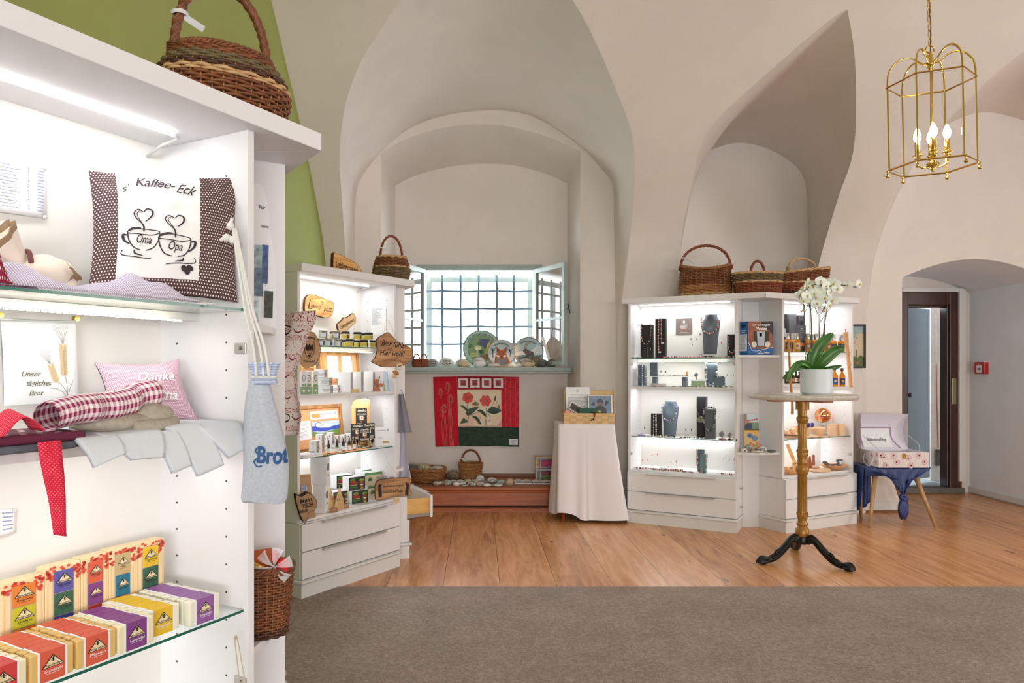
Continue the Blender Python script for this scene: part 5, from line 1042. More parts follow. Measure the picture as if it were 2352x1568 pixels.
o = loc(cL, 110, 1020, .0); o.z = 1.19; t = thing('red_ribbon', 'bright red ribbon with tiny white dots hanging from the middle shelf', 'ribbon', cL.W(*o), cL.rz)
S = lambda x, y, v=-.008: loc(cL, x, y, v)-o
def strip(a, b_, c_, d, n=16, wv=.002):
    m_ = MB(); m_.grid(lambda u, v: a.lerp(b_, u).lerp(d.lerp(c_, u), v)+Vector((0, wv*math.sin(v*7+u), 0)), 4, n, us=1.0, vs_=2.4); return m_
strip(S(86, 1016), S(142, 1010), S(154, 1232, -.02), S(124, 1228, -.02)).build('ribbon_tail', RD2, t, smooth=True, solid=.0012)
strip(S(112, 1014, .004), S(142, 1010, .004), S(152, 1195, -.004), S(130, 1195, -.004)).build('ribbon_tail', RD2, t, smooth=True, solid=.0012)
def loopf(u, v): p = Vector((lerp(0, -.085, u), .03+.01*math.sin(u*4), .004+.030*math.sin(PI*u)*(.5+.5*v))); return p+Vector((0, (v-.5)*.045, .012*math.sin(u*6)))
b = MB(); b.grid(loopf, 16, 4, us=2, vs_=1); b.build('ribbon_bow', RD2, t, smooth=True, solid=.0012)
# soap gift boxes
SCOL = {'orange': C(222, 128, 48), 'lime': C(196, 190, 40), 'blue': C(92, 88, 164), 'green': C(56, 100, 74), 'navy': C(72, 74, 148), 'coral': C(214, 92, 66), 'purple': C(128, 62, 132), 'red': C(206, 62, 62), 'tan': C(196, 170, 118), 'teal': C(34, 112, 142), 'yellow': C(232, 190, 40), 'olive': C(196, 180, 60), 'violet': C(146, 92, 160)}
SM = {k: mat('wrapper_'+k, v, .45) for k, v in SCOL.items()}; CREAMB = mat('cream_triangle', C(232, 214, 172), .5); KAR = mat('cream_card_box', C(244, 216, 168), .6); FLR = mat('red_flower_print', C(216, 80, 60), .6)
def badge(a, x, y, s, word, m0=0):
    'triangle badge with a little tower, wordmark and variety name; materials: m0 cream, +1 dark, +2 white'
    a.layer(.0006).poly([(x-.5*s, y-.12*s), (x+.5*s, y-.12*s), (x, y+.42*s)], m0+1); a.layer(.0010).poly([(x-.44*s, y-.09*s), (x+.44*s, y-.09*s), (x, y+.37*s)], m0); a.layer(.0014).poly([(x-.04*s, y+.12*s), (x+.04*s, y+.12*s), (x+.03*s, y+.30*s), (x, y+.36*s), (x-.03*s, y+.30*s)], m0+1); a.stroke([(x-.12*s, y+.30*s), (x+.12*s, y+.20*s)], .018*s, m0+1, sm=False); a.stroke([(x-.12*s, y+.19*s), (x+.10*s, y+.31*s)], .018*s, m0+1, sm=False)
    a.text('Naturseifen', x, y-.02*s, .13*s, m0+1, bold=.01, width=.78*s); a.text(word, x, y-.26*s, .17*s, m0+2, bold=.006, shear=.15, width=min(.8, .1*len(word))*s); a.lines(x-.3*s, y-.40*s, x+.3*s, y-.35*s, 1, .018*s, m0+2, .1)
BX = [((2, 103), 1330, ['orange', 'lime', 'orange'], ['Rosenholz', 'Limette', 'Orange']), ((103, 186), 1296, ['blue', 'green', 'navy'], ['Wacholder', 'Olivenöl', 'Rosmarin']), ((186, 250), 1276, ['coral', 'purple', 'red'], ['Pfirsich', 'Lavendel', 'Rose']), ((250, 311), 1258, ['tan', 'teal', 'coral'], ['Heu', 'Blauer Mohn', 'Granat']), ((311, 377), 1243, ['yellow', 'green', 'olive'], ['Citronell', 'Pfefferminz', 'Zitrone'])]
BV = .235; names = ['at the far left', 'second from the left', 'in the middle of five', 'fourth from the left', 'at the right end']
for i, ((x0, x1), yt, cols, wds) in enumerate(BX):
    u0, u1 = cL.u(x0, BV), cL.u(x1, BV); zt = cL.hit((x0+x1)/2, yt, BV)[1]; h_ = zt-.745; W_ = (u1-u0)*.985; t = thing('soap_gift_box', 'cream soap gift box with red flower print, '+names[i], 'box', cL.W((u0+u1)/2, BV, .7455), cL.rz, 'soap gift boxes at the back of the lower glass shelf')
    b = MB(); b.box((-W_/2, 0, 0), (W_/2, .032, h_)); b.build('carton', KAR, t, bevel=.0012)
    a = Art(); ww_ = W_*.27; a.rect(-ww_-.002, h_*.03, ww_+.002, h_*.93, 3); r = random.Random(i)
    for k in range(26): a.layer(.0004).ell(r.uniform(-.47, .47)*W_, h_*r.uniform(.90, .99) if k < 14 else h_*r.uniform(.80, .95), .004, .003, 2, 6)
    for sd in (-1, 1):
        for k in range(8): a.ell(sd*W_*r.uniform(.34, .47), h_*r.uniform(.78, .96), .004, .003, 2, 6)
    a.layer(.0004).rect(-W_*.44, h_*.02, -W_*.425, h_*.8, 4); a.rect(W_*.42, h_*.02, W_*.43, h_*.8, 4); a.build('window_and_print', [CREAMB, INK, FLR, mat('box_window_shade', C(206, 196, 180), .4), mat('card_crease', C(226, 194, 140), .6)], t)
    for k in range(3):
        hz = h_*.30; zc = h_*.93-hz*(k+.5); b = MB(); b.box((-ww_, -.003, zc-hz*.485), (ww_, -.001, zc+hz*.485)); sp = b.build('wrapped_soap', SM[cols[k]], t, bevel=.0008); a = Art(lambda x, y, z, zc=zc: Vector((x, -.003-z, y+zc))); badge(a, 0, hz*.05, ww_*1.75, wds[k]); a.build('badge', [CREAMB, INK, INK], sp)
# soap bars in rows
def soapmat(n, c): g = NG(n); g.col(c); return g.set(.4, 0, **{'Subsurface Weight': .15})
SB = [soapmat('cream_soap', C(242, 228, 190)), soapmat('ochre_soap', C(226, 186, 112)), soapmat('ivory_soap', C(240, 234, 214))]
ROWS = [((-42, 55), 'red', 'Rose', 0, 5, 'red'), ((70, 172), 'coral', 'Granatapfel', 1, 6, 'coral'), ((176, 270), 'coral', 'Pfirsich', 1, 6, 'orange-red'), ((270, 357), 'purple', 'Lavendel', 0, 6, 'purple'), ((340, 410), 'yellow', 'Shampooseife', 2, 6, 'yellow'), ((430, 513), 'violet', 'Shampooseife', 2, 7, 'violet')]
for i, ((x0, x1), col, word, sb, n_, cn) in enumerate(ROWS):
    v0 = .055 if i != 4 else .075; uc = cL.u((x0+x1)/2, v0); t = None
    for k in range(n_):
        lb = '%s-wrapped pale soap bar, %s of its row on the lower glass shelf' % (cn, 'front one' if k == 0 else 'second' if k == 1 else 'third' if k == 2 else 'fourth' if k == 3 else 'fifth' if k == 4 else 'sixth' if k == 5 else 'rearmost')
        lc = cL.W(uc+.0015*math.sin(k*2.1), v0+.0245*k, .7455); rz = cL.rz+.02*math.sin(k*1.7+i)
        if t is None:
            b = MB(); b.box((-.040, 0, 0), (.040, .0225, .054)); t = b.build('soap_bar', SB[sb], None, bevel=.003); tag(t, lb, 'soap', cn+' wrapped soap row', loc=lc, rz=rz)
            b = MB(); b.box((-.023, -.0006, -.0), (.023, .0231, .0546)); b.box((-.027, -.0003, 0), (.027, .0228, .0543), 1); b.build('wrapper', [SM[col], PAPER], t); a = Art(lambda x, y, z: Vector((x, -.0008-z, y)), lift=0); badge(a, 0, .029, .041, word); a.build('badge', [CREAMB, INK, WPRINT], t)
        else: t2 = dup(t, lc, rz, lb)
# bread bag hanging on the front
hb_ = cL.W(cL.u(597, -.045), -.045, 0); d_ = hb_.y; t = thing('bread_bag', 'grey-blue linen bread bag lettered Brot hanging by white cords', 'bag', (P(606, 0, d_).x, d_, P(0, 1152, d_).z), .12); sc_ = d_/F
BL = NG('pale_blue_linen'); _c = BL.co('Object'); BL.col(BL.ramp(BL.noise(_c, 180, 3), [(.3, C(178, 184, 196)), (.7, C(194, 200, 210))])); BL.bump(BL.noise(_c, 500, 2), .4, .001); BL = BL.set(.95)
BH = (1152-878)*sc_
WPF = [(0, .46), (.03, .50), (.15, .50), (.35, .485), (.55, .43), (.75, .36), (.9, .28), (1, .22)]
def bag(u, v):
    th = 2*PI*u; w_ = 104*sc_*interp(WPF, v); dp = .030*math.sin(PI*min(1, v*.9+.08))**.5+.004; k = 1+.05*math.sin(th*5+v*2)*v+.12*math.exp(-((th-4.6)/.18)**2)*-.9*(v > .25)*min(1, (v-.25)*3)
    return Vector((math.cos(th)*w_+.006*math.sin(v*5)-.004*v, math.sin(th)*dp*k, v*BH+.004*math.sin(th*2)*(1-v)))
b = MB(); b.grid(bag, 72, 30, cu=True); b.grid(lambda u, v: Vector((bag(u, 0).x*v, bag(u, 0).y*v, bag(u, 0).z)), 72, 2, cu=True, m=0); b.build('bag_body', BL, t, smooth=True)
BLS = stripes('blue_stripe_frill', C(90, 116, 180), C(232, 236, 246), 44, .5, 1)
b = MB(); b.grid(lambda u, v: Vector(((20+9*abs(v-.4))*sc_*(1+.20*math.sin(2*PI*u*11)*(.2+abs(v-.3)))*math.cos(2*PI*u)*1.25+.0, .016*(1+.3*math.sin(2*PI*u*11)*abs(v-.3)*1.4)*math.sin(2*PI*u), BH-.004+v*50*sc_)), 132, 8, cu=True, us=1, vs_=.45); fr = b.build('striped_frill', BLS, t, smooth=True, solid=.0008)
b = MB(); b.tube([(.026*math.cos(k*PI/8), .016*math.sin(k*PI/8), BH+.012) for k in range(16)], .0035, 6, closed=True); b.build('gathering_cord', WHITE2, t, smooth=True)
hk = cL.W(cL.u(545, V0+.02), V0-.01, 0); hx = Vector(((540-606)*sc_, .0, (1152-525)*sc_)); b = MB()
for dx in (-.012, .003, .014): b.tube(smooth_pts([(dx, -.018, BH+.012), (dx*.9-.010, -.012, BH+.08), (hx.x*.55+dx*.6, .0, BH+(hx.z-BH)*.5), hx+Vector((dx*.2, 0, 0))], 6), .0032, 7)
b.sph(tuple(hx+Vector((-.008, 0, .004))), .009, .008, .009, 10); b.sph(tuple(hx+Vector((-.016, 0, -.022))), .009, .008, .009, 10); b.sph(tuple(hx+Vector((-.005, 0, -.026))), .007, .006, .009, 10); b.tube([hx+Vector((-.008, 0, .004)), hx+Vector((-.004, .0, .022))], .004, 6); b.tube([hx+Vector((-.016, 0, -.02)), hx+Vector((-.03, 0, -.028))], .004, 6); b.build('cord', mat('white_cord', C(226, 224, 220), .9), t, smooth=True)
def onbag(x, y, z):
    v = y/BH; w_ = 104*sc_*interp(WPF, v); k = max(-.99, min(.99, (x-.006*math.sin(v*5)+.004*v)/w_)); q_ = bag(1-math.acos(k)/(2*PI), v); return q_+Vector((k*z, -z*1.5-.0012, 0))
a = Art(onbag); a.text('Brot', .022, BH*.40, .050, 0, bold=.03, shear=.08, width=.064); a.stroke([(-.016, BH*.40-.012), (-.010, BH*.40-.024), (.002, BH*.40-.022)], .003, 0); a.stroke([(-.004, BH*.40+.018), (-.012, BH*.40+.010), (-.004, BH*.40-.002), (-.014, BH*.40-.012)], .004, 0); a.build('lettering', [mat('blue_thread', C(34, 84, 140), .6)], t)
# strings on the lower hinge
b = MB(); q = loc(cL, 543, 1470, .03); q2 = loc(cL, 566, 1600, -.02); q3 = loc(cL, 582, 1640, -.02); o = q.copy()
b.tube(smooth_pts([q3-o, q2-o+Vector((.004, 0, 0)), q-o+Vector((.003, 0, 0)), q-o+Vector((-.002, 0, .004)), q-o+Vector((-.004, 0, -.002)), q2-o-Vector((.012, 0, 0)), q3-o-Vector((.012, 0, 0))], 5), .0014, 5); tag(b.build('twine_loop', mat('natural_twine', C(196, 176, 150), .9), None, smooth=True), 'thin twine loop hanging from the lower steel hinge plate of the nearest cabinet', 'string', loc=cL.W(*o), rz=cL.rz)
# ---- corner shelf beside it: card stand with photo magnets, basket with jar and bow
cs = Vector(((cL.W(cL.w, .06)+cL2.W(0, .06))/2)); SZ1, SZ2 = 1.407, .633
D1 = 1.93; bo = Vector((P(599, 0, D1).x, D1, SZ1)); t = thing('card_stand', 'tall narrow white display card with rounded top on the corner shelf', 'display card', bo, .62); k_ = D1/F/math.cos(.62)*1.0
ol = [(-30*k_, 0), (30*k_, 0), (28*k_, 120*k_), (20*k_, 170*k_), (16*k_, 215*k_), (10*k_, 250*k_), (0, 268*k_), (-30*k_, 270*k_)]
b = MB(); b.slab(ol, 0, .003); b.build('card', PAPER, t); a = Art(); a.text('Für', 2*k_, 225*k_, 9*k_, 0, bold=.02); a.text('Waldviertel', 8*k_, 190*k_, 7*k_, 0, bold=.02, width=14*k_); a.build('lettering', [INK], t)
PHM = [mat('photo_magnet_%d' % k, c, .3, var=.45, sc=70) for k, c in enumerate([C(150, 170, 176), C(70, 92, 140), C(96, 118, 140), C(196, 214, 232), C(64, 70, 64)])]
DS = ['with a pale village view, top left', 'dark blue and tall, top right', 'with blue columns, second in the left column', 'pale sky blue, lowest on the left', 'nearly black, lowest on the right']
for k, (x, y, w_, h_) in enumerate([(592, 592, 17, 46), (606, 606, 12, 72), (594, 648, 17, 52), (587, 712, 14, 48), (613, 698, 16, 50)]):
    dx = (x-599)*k_; z_ = (CY-y)/F*D1+H-SZ1; b = MB(); b.box((-w_/2*k_, -.004, -h_/2*k_), (w_/2*k_, 0, h_/2*k_)); o = b.build('photo_magnet', [PHM[k]], None, bevel=.0006)
    tag(o, 'small photo magnet on the white display card, '+DS[k], 'magnet', 'photo magnets on the white card', loc=Vector(bo)+Matrix.Rotation(.62, 3, 'Z') @ Vector((dx, -.001, z_)), rot=(0, .03, .62))
bp = Vector((P(598, 0, 1.84).x, 1.84, SZ2+.001))
basket('wall_basket', 'brown willow basket with jar and red bow on the lower corner shelf', 'basket', bp, .2, .078, .062, .165, 24, lambda t: .82+.2*t, [(0, 'dark'), (.1, 'brown')], None, 'brown', stakes=28)
t = thing('honey_jar', 'glass jar with gold lid tilted in the brown willow basket', 'jar', bp+Vector((-.035, -.02, .10)), rot=(-.35, .5, .2)); b = MB(); b.lathe([(0, 0), (.026, .002), (.027, .06), (.023, .068), (0, .068)], 20); b.build('glass', GLASS, t, smooth=True); b = MB(); b.lathe([(.0, .064), (.027, .064), (.028, .066), (.028, .078), (.025, .081), (0, .080)], 24); b.build('lid', BRASS, t, angle=40)
b = MB(); b.box((-.05, -.001, 0), (.045, .001, .10)); tag(b.build('orange_card', mat('orange_card', C(206, 96, 48), .5), None), 'orange card standing at the back of the willow basket with the jar', 'card', loc=bp+Vector((-.015, .03, .10)), rot=(-.1, -.12, .15))
ORG = NG('white_organza'); ORG.col((1, 1, 1, 1)); ORG = ORG.set(.8, 0, Alpha=.45)
t = thing('gift_bow', 'white organza bow with a red fabric flower on the willow basket', 'bow', bp+Vector((.045, -.035, .178)))
b = MB()
for k in range(6):
    an = k*PI/3+.3; L_ = .045
    b.grid(lambda u, v, an=an: Vector((math.cos(an)*L_*u*1.0-math.sin(an)*(v-.5)*.03*u, -.01*math.sin(PI*u)-.004*math.sin(v*9), math.sin(an)*L_*u+math.cos(an)*(v-.5)*.03*u)), 8, 6)
b.build('ribbon_loops', ORG, t, smooth=True)
b = MB(); b.sph((.02, .004, .0), .016, .012, .02, 14, e=lambda d: 1+.25*noise.noise(d*4)); b.sph((.0, .008, .022), .010, .010, .016, 12, e=lambda d: 1+.25*noise.noise(d*5)); b.build('red_flower', mat('red_felt', C(206, 26, 40), .8), t, smooth=True)
# ================================================================ small goods: builders
def put(c, x, v, z): return c.W(c.u(x, v), v, z)
def carton(name, label, cat, loc_, rz, s, m, art=None, arts=None, group=None, side=None, rot=None, bev=.001):
    'printed box; origin at the front bottom centre; art drawn on the front, side art on the right end'
    t = thing(name, label, cat, loc_, rz, group, rot); b = MB(); b.box((-s[0]/2, 0, 0), (s[0]/2, s[1], s[2])); b.build('carton', m, t, bevel=bev)
    if art: a = Art(); art(a); a.build('print', arts, t)
    if side: a = Art(lambda x, y, z: Vector((s[0]/2+z, s[1]/2+x, y))); side(a); a.build('side_print', arts, t)
    return t
WOODS = wood('light_slab_wood', C(206, 164, 112), C(232, 198, 150), 0, 5, .6); WOODO = wood('orange_slab_wood', C(190, 118, 54), C(246, 200, 130), 0, 9, .5); WOODB = wood('brown_slab_wood', C(140, 90, 54), C(206, 154, 104), 0, 9, .55)
BARK = mat('dark_bark', C(62, 42, 30), .9, var=.5, sc=60, bump=.8); BURN = mat('burnt_lettering', C(40, 24, 16), .7)
def plaque(name, label, loc_, rz, pts, k, th, wd_, art=None, rot=None, hang=None, cat='sign', edge=BARK, extra=None):
    'live-edge wooden sign: outline in px (x right, y down, centred), k metres per px'
    P2 = [(v.x, v.y) for v in resample(smooth_pts([(x*k, -y*k, 0) for x, y in pts+[pts[0]]], 3), 64)][:-1]
    r = random.Random(len(pts)); P2 = [(x+r.uniform(-.3, .3)*k, y+r.uniform(-.3, .3)*k) for x, y in P2]
    t = thing(name, label, cat, loc_, rz, None, rot); b = MB(); b.slab(P2, 0, th, 0, 1); b.build('slab', [wd_, edge], t)
    b = MB(); b.tube([(x*.99, .0005, y*.985) for x, y in P2], .5*k, 5, closed=True); b.build('bark_edge', edge, t, smooth=True)
    a = Art(); art(a); a.build('lettering', [BURN], t)
    if hang:
        b = MB(); b.tube([Vector(q)*k for q in hang], .0011, 5); b.build('hanging_cord', mat('natural_twine', C(196, 176, 150), .9), t)
    return t
# ================================================================ middle cabinet M
kM = 4.45/F; gz, wz_, g2, bz_ = 1.433, 1.151, .789, .446
plaque('wooden_sign', 'burnt-edge wooden sign lettered Lieblingsmensch, standing on top of the jar cabinet', put(cM, 799, .17, TOPZ+.0), cM.rz, [(-46, 0), (-40, -44), (-30, -46), (0, -40), (36, -28), (44, 0)], kM*1.06, .022, WOODO, lambda a: a.text('Lieblingsmensch', 0, .048, .062, 0, bold=.012, width=.195, rot=-.12), rot=(-.12, 0, cM.rz))
q = loc(cM, 734, 704, DEP-.04); t = plaque('wooden_sign', 'pale live-edge sign lettered Lieblingsplatz on the back of the jar cabinet', cM.W(*q), cM.rz, [(-42, -14), (-32, -24), (-10, -24), (20, -18), (43, -12), (41, 10), (30, 22), (8, 23), (-25, 16), (-43, 14)], kM*1.08, .016, WOODO, lambda a: (a.text('L', -.085, .006, .085, 0, shear=.3), a.text('ieblings', -.030, -.002, .034, 0, width=.085), a.text('platz', .068, -.012, .048, 0, shear=.4, width=.075), a.stroke([(.022, .012), (.012, .026), (.018, .034), (.023, .028), (.029, .034), (.034, .026), (.022, .012)], .0025, 0)), hang=[(-8, 2, 21), (-4, 2, 44), (14, 2, 21)])
q = loc(cM, 797, 742, .26); plaque('wooden_sign', 'tilted wooden sign lettered Lieblingsmensch hanging above the jars', cM.W(*q), cM.rz, [(-31, -10), (-8, -14), (-5, -17), (8, -12), (31, -13), (30, 8), (12, 12), (-12, 16), (-31, 14)], kM*1.05, .014, WOODS, lambda a: a.text('Lieblingsmensch', .0, -.004, .036, 0, bold=.01, shear=.1, width=.14), rot=(0, -.45, cM.rz), hang=[(-6, 2, 16), (-10, 2, 30), (10, 2, 12)])
def sidehit(c, x, y, u0):
    o = c.I @ Vector((0, 0, H)); d = c.I.to_3x3() @ Vector(((x-CX)/F, 1, (CY-y)/F)); t_ = (u0-o.x)/d.x; return o+d*t_
us = cM.w-T-.002; A_, B_, C_ = sidehit(cM, 852, 770, us), sidehit(cM, 887, 776, us), sidehit(cM, 852, 706, us); hgt = C_.z-A_.z; wd2 = abs(B_.y-A_.y)
t = thing('product_list', 'white printed sheet taped to the right inner side above the jars', 'paper', cM.W(us, A_.y, A_.z), cM.rz); b = MB(); b.box((-.0006, -wd2, 0), (0, 0, hgt)); b.build('sheet', PAPER, t); a = Art(lambda x, y, z: Vector((-.0007-z, -x, y))); a.lines(.01, hgt*.35, wd2-.02, hgt*.96, 18, .0022, 0, .6); a.build('print', [GREYINK], t)
# jars
JB = [mat('jar_label_yellow', C(206, 186, 72), .5), mat('jar_label_white', C(232, 236, 240), .5), mat('jar_label_blue', C(58, 92, 130), .5), mat('jar_cream', C(226, 224, 200), .4)]
def jar(loc_, rz, kind, label):
    t = thing('cream_jar', label, 'jar', loc_, rz, 'small jars on the upper glass shelf'); b = MB(); b.lathe([(0, 0), (.023, .0), (.025, .003), (.025, .031), (.023, .034), (0, .034)], 24); b.build('glass', JB[3] if kind else mat('jar_glass', C(205, 216, 205), .1, **{'Transmission Weight': .5}), t, angle=40)
    b = MB()
    def band(m, a0, a1, r): b.grid(lambda u, v: Vector((r*math.cos(lerp(a0, a1, u)), r*math.sin(lerp(a0, a1, u)), lerp(.005, .029, v))), 18, 1, m)
    if kind: band(0, -PI, PI, .0254); band(1, -1.2, -.9, .0257)
    else: band(0, -2.6, -1.3, .0254); band(1, -1.3, -.5, .0254)
    b.build('label', [JB[0], INK] if kind else [JB[1], JB[2]], t, smooth=True)
    b = MB(); b.lathe([(0, .034), (.0245, .034), (.026, .036), (.026, .046), (.024, .048), (0, .048)], 24); b.build('lid', BLACK if kind else CHROME, t, angle=40); return t
J1 = jar((0, 0, 0), 0, 1, ''); J0 = jar((0, 0, 0), 0, 0, ''); u1_, u0_ = True, True; seq = []
for i, (x, v, tier, kd) in enumerate([(722, .09, 0, 0), (736, .10, 0, 0), (754, .10, 0, 0), (776, .09, 0, 0), (792, .19, 0, 1), (804, .10, 0, 1), (819, .18, 0, 1), (836, .10, 0, 1), (858, .09, 0, 1), (742, .11, 1, 0), (767, .20, 1, 1), (771, .09, 1, 0), (794, .13, 1, 1), (821, .12, 1, 1), (833, .21, 1, 1), (847, .10, 1, 1)]):
    pos = ['first', 'second', 'third', 'fourth', 'fifth', 'sixth', 'seventh', 'eighth', 'ninth', 'leftmost', 'second', 'third', 'fourth', 'fifth', 'sixth', 'rightmost'][i]
    lb = '%s jar, %s from left in the %s tier of jars' % ('black-lidded yellow' if kd else 'steel-lidded white-blue', pos, 'upper' if tier else 'lower') if i not in (9, 15) else '%s jar, %s of the upper tier of jars' % ('black-lidded yellow' if kd else 'steel-lidded white-blue', pos)
    lc = put(cM, x, v, gz+.001+tier*.0485); src = J1 if kd else J0
    if (kd and u1_) or (not kd and u0_):
        src.location = lc; src.rotation_euler = (0, 0, cM.rz-.5); src['label'] = lb
        if kd: u1_ = False
        else: u0_ = False
    else: dup(src, lc, cM.rz-.5+.2*math.sin(i*3), lb)
# framed cork boards
CORK = mat('cork', C(226, 168, 116), .95, var=.25, sc=160, bump=.4, bsc=400); OLDF = wood('old_gold_frame', C(150, 96, 48), C(212, 160, 92), 2, 12, .5)
def corkboard(label, c, x0, x1, ytop, v, z, art, arts, lean=-.12):
    u0, u1 = c.u(x0, v), c.u(x1, v); zt = c.hit((x0+x1)/2, ytop, v)[1]; h_ = zt-z; w_ = u1-u0; t = thing('cork_board', label, 'notice board', c.W((u0+u1)/2, v-.02, z+.001), c.rz, None, (lean, 0, c.rz)); b = MB(); frame(b, -w_/2, w_/2, 0, h_, .020, -.008, .012); frame(b, -w_/2+.014, w_/2-.014, .014, h_-.014, .008, -.011, .0); b.build('frame', OLDF, t, bevel=.003)
    b = MB(); b.box((-w_/2+.015, 0, .015), (w_/2-.015, .006, h_-.015)); b.build('cork_panel', CORK, t); a = Art(lambda x, y, z_: Vector((x*(w_/2-.022), -z_, lerp(.022, h_-.022, y)))); art(a); a.build('notices', arts, t); return t
corkboard('gold framed cork board with two white sheets behind the white cartons', cM, 735, 824, 806, .26, wz_, lambda a: (a.rect(-.72, .0, -.12, .97, 0), a.rect(.12, .0, .72, .97, 0), a.layer(.0015).lines(-.62, .45, -.2, .92, 12, .008, 1, .6), a.lines(.2, .45, .62, .92, 12, .008, 1, .6, 5)), [PAPER, GREYINK])
corkboard('second framed cork board, mostly hidden behind the first above the green cartons', cM, 690, 724, 838, .25, wz_, lambda a: a.rect(-.5, .1, .4, .9, 0), [PAPER])
LAND = [PAPER, GREYINK, mat('photo_sky', C(196, 214, 240), .5), mat('photo_sea', C(58, 86, 190), .5, var=.2, sc=60), mat('photo_cloud', C(226, 230, 244), .5), mat('photo_grass', C(112, 150, 70), .5, var=.4, sc=90), mat('gold_seal', C(196, 160, 96), .5), mat('photo_drop', C(176, 196, 214), .5)]
corkboard('gold framed cork board with a blue landscape photo on the lower glass shelf', cM, 668, 786, 930, .27, g2, lambda a: (a.rect(-.88, .22, -.30, .70, 0), a.rect(-.30, .72, .92, .93, 0), a.rect(-.26, .28, .96, .66, 2), a.layer(.0015).lines(-.80, .28, -.36, .66, 12, .006, 1, .5), a.poly([(-.26, .42), (.3, .40), (.96, .44), (.96, .54), (.5, .50), (.2, .56), (-.26, .54)], 3), a.poly([(-.26, .28), (.96, .28), (.96, .46), (.6, .40), (.1, .34), (-.26, .42)], 5), a.layer(.002).poly([(0, .5), (.3, .6), (.7, .56), (.5, .48)], 4), a.ell(.02, .57, .14, .07, 1, 16), a.layer(.0025).ell(.02, .57, .11, .055, 0, 16), a.rect(-.24, .77, .12, .87, 6), a.text('cannhelp', .42, .85, .05, 1, width=.5), a.ell(.8, .86, .05, .03, 7)), LAND)
# cartons on the shelf board
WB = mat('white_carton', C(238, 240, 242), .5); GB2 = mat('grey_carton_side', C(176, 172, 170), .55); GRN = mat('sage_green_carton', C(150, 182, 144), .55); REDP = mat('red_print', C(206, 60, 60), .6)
for i, x in enumerate((698, 710, 725)):
    n_ = ['left', 'middle', 'right'][i]; rz_ = cM.rz-.55
    lc = put(cM, x, .06, wz_+.001); carton('small_carton', 'sage green and white small carton, %s of the bottom row of three' % n_, 'box', lc, rz_, (.030, .028, .043), GRN, lambda a: (a.ell(0, .02, .007, .007, 0, 12)), [WPRINT, GREYINK], 'sage green cartons', side=lambda a: a.text('K', 0, .02, .03, 0))
    carton('tall_carton', 'tall white carton with a grey oval emblem standing on the %s green carton' % n_, 'box', lc+Vector((0, 0, .044)), rz_, (.028, .026, .088), WB, lambda a: (a.ell(0, .048, .009, .019, 0, 16), a.layer(.001).ell(0, .048, .0065, .015, 1, 16), a.text('A', 0, .048, .018, 0), a.rect(-.012, .004, .012, .014, 2)), [mat('slate_print', C(96, 104, 124), .6), WPRINT, mat('sage_print', C(140, 176, 134), .6)], 'tall white cartons')
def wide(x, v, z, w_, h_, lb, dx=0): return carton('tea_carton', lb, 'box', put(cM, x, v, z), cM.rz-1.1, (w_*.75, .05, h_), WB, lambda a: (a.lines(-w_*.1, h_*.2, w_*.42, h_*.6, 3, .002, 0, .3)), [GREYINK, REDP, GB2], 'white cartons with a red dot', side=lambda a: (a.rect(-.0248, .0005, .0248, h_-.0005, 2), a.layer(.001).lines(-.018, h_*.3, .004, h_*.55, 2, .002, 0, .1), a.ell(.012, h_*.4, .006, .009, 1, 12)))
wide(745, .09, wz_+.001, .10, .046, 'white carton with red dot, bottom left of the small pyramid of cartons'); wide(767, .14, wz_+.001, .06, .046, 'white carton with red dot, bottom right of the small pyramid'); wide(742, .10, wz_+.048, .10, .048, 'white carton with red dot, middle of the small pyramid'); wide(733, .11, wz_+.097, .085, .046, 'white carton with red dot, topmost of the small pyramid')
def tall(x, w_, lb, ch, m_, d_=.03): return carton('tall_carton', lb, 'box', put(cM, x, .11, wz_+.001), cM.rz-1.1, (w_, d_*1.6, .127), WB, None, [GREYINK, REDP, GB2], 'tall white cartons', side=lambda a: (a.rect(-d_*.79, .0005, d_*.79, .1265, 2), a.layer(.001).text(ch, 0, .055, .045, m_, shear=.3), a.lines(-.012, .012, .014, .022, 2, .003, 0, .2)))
tall(792, .075, 'tall white carton, left of two plain ones behind the small gold plate', '', 0); tall(818, .065, 'tall white carton with a curly grey letter on its grey side', 'K', 0); tall(846, .06, 'tall white carton with a red arc on its grey side', '(', 1)
b = MB(); b.box((-.026, 0, 0), (.026, .006, .022)); o = tag(b.build('gold_name_plate', mat('gold_plate', C(206, 176, 122), .4, .4), None, bevel=.002), 'small gold name plate leaning before the tall white cartons', 'sign', loc=put(cM, 817, .05, wz_+.001), rot=(-.15, 0, cM.rz-.4))
t = thing('corked_jar', 'small glass jar of brown filling with cork lid and string', 'jar', put(cM, 768, .20, wz_+.001), 0); b = MB(); b.lathe([(0, 0), (.024, .002), (.024, .055), (.019, .062), (.019, .068), (0, .068)], 20); b.build('glass', mat('amber_filling', C(206, 150, 96), .3), t, smooth=True); b = MB(); b.lathe([(0, .066), (.022, .066), (.024, .085), (0, .085)], 20); b.build('cork_lid', CORK, t, angle=40)
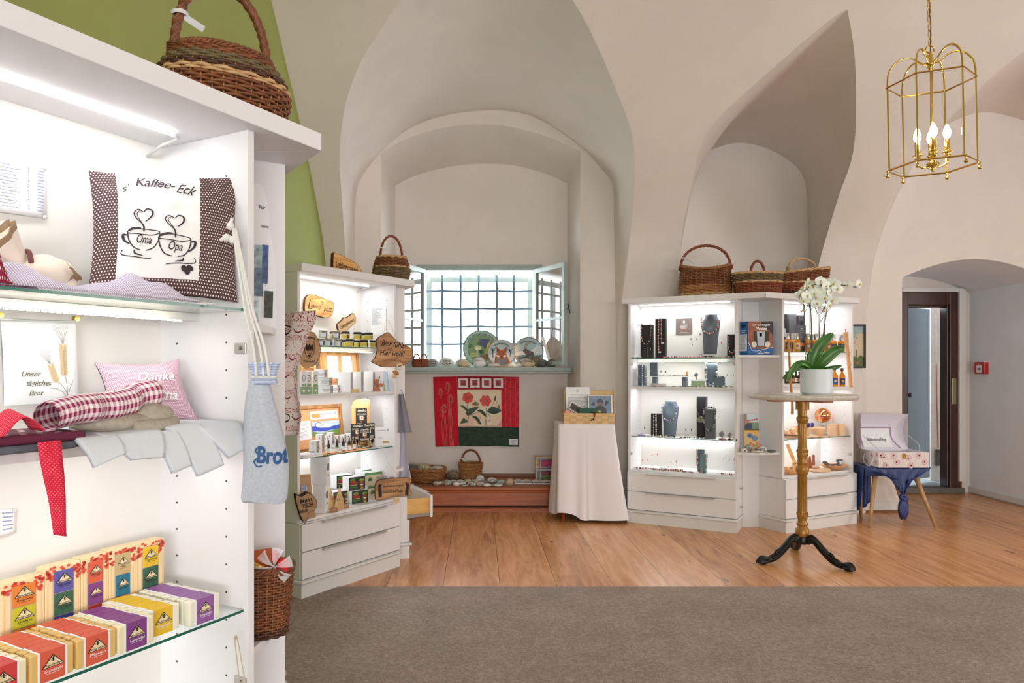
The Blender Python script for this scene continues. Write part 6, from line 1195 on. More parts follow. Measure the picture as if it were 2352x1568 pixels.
t = thing('gift_pouch', 'small brown gift pouch with twine and tag beside the brochures', 'bag', put(cM, 865, .06, wz_+.001), cM.rz-.5); b = MB(); b.prism([(-.026, -.012), (.026, -.012), (.026, .012), (-.026, .012)], 0, .05, top=[(-.01, -.006), (.01, -.006), (.01, .006), (-.01, .006)]); b.prism([(-.01, -.006), (.01, -.006), (.01, .006), (-.01, .006)], .05, .08, top=[(-.02, -.004), (.02, -.004), (.02, .004), (-.02, .004)]); b.build('pouch', mat('copper_print_pouch', C(176, 110, 80), .6, var=.4, sc=120), t, bevel=.003); b = MB(); b.box((.006, -.016, .03), (.04, -.013, .052)); b.build('tag', WOODB, t)
for i, (x, cc, nm) in enumerate([(870, C(236, 238, 244), 'white with a blue drop'), (879, C(196, 214, 236), 'pale blue with a green leaf shape'), (886, C(170, 196, 224), 'light blue'), (893, C(150, 160, 170), 'grey'), (898, C(120, 130, 140), 'dark grey, nearest the side panel')]):
    carton('brochure', 'standing brochure, %s, right end of the shelf board' % nm, 'brochure', put(cM, x, .07+.012*i, wz_+.001), 0, (.055, .006, .130), mat('brochure_%d' % i, cc, .4), (lambda a: (a.poly([(-.02, .0), (.02, .0), (.0, .09), (-.02, .085)], 0))) if i == 1 else (lambda a: (a.ell(-.0, .09, .006, .01, 1, 12), a.lines(-.02, .02, .02, .07, 5, .002, 1))), [mat('olive_leaf', C(170, 176, 96), .5), BLP], 'brochures at the right end of the shelf board', rot=(-.12, .05+.0*i, cM.rz-.75))
# lower glass shelf
kb = loc(cM, 829, 1000, .25); ztb = cM.hit(829, 915, .25)[1]; t = thing('bamboo_board', 'tall bamboo cutting board with a black hello card', 'board', put(cM, 829, .16, g2+.001), rot=(-.08, 0, cM.rz-.75)); hb2 = cM.hit(829, 915, .18)[1]-g2
ol = [(x*.73, y) for x, y in [(-.082, 0), (.082, 0), (.082, hb2-.03), (.078, hb2-.004), (.04, hb2), (-.04, hb2-.006), (-.07, hb2-.02), (-.082, hb2-.05)]]
b = MB(); b.slab(ol, 0, .014); b.build('board', wood('bamboo', C(214, 166, 108), C(228, 186, 130), 2, 6, .45), t, bevel=.003)
BK = mat('matt_black_card', C(44, 42, 42), .6)
def hello(w_, h_):
    return lambda a: (a.rect(-w_/2, 0, w_/2, h_, 0), a.layer(.001).text('hello', 0, h_*.86, h_*.22, 1, shear=.5, bold=.008, width=w_*.8), a.lines(-w_*.42, h_*.62, w_*.42, h_*.72, 2, h_*.02, 1, .1), a.rect(-w_*.16, h_*.36, w_*.18, h_*.60, 1), a.layer(.0014).ell(w_*.05, h_*.48, w_*.09, h_*.08, 2, 10), a.layer(.001).ell(0, h_*.28, w_*.08, h_*.05, 3, 10), a.lines(-w_*.42, h_*.04, w_*.42, h_*.2, 5, h_*.018, 1, .1))
HM = [BK, mat('cream_print', C(240, 232, 210), .6), mat('tan_dog', C(196, 130, 90), .6), REDP]
a = Art(lambda x, y, z: Vector((x+.004, -.001-z, y+hb2*.42))); hello(.072, .12)(a); a.build('hello_card', HM, t)
for i, (x, v, s_) in enumerate([(822, .13, 1), (847, .12, 1), (838, .10, .85)]):
    a = Art(); hello(.085*s_, .10*s_)(a); o = tag(a.build('hello_card', HM, None), 'black hello card standing over the bowl of chips, ' + ['left', 'right', 'smaller front'][i]+' one', 'card', 'black hello cards on the lower glass shelf', loc=put(cM, x, v, g2+(.058 if i < 2 else .048)), rot=(-.12, 0, cM.rz-.5)); o.modifiers.new('s', 'SOLIDIFY').thickness = .002
t = thing('potpourri_bowl', 'clear bowl of brown dried chips under the black hello cards', 'bowl', put(cM, 838, .12, g2+.001)); b = MB(); b.lathe([(0, 0), (.045, .0), (.054, .02), (.057, .055), (.0555, .055), (.052, .02), (0, .004)], 28); b.build('bowl', GLASS, t, smooth=True)
b = MB()
for k in range(46): r = random.Random(k); th = r.uniform(0, 2*PI); q_ = r.uniform(0, .045); b.at((q_*math.cos(th), q_*math.sin(th), r.uniform(.008, .05)), r.uniform(0, 6), r.uniform(0, 3)); b.box((-.012, -.007, -.001), (.012, .007, .001), k % 2)
b.at(); o = b.build('dried_chips', [mat('brown_chips', C(150, 92, 46), .7), mat('tan_chips', C(206, 160, 108), .7)], t); o['kind'] = 'stuff'
for i, x in enumerate((872, 892, 896, 901)):
    carton('folder', ['white cannhelp folder, front one of the four at the right end', 'thin white folder, second of the row behind the cannhelp folder', 'thin white folder, third of the row behind the cannhelp folder', 'thin white folder against the side panel'][i], 'folder', put(cM, x if i else 879, .10+.03*i, g2+.001), 0, (.105 if i == 0 else .10, .008, .125), PAPER, (lambda a: (a.text('cannhelp', -.006, .103, .016, 0, width=.062), a.ell(.038, .104, .006, .009, 1, 14), a.rect(-.0, .018, .045, .034, 2), a.lines(.004, .022, .04, .03, 2, .002, 0), a.lines(-.03, .05, .0, .06, 1, .002, 0))) if i == 0 else None, [GREYINK, mat('teal_drop', C(150, 186, 200), .5), LAND[6]], 'white folders on the lower glass shelf', rot=(-.08, 0, cM.rz-.55))
for i, (x, v, w_, h_, lb) in enumerate([(718, .06, .046, .085, 'front left one with dotted print'), (732, .13, .040, .11, 'tall one with a large O on its brown side'), (756, .17, .040, .11, 'tall one behind the green dropper bottle'), (770, .20, .034, .085, 'short one behind the second bottle'), (785, .20, .034, .085, 'one behind the middle bottle'), (799, .20, .034, .088, 'one behind the fourth bottle'), (746, .19, .034, .09, 'half hidden one between the two tall ones')]):
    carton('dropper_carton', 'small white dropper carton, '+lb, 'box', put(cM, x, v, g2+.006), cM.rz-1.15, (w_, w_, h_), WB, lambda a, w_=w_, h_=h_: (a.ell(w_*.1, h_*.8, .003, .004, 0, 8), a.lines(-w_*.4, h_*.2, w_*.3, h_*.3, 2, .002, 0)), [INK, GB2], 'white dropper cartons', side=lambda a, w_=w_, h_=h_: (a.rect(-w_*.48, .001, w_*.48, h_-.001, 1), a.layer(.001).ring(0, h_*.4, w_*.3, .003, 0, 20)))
DL = [C(34, 170, 120), C(112, 196, 70), C(90, 186, 180), C(226, 150, 50), C(226, 180, 50)]; AMB = mat('dark_amber_glass', C(52, 32, 22), .15)
for i, (x, v) in enumerate([(755, .055), (774, .06), (788.5, .075), (802, .075), (814, .085)]):
    t = thing('dropper_bottle', 'brown dropper bottle with %s label, %s of five on the cork tray' % (['emerald green', 'light green', 'turquoise', 'orange', 'yellow'][i], ['first', 'second', 'third', 'fourth', 'last'][i]), 'bottle', put(cM, x, v, g2+.006), cM.rz-.6, 'dropper bottles on the lower glass shelf')
    b = MB(); b.lathe([(0, 0), (.0095, 0), (.0105, .002), (.0105, .034), (.008, .039), (.005, .041), (0, .041)], 16); b.build('glass', AMB, t, angle=40); b = MB(); b.lathe([(0, .040), (.0085, .040), (.0085, .055), (.005, .057), (.0042, .070), (.0025, .080), (0, .081)], 14); b.build('dropper', BLACK, t, angle=40)
    b = MB(); b.grid(lambda u, v: Vector((.0108*math.cos(-2.9+2.6*u), .0108*math.sin(-2.9+2.6*u), lerp(.004, .034, v))), 12, 6, mf=lambda u, v: 1 if v > .78 else 0); b.build('label', [PAPER, mat('dropper_label_%d' % i, DL[i], .5)], t, smooth=True)
b = MB(); b.box((-.20, -.06, 0), (.20, .07, .004)); tag(b.build('cork_tray', CORK, None, bevel=.001), 'flat cork sheet lying under the dropper bottles', 'tray', loc=put(cM, 775, .10, g2+.0012), rz=cM.rz)
for k in range(2): b = MB(); b.box((-.075, -.0, 0), (.075, .10, .009)); tag(b.build('paper_stack', PAPER, None, bevel=.001), ['stack of white leaflets lying at the left front of the lower glass shelf', 'second leaflet stack, on top of the other at the left front of the shelf'][k], 'paper', loc=put(cM, 720, .02+.006*k, g2+.006+.010*k-.005), rz=cM.rz+.05*k)
a = Art(); a.rect(-.075, 0, .075, .05, 0); a.layer(.001).lines(-.07, .006, .07, .046, 5, .002, 1); o = tag(a.build('price_card', [PAPER, GREYINK], None), 'white price card leaning behind the dropper bottles', 'card', loc=put(cM, 775, .10, g2+.006), rot=(-.5, 0, cM.rz-.3)); o.modifiers.new('s', 'SOLIDIFY').thickness = .001
# bottom compartment
ROUND = mat('dark_round_emblem', C(52, 48, 50), .6)
for k, z in enumerate((bz_+.001, bz_+.168)):
    carton('white_carton', 'large white carton with a dark round emblem, %s of a stack of two' % ('lower', 'upper')[k], 'box', put(cM, 733 if k == 0 else 731, .075, z), cM.rz-1.15, (.075 if k == 0 else .10, .055, .166), WB, lambda a: [a.rect(-.02+q*.008, .03, -.0185+q*.008, .14, 0) for q in range(5)], [mat('faint_line', C(216, 220, 228), .6), ROUND, mat('sage_print', C(140, 176, 134), .6), WPRINT], 'stacked white cartons', side=lambda a: (a.ell(0, .105, .018, .022, 1, 20), a.layer(.001).ring(0, .105, .013, .002, 3, 20), a.text('CB', 0, .105, .014, 3), a.rect(-.012, .05, .012, .062, 2), a.lines(-.014, .02, .014, .035, 3, .002, 0)))
KRAFT = mat('kraft_paper', C(190, 150, 112), .7)
def bagshape(t, w_, d_, h_, m):
    b = MB(); b.prism([(-w_, -d_), (w_, -d_), (w_, d_), (-w_, d_)], 0, h_*.8, top=[(-w_, -d_*.4), (w_, -d_*.4), (w_, d_*.4), (-w_, d_*.4)]); b.prism([(-w_, -d_*.4), (w_, -d_*.4), (w_, d_*.4), (-w_, d_*.4)], h_*.8, h_, top=[(-w_, -.002), (w_, -.002), (w_, .002), (-w_, .002)]); b.build('bag', m, t, bevel=.002)
for k, (x, v, ry) in enumerate([(706, .03, -.12), (697, .12, 0)]):
    t = thing('coffee_bag', ['kraft paper bag with round label and window, front one behind the wooden sign', 'second kraft bag standing behind the front one'][k], 'bag', put(cM, x, v, bz_+.001), rot=(0, ry, cM.rz-.5)); bagshape(t, .042, .03, .235, KRAFT)
    a = Art(lambda x, y, z: Vector((x, -.031+.0157*y/.188*1.15-z, y))); a.rect(-.02, .08, .02, .15, 0); a.ell(0, .175, .02, .02, 1, 20); a.layer(.001).ring(0, .175, .014, .002, 0, 16); a.rect(-.025, .045, .025, .075, 2); a.build('label', [PAPER, BLP, mat('olive_band', C(130, 120, 84), .6)], t)
plaque('wooden_sign', 'thick dark-edged wooden sign with curly lettering hanging at the lower left', put(cM, 703, -.035, .0)+Vector((0, 0, P(703, 1165, 4.05).z)), cM.rz-.55, [(-26, -26), (-12, -22), (0, -30), (14, -24), (24, -8), (22, 6), (8, 14), (6, 26), (2, 40), (-10, 20), (-22, -8)], 4.0/F*1.05, .05, wood('grey_slab_wood', C(150, 116, 84), C(190, 152, 112), 0, 5, .6), lambda a: (a.text('Mein', -.008, .032, .034, 0, shear=.35, bold=.02, rot=.3), a.text('TISCH', .008, .006, .032, 0, bold=.03, rot=.3, width=.06), a.text('gedeckt', -.012, -.026, .030, 0, shear=.35, bold=.02, rot=.3, width=.055)), hang=[(-20, 4, 24), (-24, 10, 44), (-14, 4, 28)], rot=(.05, .1, cM.rz-.5))
RAS = [mat('tea_black', C(44, 40, 40), .5), mat('tea_red', C(206, 40, 40), .5), mat('tea_yellow', C(230, 200, 50), .5), mat('tea_green', C(60, 150, 60), .5), mat('tea_brown', C(130, 86, 60), .5), WB]
def tea(a, w_=.125, h_=.082):
    a.rect(-w_/2+.001, .001, w_/2-.001, h_-.001, 0); a.layer(.001)
    for k, m in enumerate((3, 2, 1)): a.ell(-w_*.25, h_*.78-.004*k, .020-.004*k, .010-.001*k, m, 16)
    a.text('TEE+HANF', -w_*.22, h_*.52, h_*.2, 1, bold=.03, width=w_*.42); a.rect(-w_*.44, h_*.37, 0, h_*.41, 2); a.text('ORIGINAL', -w_*.22, h_*.22, h_*.18, 3, bold=.03, width=w_*.42)
    a.layer(.0014).ell(w_*.28, h_*.76, .019, .009, 3, 16); a.ell(w_*.28, h_*.70, .018, .006, 2, 16); a.ell(w_*.28, h_*.42, .018, .024, 4, 18); a.layer(.0018).ell(w_*.28, h_*.36, .010, .004, 5, 12); a.ell(w_*.23, h_*.52, .002, .002, 0, 8); a.ell(w_*.33, h_*.52, .002, .002, 0, 8); a.ell(w_*.29, h_*.1, .012, .005, 2, 12)
for i, (x, v, z, lb) in enumerate([(827, .10, 0, 'front bottom right of the stack'), (785, .17, 0, 'bottom left, half hidden by the wooden gnomes'), (820, .12, .084, 'upper one on top of the front ones'), (792, .24, .084, 'rear upper one')]):
    carton('tea_box', 'black tea box with colourful print, '+lb, 'box', put(cM, x, v, bz_+.001+z), cM.rz-.22, (.125, .07, .082), WB, tea, RAS, 'black tea boxes in the bottom compartment')
def hemp(a, w_=.14, h_=.085):
    a.rect(-w_/2+.001, h_*.8, w_/2-.001, h_-.001, 1); a.rect(-w_/2+.001, .001, w_/2-.001, h_*.8, 2); a.layer(.001)
    for k in range(7): th = PI/2+(k-3)*.5; L_ = .026*(1-.12*abs(k-3)); a.ell(-w_*.2+L_*.55*math.cos(th), h_*.38+L_*.55*math.sin(th), L_*.5, .0038, 0, 10, th)
    a.ring(w_*.22, h_*.42, .013, .003, 3, 16)
HPM = [mat('hemp_green', C(70, 120, 56), .5), mat('hemp_band', C(96, 150, 90), .5), mat('hemp_beige', C(206, 196, 170), .6), ROUND]
for i, (x, v, z, lb) in enumerate([(864, .14, 0, 'lower one under the other green box'), (858, .15, .086, 'upper one of the stack'), (851, .24, .090, 'rearmost, only its green top edge showing')]):
    carton('hemp_tea_box', 'beige and green box with a leaf, '+lb, 'box', put(cM, x, v, bz_+.001+z), cM.rz-.2, (.14, .08, .085), WB, hemp, HPM, 'green leaf boxes in the bottom compartment')
for i, (x, v, s_) in enumerate([(780, .06, 1), (758, .12, .95)]):
    t = thing('wooden_gnome', 'carved pale wooden gnome with a pointed hat, %s one' % ('right, front', 'left, rear')[i], 'figurine', put(cM, x, v, bz_+.001), cM.rz, 'carved wooden gnomes'); b = MB(); b.lathe([(0, 0), (.026*s_, .0), (.030*s_, .02), (.026*s_, .045), (.021*s_, .06), (0, .062)], 14, flute=lambda th, z: 1+.08*math.sin(th*5+z*90)); b.build('body', WOODS, t, smooth=True); b = MB(); b.lathe([(0, .058), (.024*s_, .058), (.016*s_, .085), (.006*s_, .12), (0, .145)], 12); b.build('pointed_hat', WOODS, t, smooth=True); b = MB(); b.sph((0, -.022*s_, .05), .005, .006, .005, 8); b.build('nose', WOODS, t, smooth=True)
for i, (x, v) in enumerate([(765, .03), (783, .045), (795, .06), (775, .075)]):
    b = MB(); b.prism([(.030*math.cos(k*PI/5)*(1+.2*math.sin(k*3+i)), .02*math.sin(k*PI/5)) for k in range(10)], 0, .012); tag(b.build('wood_slice', [WOODS if i % 2 else WOODB], None, bevel=.002), 'raw wood slice lying before the carved gnomes, '+['leftmost', 'third, darker', 'rightmost', 'rearmost, dark'][i], 'wood slice', 'wood slices before the gnomes', loc=put(cM, x, v, bz_+.001+.002*i), rz=cM.rz+.4*i)
for i, (x, v) in enumerate([(779, -.0), (803, .0)]): b = MB(); b.box((-.035, 0, 0), (.035, .045, .004)); tag(b.build('sample_tile', [mat('pinkish_tile', C(214, 190, 176), .5), WB][i], None, bevel=.001), ['small pinkish tile lying at the front edge of the bottom compartment', 'small white card lying right of the pinkish tile'][i], 'tile', loc=put(cM, x, .04, bz_+.0015), rz=cM.rz+.25)
# hanging goods in front of M
def hangloc(x, y, d): return P(x, y, d)
kh = 4.72/F; plaque('wooden_sign', 'large live-edge wooden sign about beer hanging at the front right of the jar cabinet', hangloc(899, 806, 4.66), .42, [(-43, 22), (-34, 12), (-30, -6), (-32, -24), (-12, -38), (-4, -38), (12, -22), (32, -12), (45, -6), (46, 10), (38, 24), (20, 32), (-16, 34), (-32, 28)], kh*1.08, .020, WOODB, lambda a: (a.text('Bier fühlt', .008, .042, .052, 0, bold=.012, shear=.25, width=.155, rot=-.12), a.text('sich,', -.012, .014, .030, 0, bold=.01, shear=.25, width=.045, rot=-.1), a.text('Hier wohl!', .004, -.014, .050, 0, bold=.012, shear=.25, width=.165, rot=-.04), a.text('und Otto natürlich auch!', .006, -.058, .016, 0, width=.12)), hang=[(-18, 2, 34), (-4, 10, 67), (14, 2, 22)])
bo_ = hangloc(917, 842, 4.62); t = thing('bottle_opener', 'cream triangular bottle opener hanging under the beer sign', 'bottle opener', bo_, .3); s_ = 4.62/F; b = MB(); b.tube([(x*s_, 0, z*s_) for x, z in [(-5, 5), (5, 7), (8, -3), (1, -7), (-4, -2)]], 1.5*s_, 6, closed=True); b.build('opener_loop', mat('cream_metal', C(228, 222, 190), .4), t, smooth=True); b = MB(); b.tube([(-3*s_, 0, 5*s_), (-6*s_, .01, 16*s_)], .001, 4); b.build('cord', WOODB, t)
t = thing('wooden_mushroom', 'small turned wooden mushroom hanging below the bottle opener', 'ornament', hangloc(907, 860, 4.60), rot=(0, .5, 0)); s_ = 4.6/F; b = MB(); b.lathe([(0, -8*s_), (5*s_, -8*s_), (6*s_, -3*s_), (4.5*s_, 2*s_), (0, 3*s_)], 18); b.build('stem', WOODS, t, smooth=True); b = MB(); b.lathe([(0, 2*s_), (8*s_, 2.5*s_), (8*s_, 5*s_), (5*s_, 9*s_), (0, 10.5*s_)], 18); b.build('cap', WOODB, t, smooth=True)
kh = 4.70/F; t = plaque('wooden_sign', 'slightly curved wooden sign with two black cats hanging by the bottom compartment', hangloc(904, 1123, 4.68), .35, [(-40, 20), (-38, -18), (0, -24), (38, -22), (39, -12), (37, 0), (39, 16), (0, 17), (-30, 23)], kh*1.05, .016, WOODB, lambda a: (a.text('wenn Du nicht mehr weiter weisst', .0, .022, .020, 0, bold=.01, shear=.2, width=.135), a.text('umarme die Katze !', .0, -.012, .032, 0, bold=.02, width=.14), [a.poly([(sx*.098-sx*.022, -.045), (sx*.098, -.045), (sx*.100, .02), (sx*.098, .032), (sx*.094, .04), (sx*.088, .034), (sx*.080, .04), (sx*.078, .026), (sx*.084, .014), (sx*.076, -.01)], 0) for sx in (-1, 1)]), hang=[(-14, 2, 22), (-8, 16, 56), (16, 2, 22)])
t = thing('wooden_heart', 'small plain wooden heart hanging under the cat sign', 'ornament', hangloc(910, 1150, 4.66), .3); s_ = 4.66/F; b = MB(); b.slab([(x*s_, z*s_) for x, z in [(0, -9), (7, -1), (8, 4), (5, 7), (1, 5), (-3, 7), (-7, 4), (-7, 0)]], 0, .004); b.build('heart', [WOODS], t, bevel=.0008); b = MB(); b.tube([(0, 0, 5*s_), (-3*s_, .006, 12*s_)], .0009, 4); b.build('cord', WOODB, t)
kh = 3.9/F; plaque('wood_slice_sign', 'oval bark-edged wood slice with a burnt coat of arms, behind the patterned tea towel', hangloc(711, 803, 3.93), .15, [(-4, -42), (10, -40), (18, -26), (24, -10), (24, 8), (18, 26), (4, 40), (-14, 40), (-24, 24), (-22, 2), (-14, -22)], kh*1.0, .018, wood('pinkish_slice', C(196, 150, 112), C(216, 172, 134), 0, 3, .6), lambda a: (a.text('Weitra', 0, -.02, .022, 0, bold=.02, arc=.085, width=.06), a.text('Waldviertel', -.004, -.062, .018, 0, bold=.02, width=.06, shear=.1), a.stroke([(-.024, .045), (-.024, -.01), (-.016, -.032), (0, -.046), (.016, -.032), (.024, -.01), (.024, .045)], .003, 0), a.poly([(-.020, .015), (-.014, .034), (-.008, .020), (0, .034), (.008, .020), (.014, .034), (.020, .015), (.02, .0), (-.02, .0)], 0), [a.rect(-.018+q*.003, -.006-.008*q, .018-q*.003, -.003-.008*q, 0) for q in range(3)], a.poly([(-.006, -.026), (.006, -.026), (.008, -.033), (0, -.042), (-.008, -.033)], 0)))
# patterned tea towel
TT = NG('red_pattern_towel'); x, y, z = TT.sep(TT.co('UV')); gx = TT.math('FRACT', TT.math('MULTIPLY', x, 2.2)); gy = TT.math('FRACT', TT.math('MULTIPLY', y, 6.5)); bx_ = TT.math('LESS_THAN', gx, .30); by_ = TT.math('LESS_THAN', gy, .26)
nz = TT.noise(TT.co('UV', (26, 70, 1)), 1.6, 2, .6); ln = TT.math('GREATER_THAN', nz, .55); red = TT.mix(ln, C(226, 206, 200), C(136, 36, 50)); base_c = TT.mix(TT.math('GREATER_THAN', TT.noise(TT.co('UV', (10, 30, 1)), 2.0, 1), .66), C(222, 212, 206), C(170, 70, 76)); TT.col(TT.mix(TT.math('MAXIMUM', bx_, by_), base_c, red)); TT = TT.set(.9)
DT = 3.0; s_ = DT/F; t = thing('tea_towel', 'cream tea towel with dark red folk pattern hanging beside the jar cabinet', 'towel', P(655, 728, DT), .1)
TW = [(0, 66), (.06, 62), (.12, 52), (.25, 40), (.36, 30), (.45, 20), (.5, 20), (.56, 26), (.65, 22), (.72, 30), (.85, 33), (1, 28)]
def tw(u, v): w_ = interp(TW, v)*s_*1.05+.09; return Vector((-.09+w_*u, .03*math.sin(u*7+v*2)*.6+.01*math.sin(v*9), -v*272*s_-.02*(1-v)*u*0+(.03*u if v < .01 else 0)))
b = MB(); b.grid(tw, 30, 40); b.build('towel_cloth', TT, t, smooth=True, solid=.003)
a = Art(lambda x, y, z: (lambda q: q+Vector((0, -.003-z, 0)))(tw(min(1, max(0, x)), min(1, max(0, y)))))
for (x0, y0) in ((.55, .1), (.3, .22), (.6, .33), (.5, .48), (.5, .66), (.65, .84)):
    a.stroke([(x0-.12, y0-.03), (x0+.04, y0-.01), (x0+.02, y0+.035), (x0-.08, y0+.045), (x0-.1, y0+.03)], .014, 0, 5, taper=True); a.stroke([(x0+.1, y0), (x0+.2, y0+.03), (x0+.32, y0+.01)], .012, 1, 5, taper=True)
a.build('curl_pattern', [INK, mat('dark_red_print', C(130, 30, 46), .8)], t)
# apron hanging at the window side of the cabinet
s_ = 4.98/F; t = thing('dotted_apron', 'grey apron with tiny white dots hanging between cabinet and window niche', 'apron', P(926, 905, 4.98), .2); GD = dots('grey_pin_dots', C(112, 108, 120), C(206, 202, 210), 22, .25); GL = mat('lilac_grey_cloth', C(178, 178, 192), .9)
b = MB(); b.grid(lambda u, v: Vector((lerp(-.03, (1+19*v)*s_, u), .01*math.sin(u*9), -v*88*s_)), 12, 20, 0, us=1, vs_=3); b.build('apron_bib', GD, t, smooth=True, solid=.002)
b = MB(); b.grid(lambda u, v: Vector((lerp(-.03, (4+14*v+1.5*math.sin(v*8))*s_, u), .012+.01*math.sin(u*9+v*3), -(84+116*v)*s_)), 12, 20, 0, us=1, vs_=3); b.build('apron_skirt', GL, t, smooth=True, solid=.002)
b = MB(); b.tube([(0, 0, 0), (-.01, .01, .03), (-.02, .03, .01)], .003, 6); b.build('loop', GL, t)
b = MB(); b.grid(lambda u, v: Vector((.16*u-.08, .05*v+.02*math.sin(u*3), .004+.04*u**3+.01*v*(1-u))), 14, 5); tag(b.build('curled_paper', PAPER, None, smooth=True, solid=.001), 'curled sheet of white paper on the floor beside the open drawer', 'paper', loc=P(948, 1190, 6.30)*1+Vector((0, 0, -P(948, 1190, 6.30).z+.002)), rz=.15)
# ================================================================ window sill: painted discs, mini baskets, stones
sy = SILLY; sc7 = sy/F
def disc(name, label, x, y, r, depth_y, edge, art, arts, lean=-.16, tilt=0):
    k = depth_y/F; R_ = r*k; t = thing(name, label, 'painted disc', (P(x, 0, depth_y).x, depth_y, SILL+R_*math.cos(lean)+.004), rot=(lean, 0, 0)); b = MB(); b.M = Matrix.Rotation(PI/2, 4, 'X')
    b.lathe([(0, -.020), (R_*.97, -.020), (R_, -.016), (R_, -.003), (R_*.97, .0), (0, 0)], 48, ms=[0, 0, 0, 0, 1]); b.build('wood_disc', [edge, arts[0]], t, angle=40)
    a = Art(lambda u, v, z: Vector((u*R_, -.0006-z, v*R_))); art(a); a.build('painting', arts, t)
    b = MB(); b.box((-R_*.3, -.01, -R_), (-R_*.3+.02, .08, -R_+.012)); b.build('stand', WOODS, t); return t
M3 = lambda *l: [mat('paint_%d_%d_%d' % q, C(*q), .55, var=.08, sc=60) for q in l]
def wine(a):
    a.ell(0, 0, .97, m=0, n=48); a.layer(.001).ring(0, 0, .95, .02, 1, 48); a.ell(0, -.02, .74, m=2, n=40); a.ring(0, -.02, .74, .015, 1, 40); a.layer(.0014)
    r = random.Random(2)
    for k in range(22): th = r.uniform(0, 6.28); q = r.uniform(.2, .62); a.ell(q*math.cos(th), .1+q*math.sin(th)*.6, r.uniform(.08, .17), r.uniform(.06, .12), 3, 9, r.uniform(0, 3))
    a.ell(.1, -.5, .5, .13, 8, 20); a.layer(.0018)
    for k in range(35): j = k//7; a.layer(.0018+.00003*k); a.ell(.14+((k % 7)-3)*.082*(1-j*.18)+.02*(j % 2), .46-j*.085+.02*(k % 2), .042, m=4, n=9)
    for k in range(16): a.ell(-.42+((k % 5)-2)*.07, -.28-(k//5)*.08, .04, m=5, n=8)
    a.ell(-.20, .02, .17, .14, 6, 20); a.rect(-.21, -.40, -.19, -.08, 7); a.ell(-.2, -.42, .13, .035, 7, 16); a.ell(-.2, .08, .155, .04, 7, 16); a.poly([(.18, -.3), (.3, -.34), (.55, .18), (.42, .30), (.30, .24)], 5); a.ell(.22, -.38, .10, .08, 8, 12)
    a.text('Alter Wein und junge Weiber', 0, 0, .15, 9, arc=.80, width=1.75, rot=-.05, bold=.01); a.text('· was will man mehr ·', 0, 0, .13, 9, arc=-.87, width=1.0, bold=.01)
disc('painted_disc', 'large green painted disc with wine glass and grapes on the window sill', 1106, 796, 43, sy+.03, mat('dark_green_rim', C(36, 84, 72), .5), wine, M3((156, 190, 178), (60, 96, 84), (120, 150, 110), (76, 122, 78), (84, 78, 140), (176, 190, 110), (222, 226, 170), (206, 216, 214), (120, 104, 72), (36, 40, 48)), lean=-.2)
def fox(a):
    a.ell(0, 0, .95, m=0, n=48); a.layer(.001).poly([(-.92, -.2), (-.5, -.02), (0, -.06), (.5, 0), (.92, -.15), (.8, -.5), (0, -.94), (-.8, -.5)], 1); a.layer(.0012)
    for x0, s_ in ((-.62, 1), (.62, .7)): a.stroke([(x0, -.35*s_), (x0, .2*s_), (x0-.08, .42*s_)], .05, 4, sm=False); [a.stroke([(x0, .1*s_), (x0+d*.22, (.2+.1*abs(d))*s_+.1)], .025, 4, sm=False) for d in (-1, -.5, .5, 1)]
    a.layer(.0016).poly([(-.5, -.75), (-.48, -.35), (-.34, .0), (-.38, .48), (-.10, .22), (.12, .22), (.40, .50), (.32, -.02), (.46, -.38), (.6, -.72), (.2, -.92), (-.25, -.92)], 2)
    a.layer(.002).poly([(-.32, -.02), (-.33, .36), (-.16, .18)], 3); a.poly([(.30, -.02), (.34, .38), (.18, .18)], 3); a.poly([(-.40, -.42), (-.14, -.38), (.02, -.50), (.18, -.38), (.38, -.42), (.30, -.9), (-.28, -.9)], 5); a.ell(-.26, -.24, .13, .07, 6, 14, -.5); a.ell(.24, -.24, .13, .07, 6, 14, .5); a.layer(.0024).ell(0, -.32, .06, .05, 4, 12); a.ell(-.12, -.03, .045, .025, 4, 10); a.ell(.13, -.03, .045, .025, 4, 10); a.stroke([(0, -.3), (0, -.12)], .03, 3)
    a.text('Weidmannsheil', 0, 0, .20, 4, arc=.70, width=1.15, bold=.015)
disc('painted_disc', 'smaller orange-rimmed disc painted with a fox in snow, in front', 1152, 806, 32, sy-.045, mat('orange_wood_rim', C(214, 138, 72), .5, var=.1), fox, M3((176, 192, 196), (222, 226, 226), (176, 96, 46), (120, 60, 36), (36, 30, 32), (130, 126, 124), (236, 232, 226)), lean=-.14)
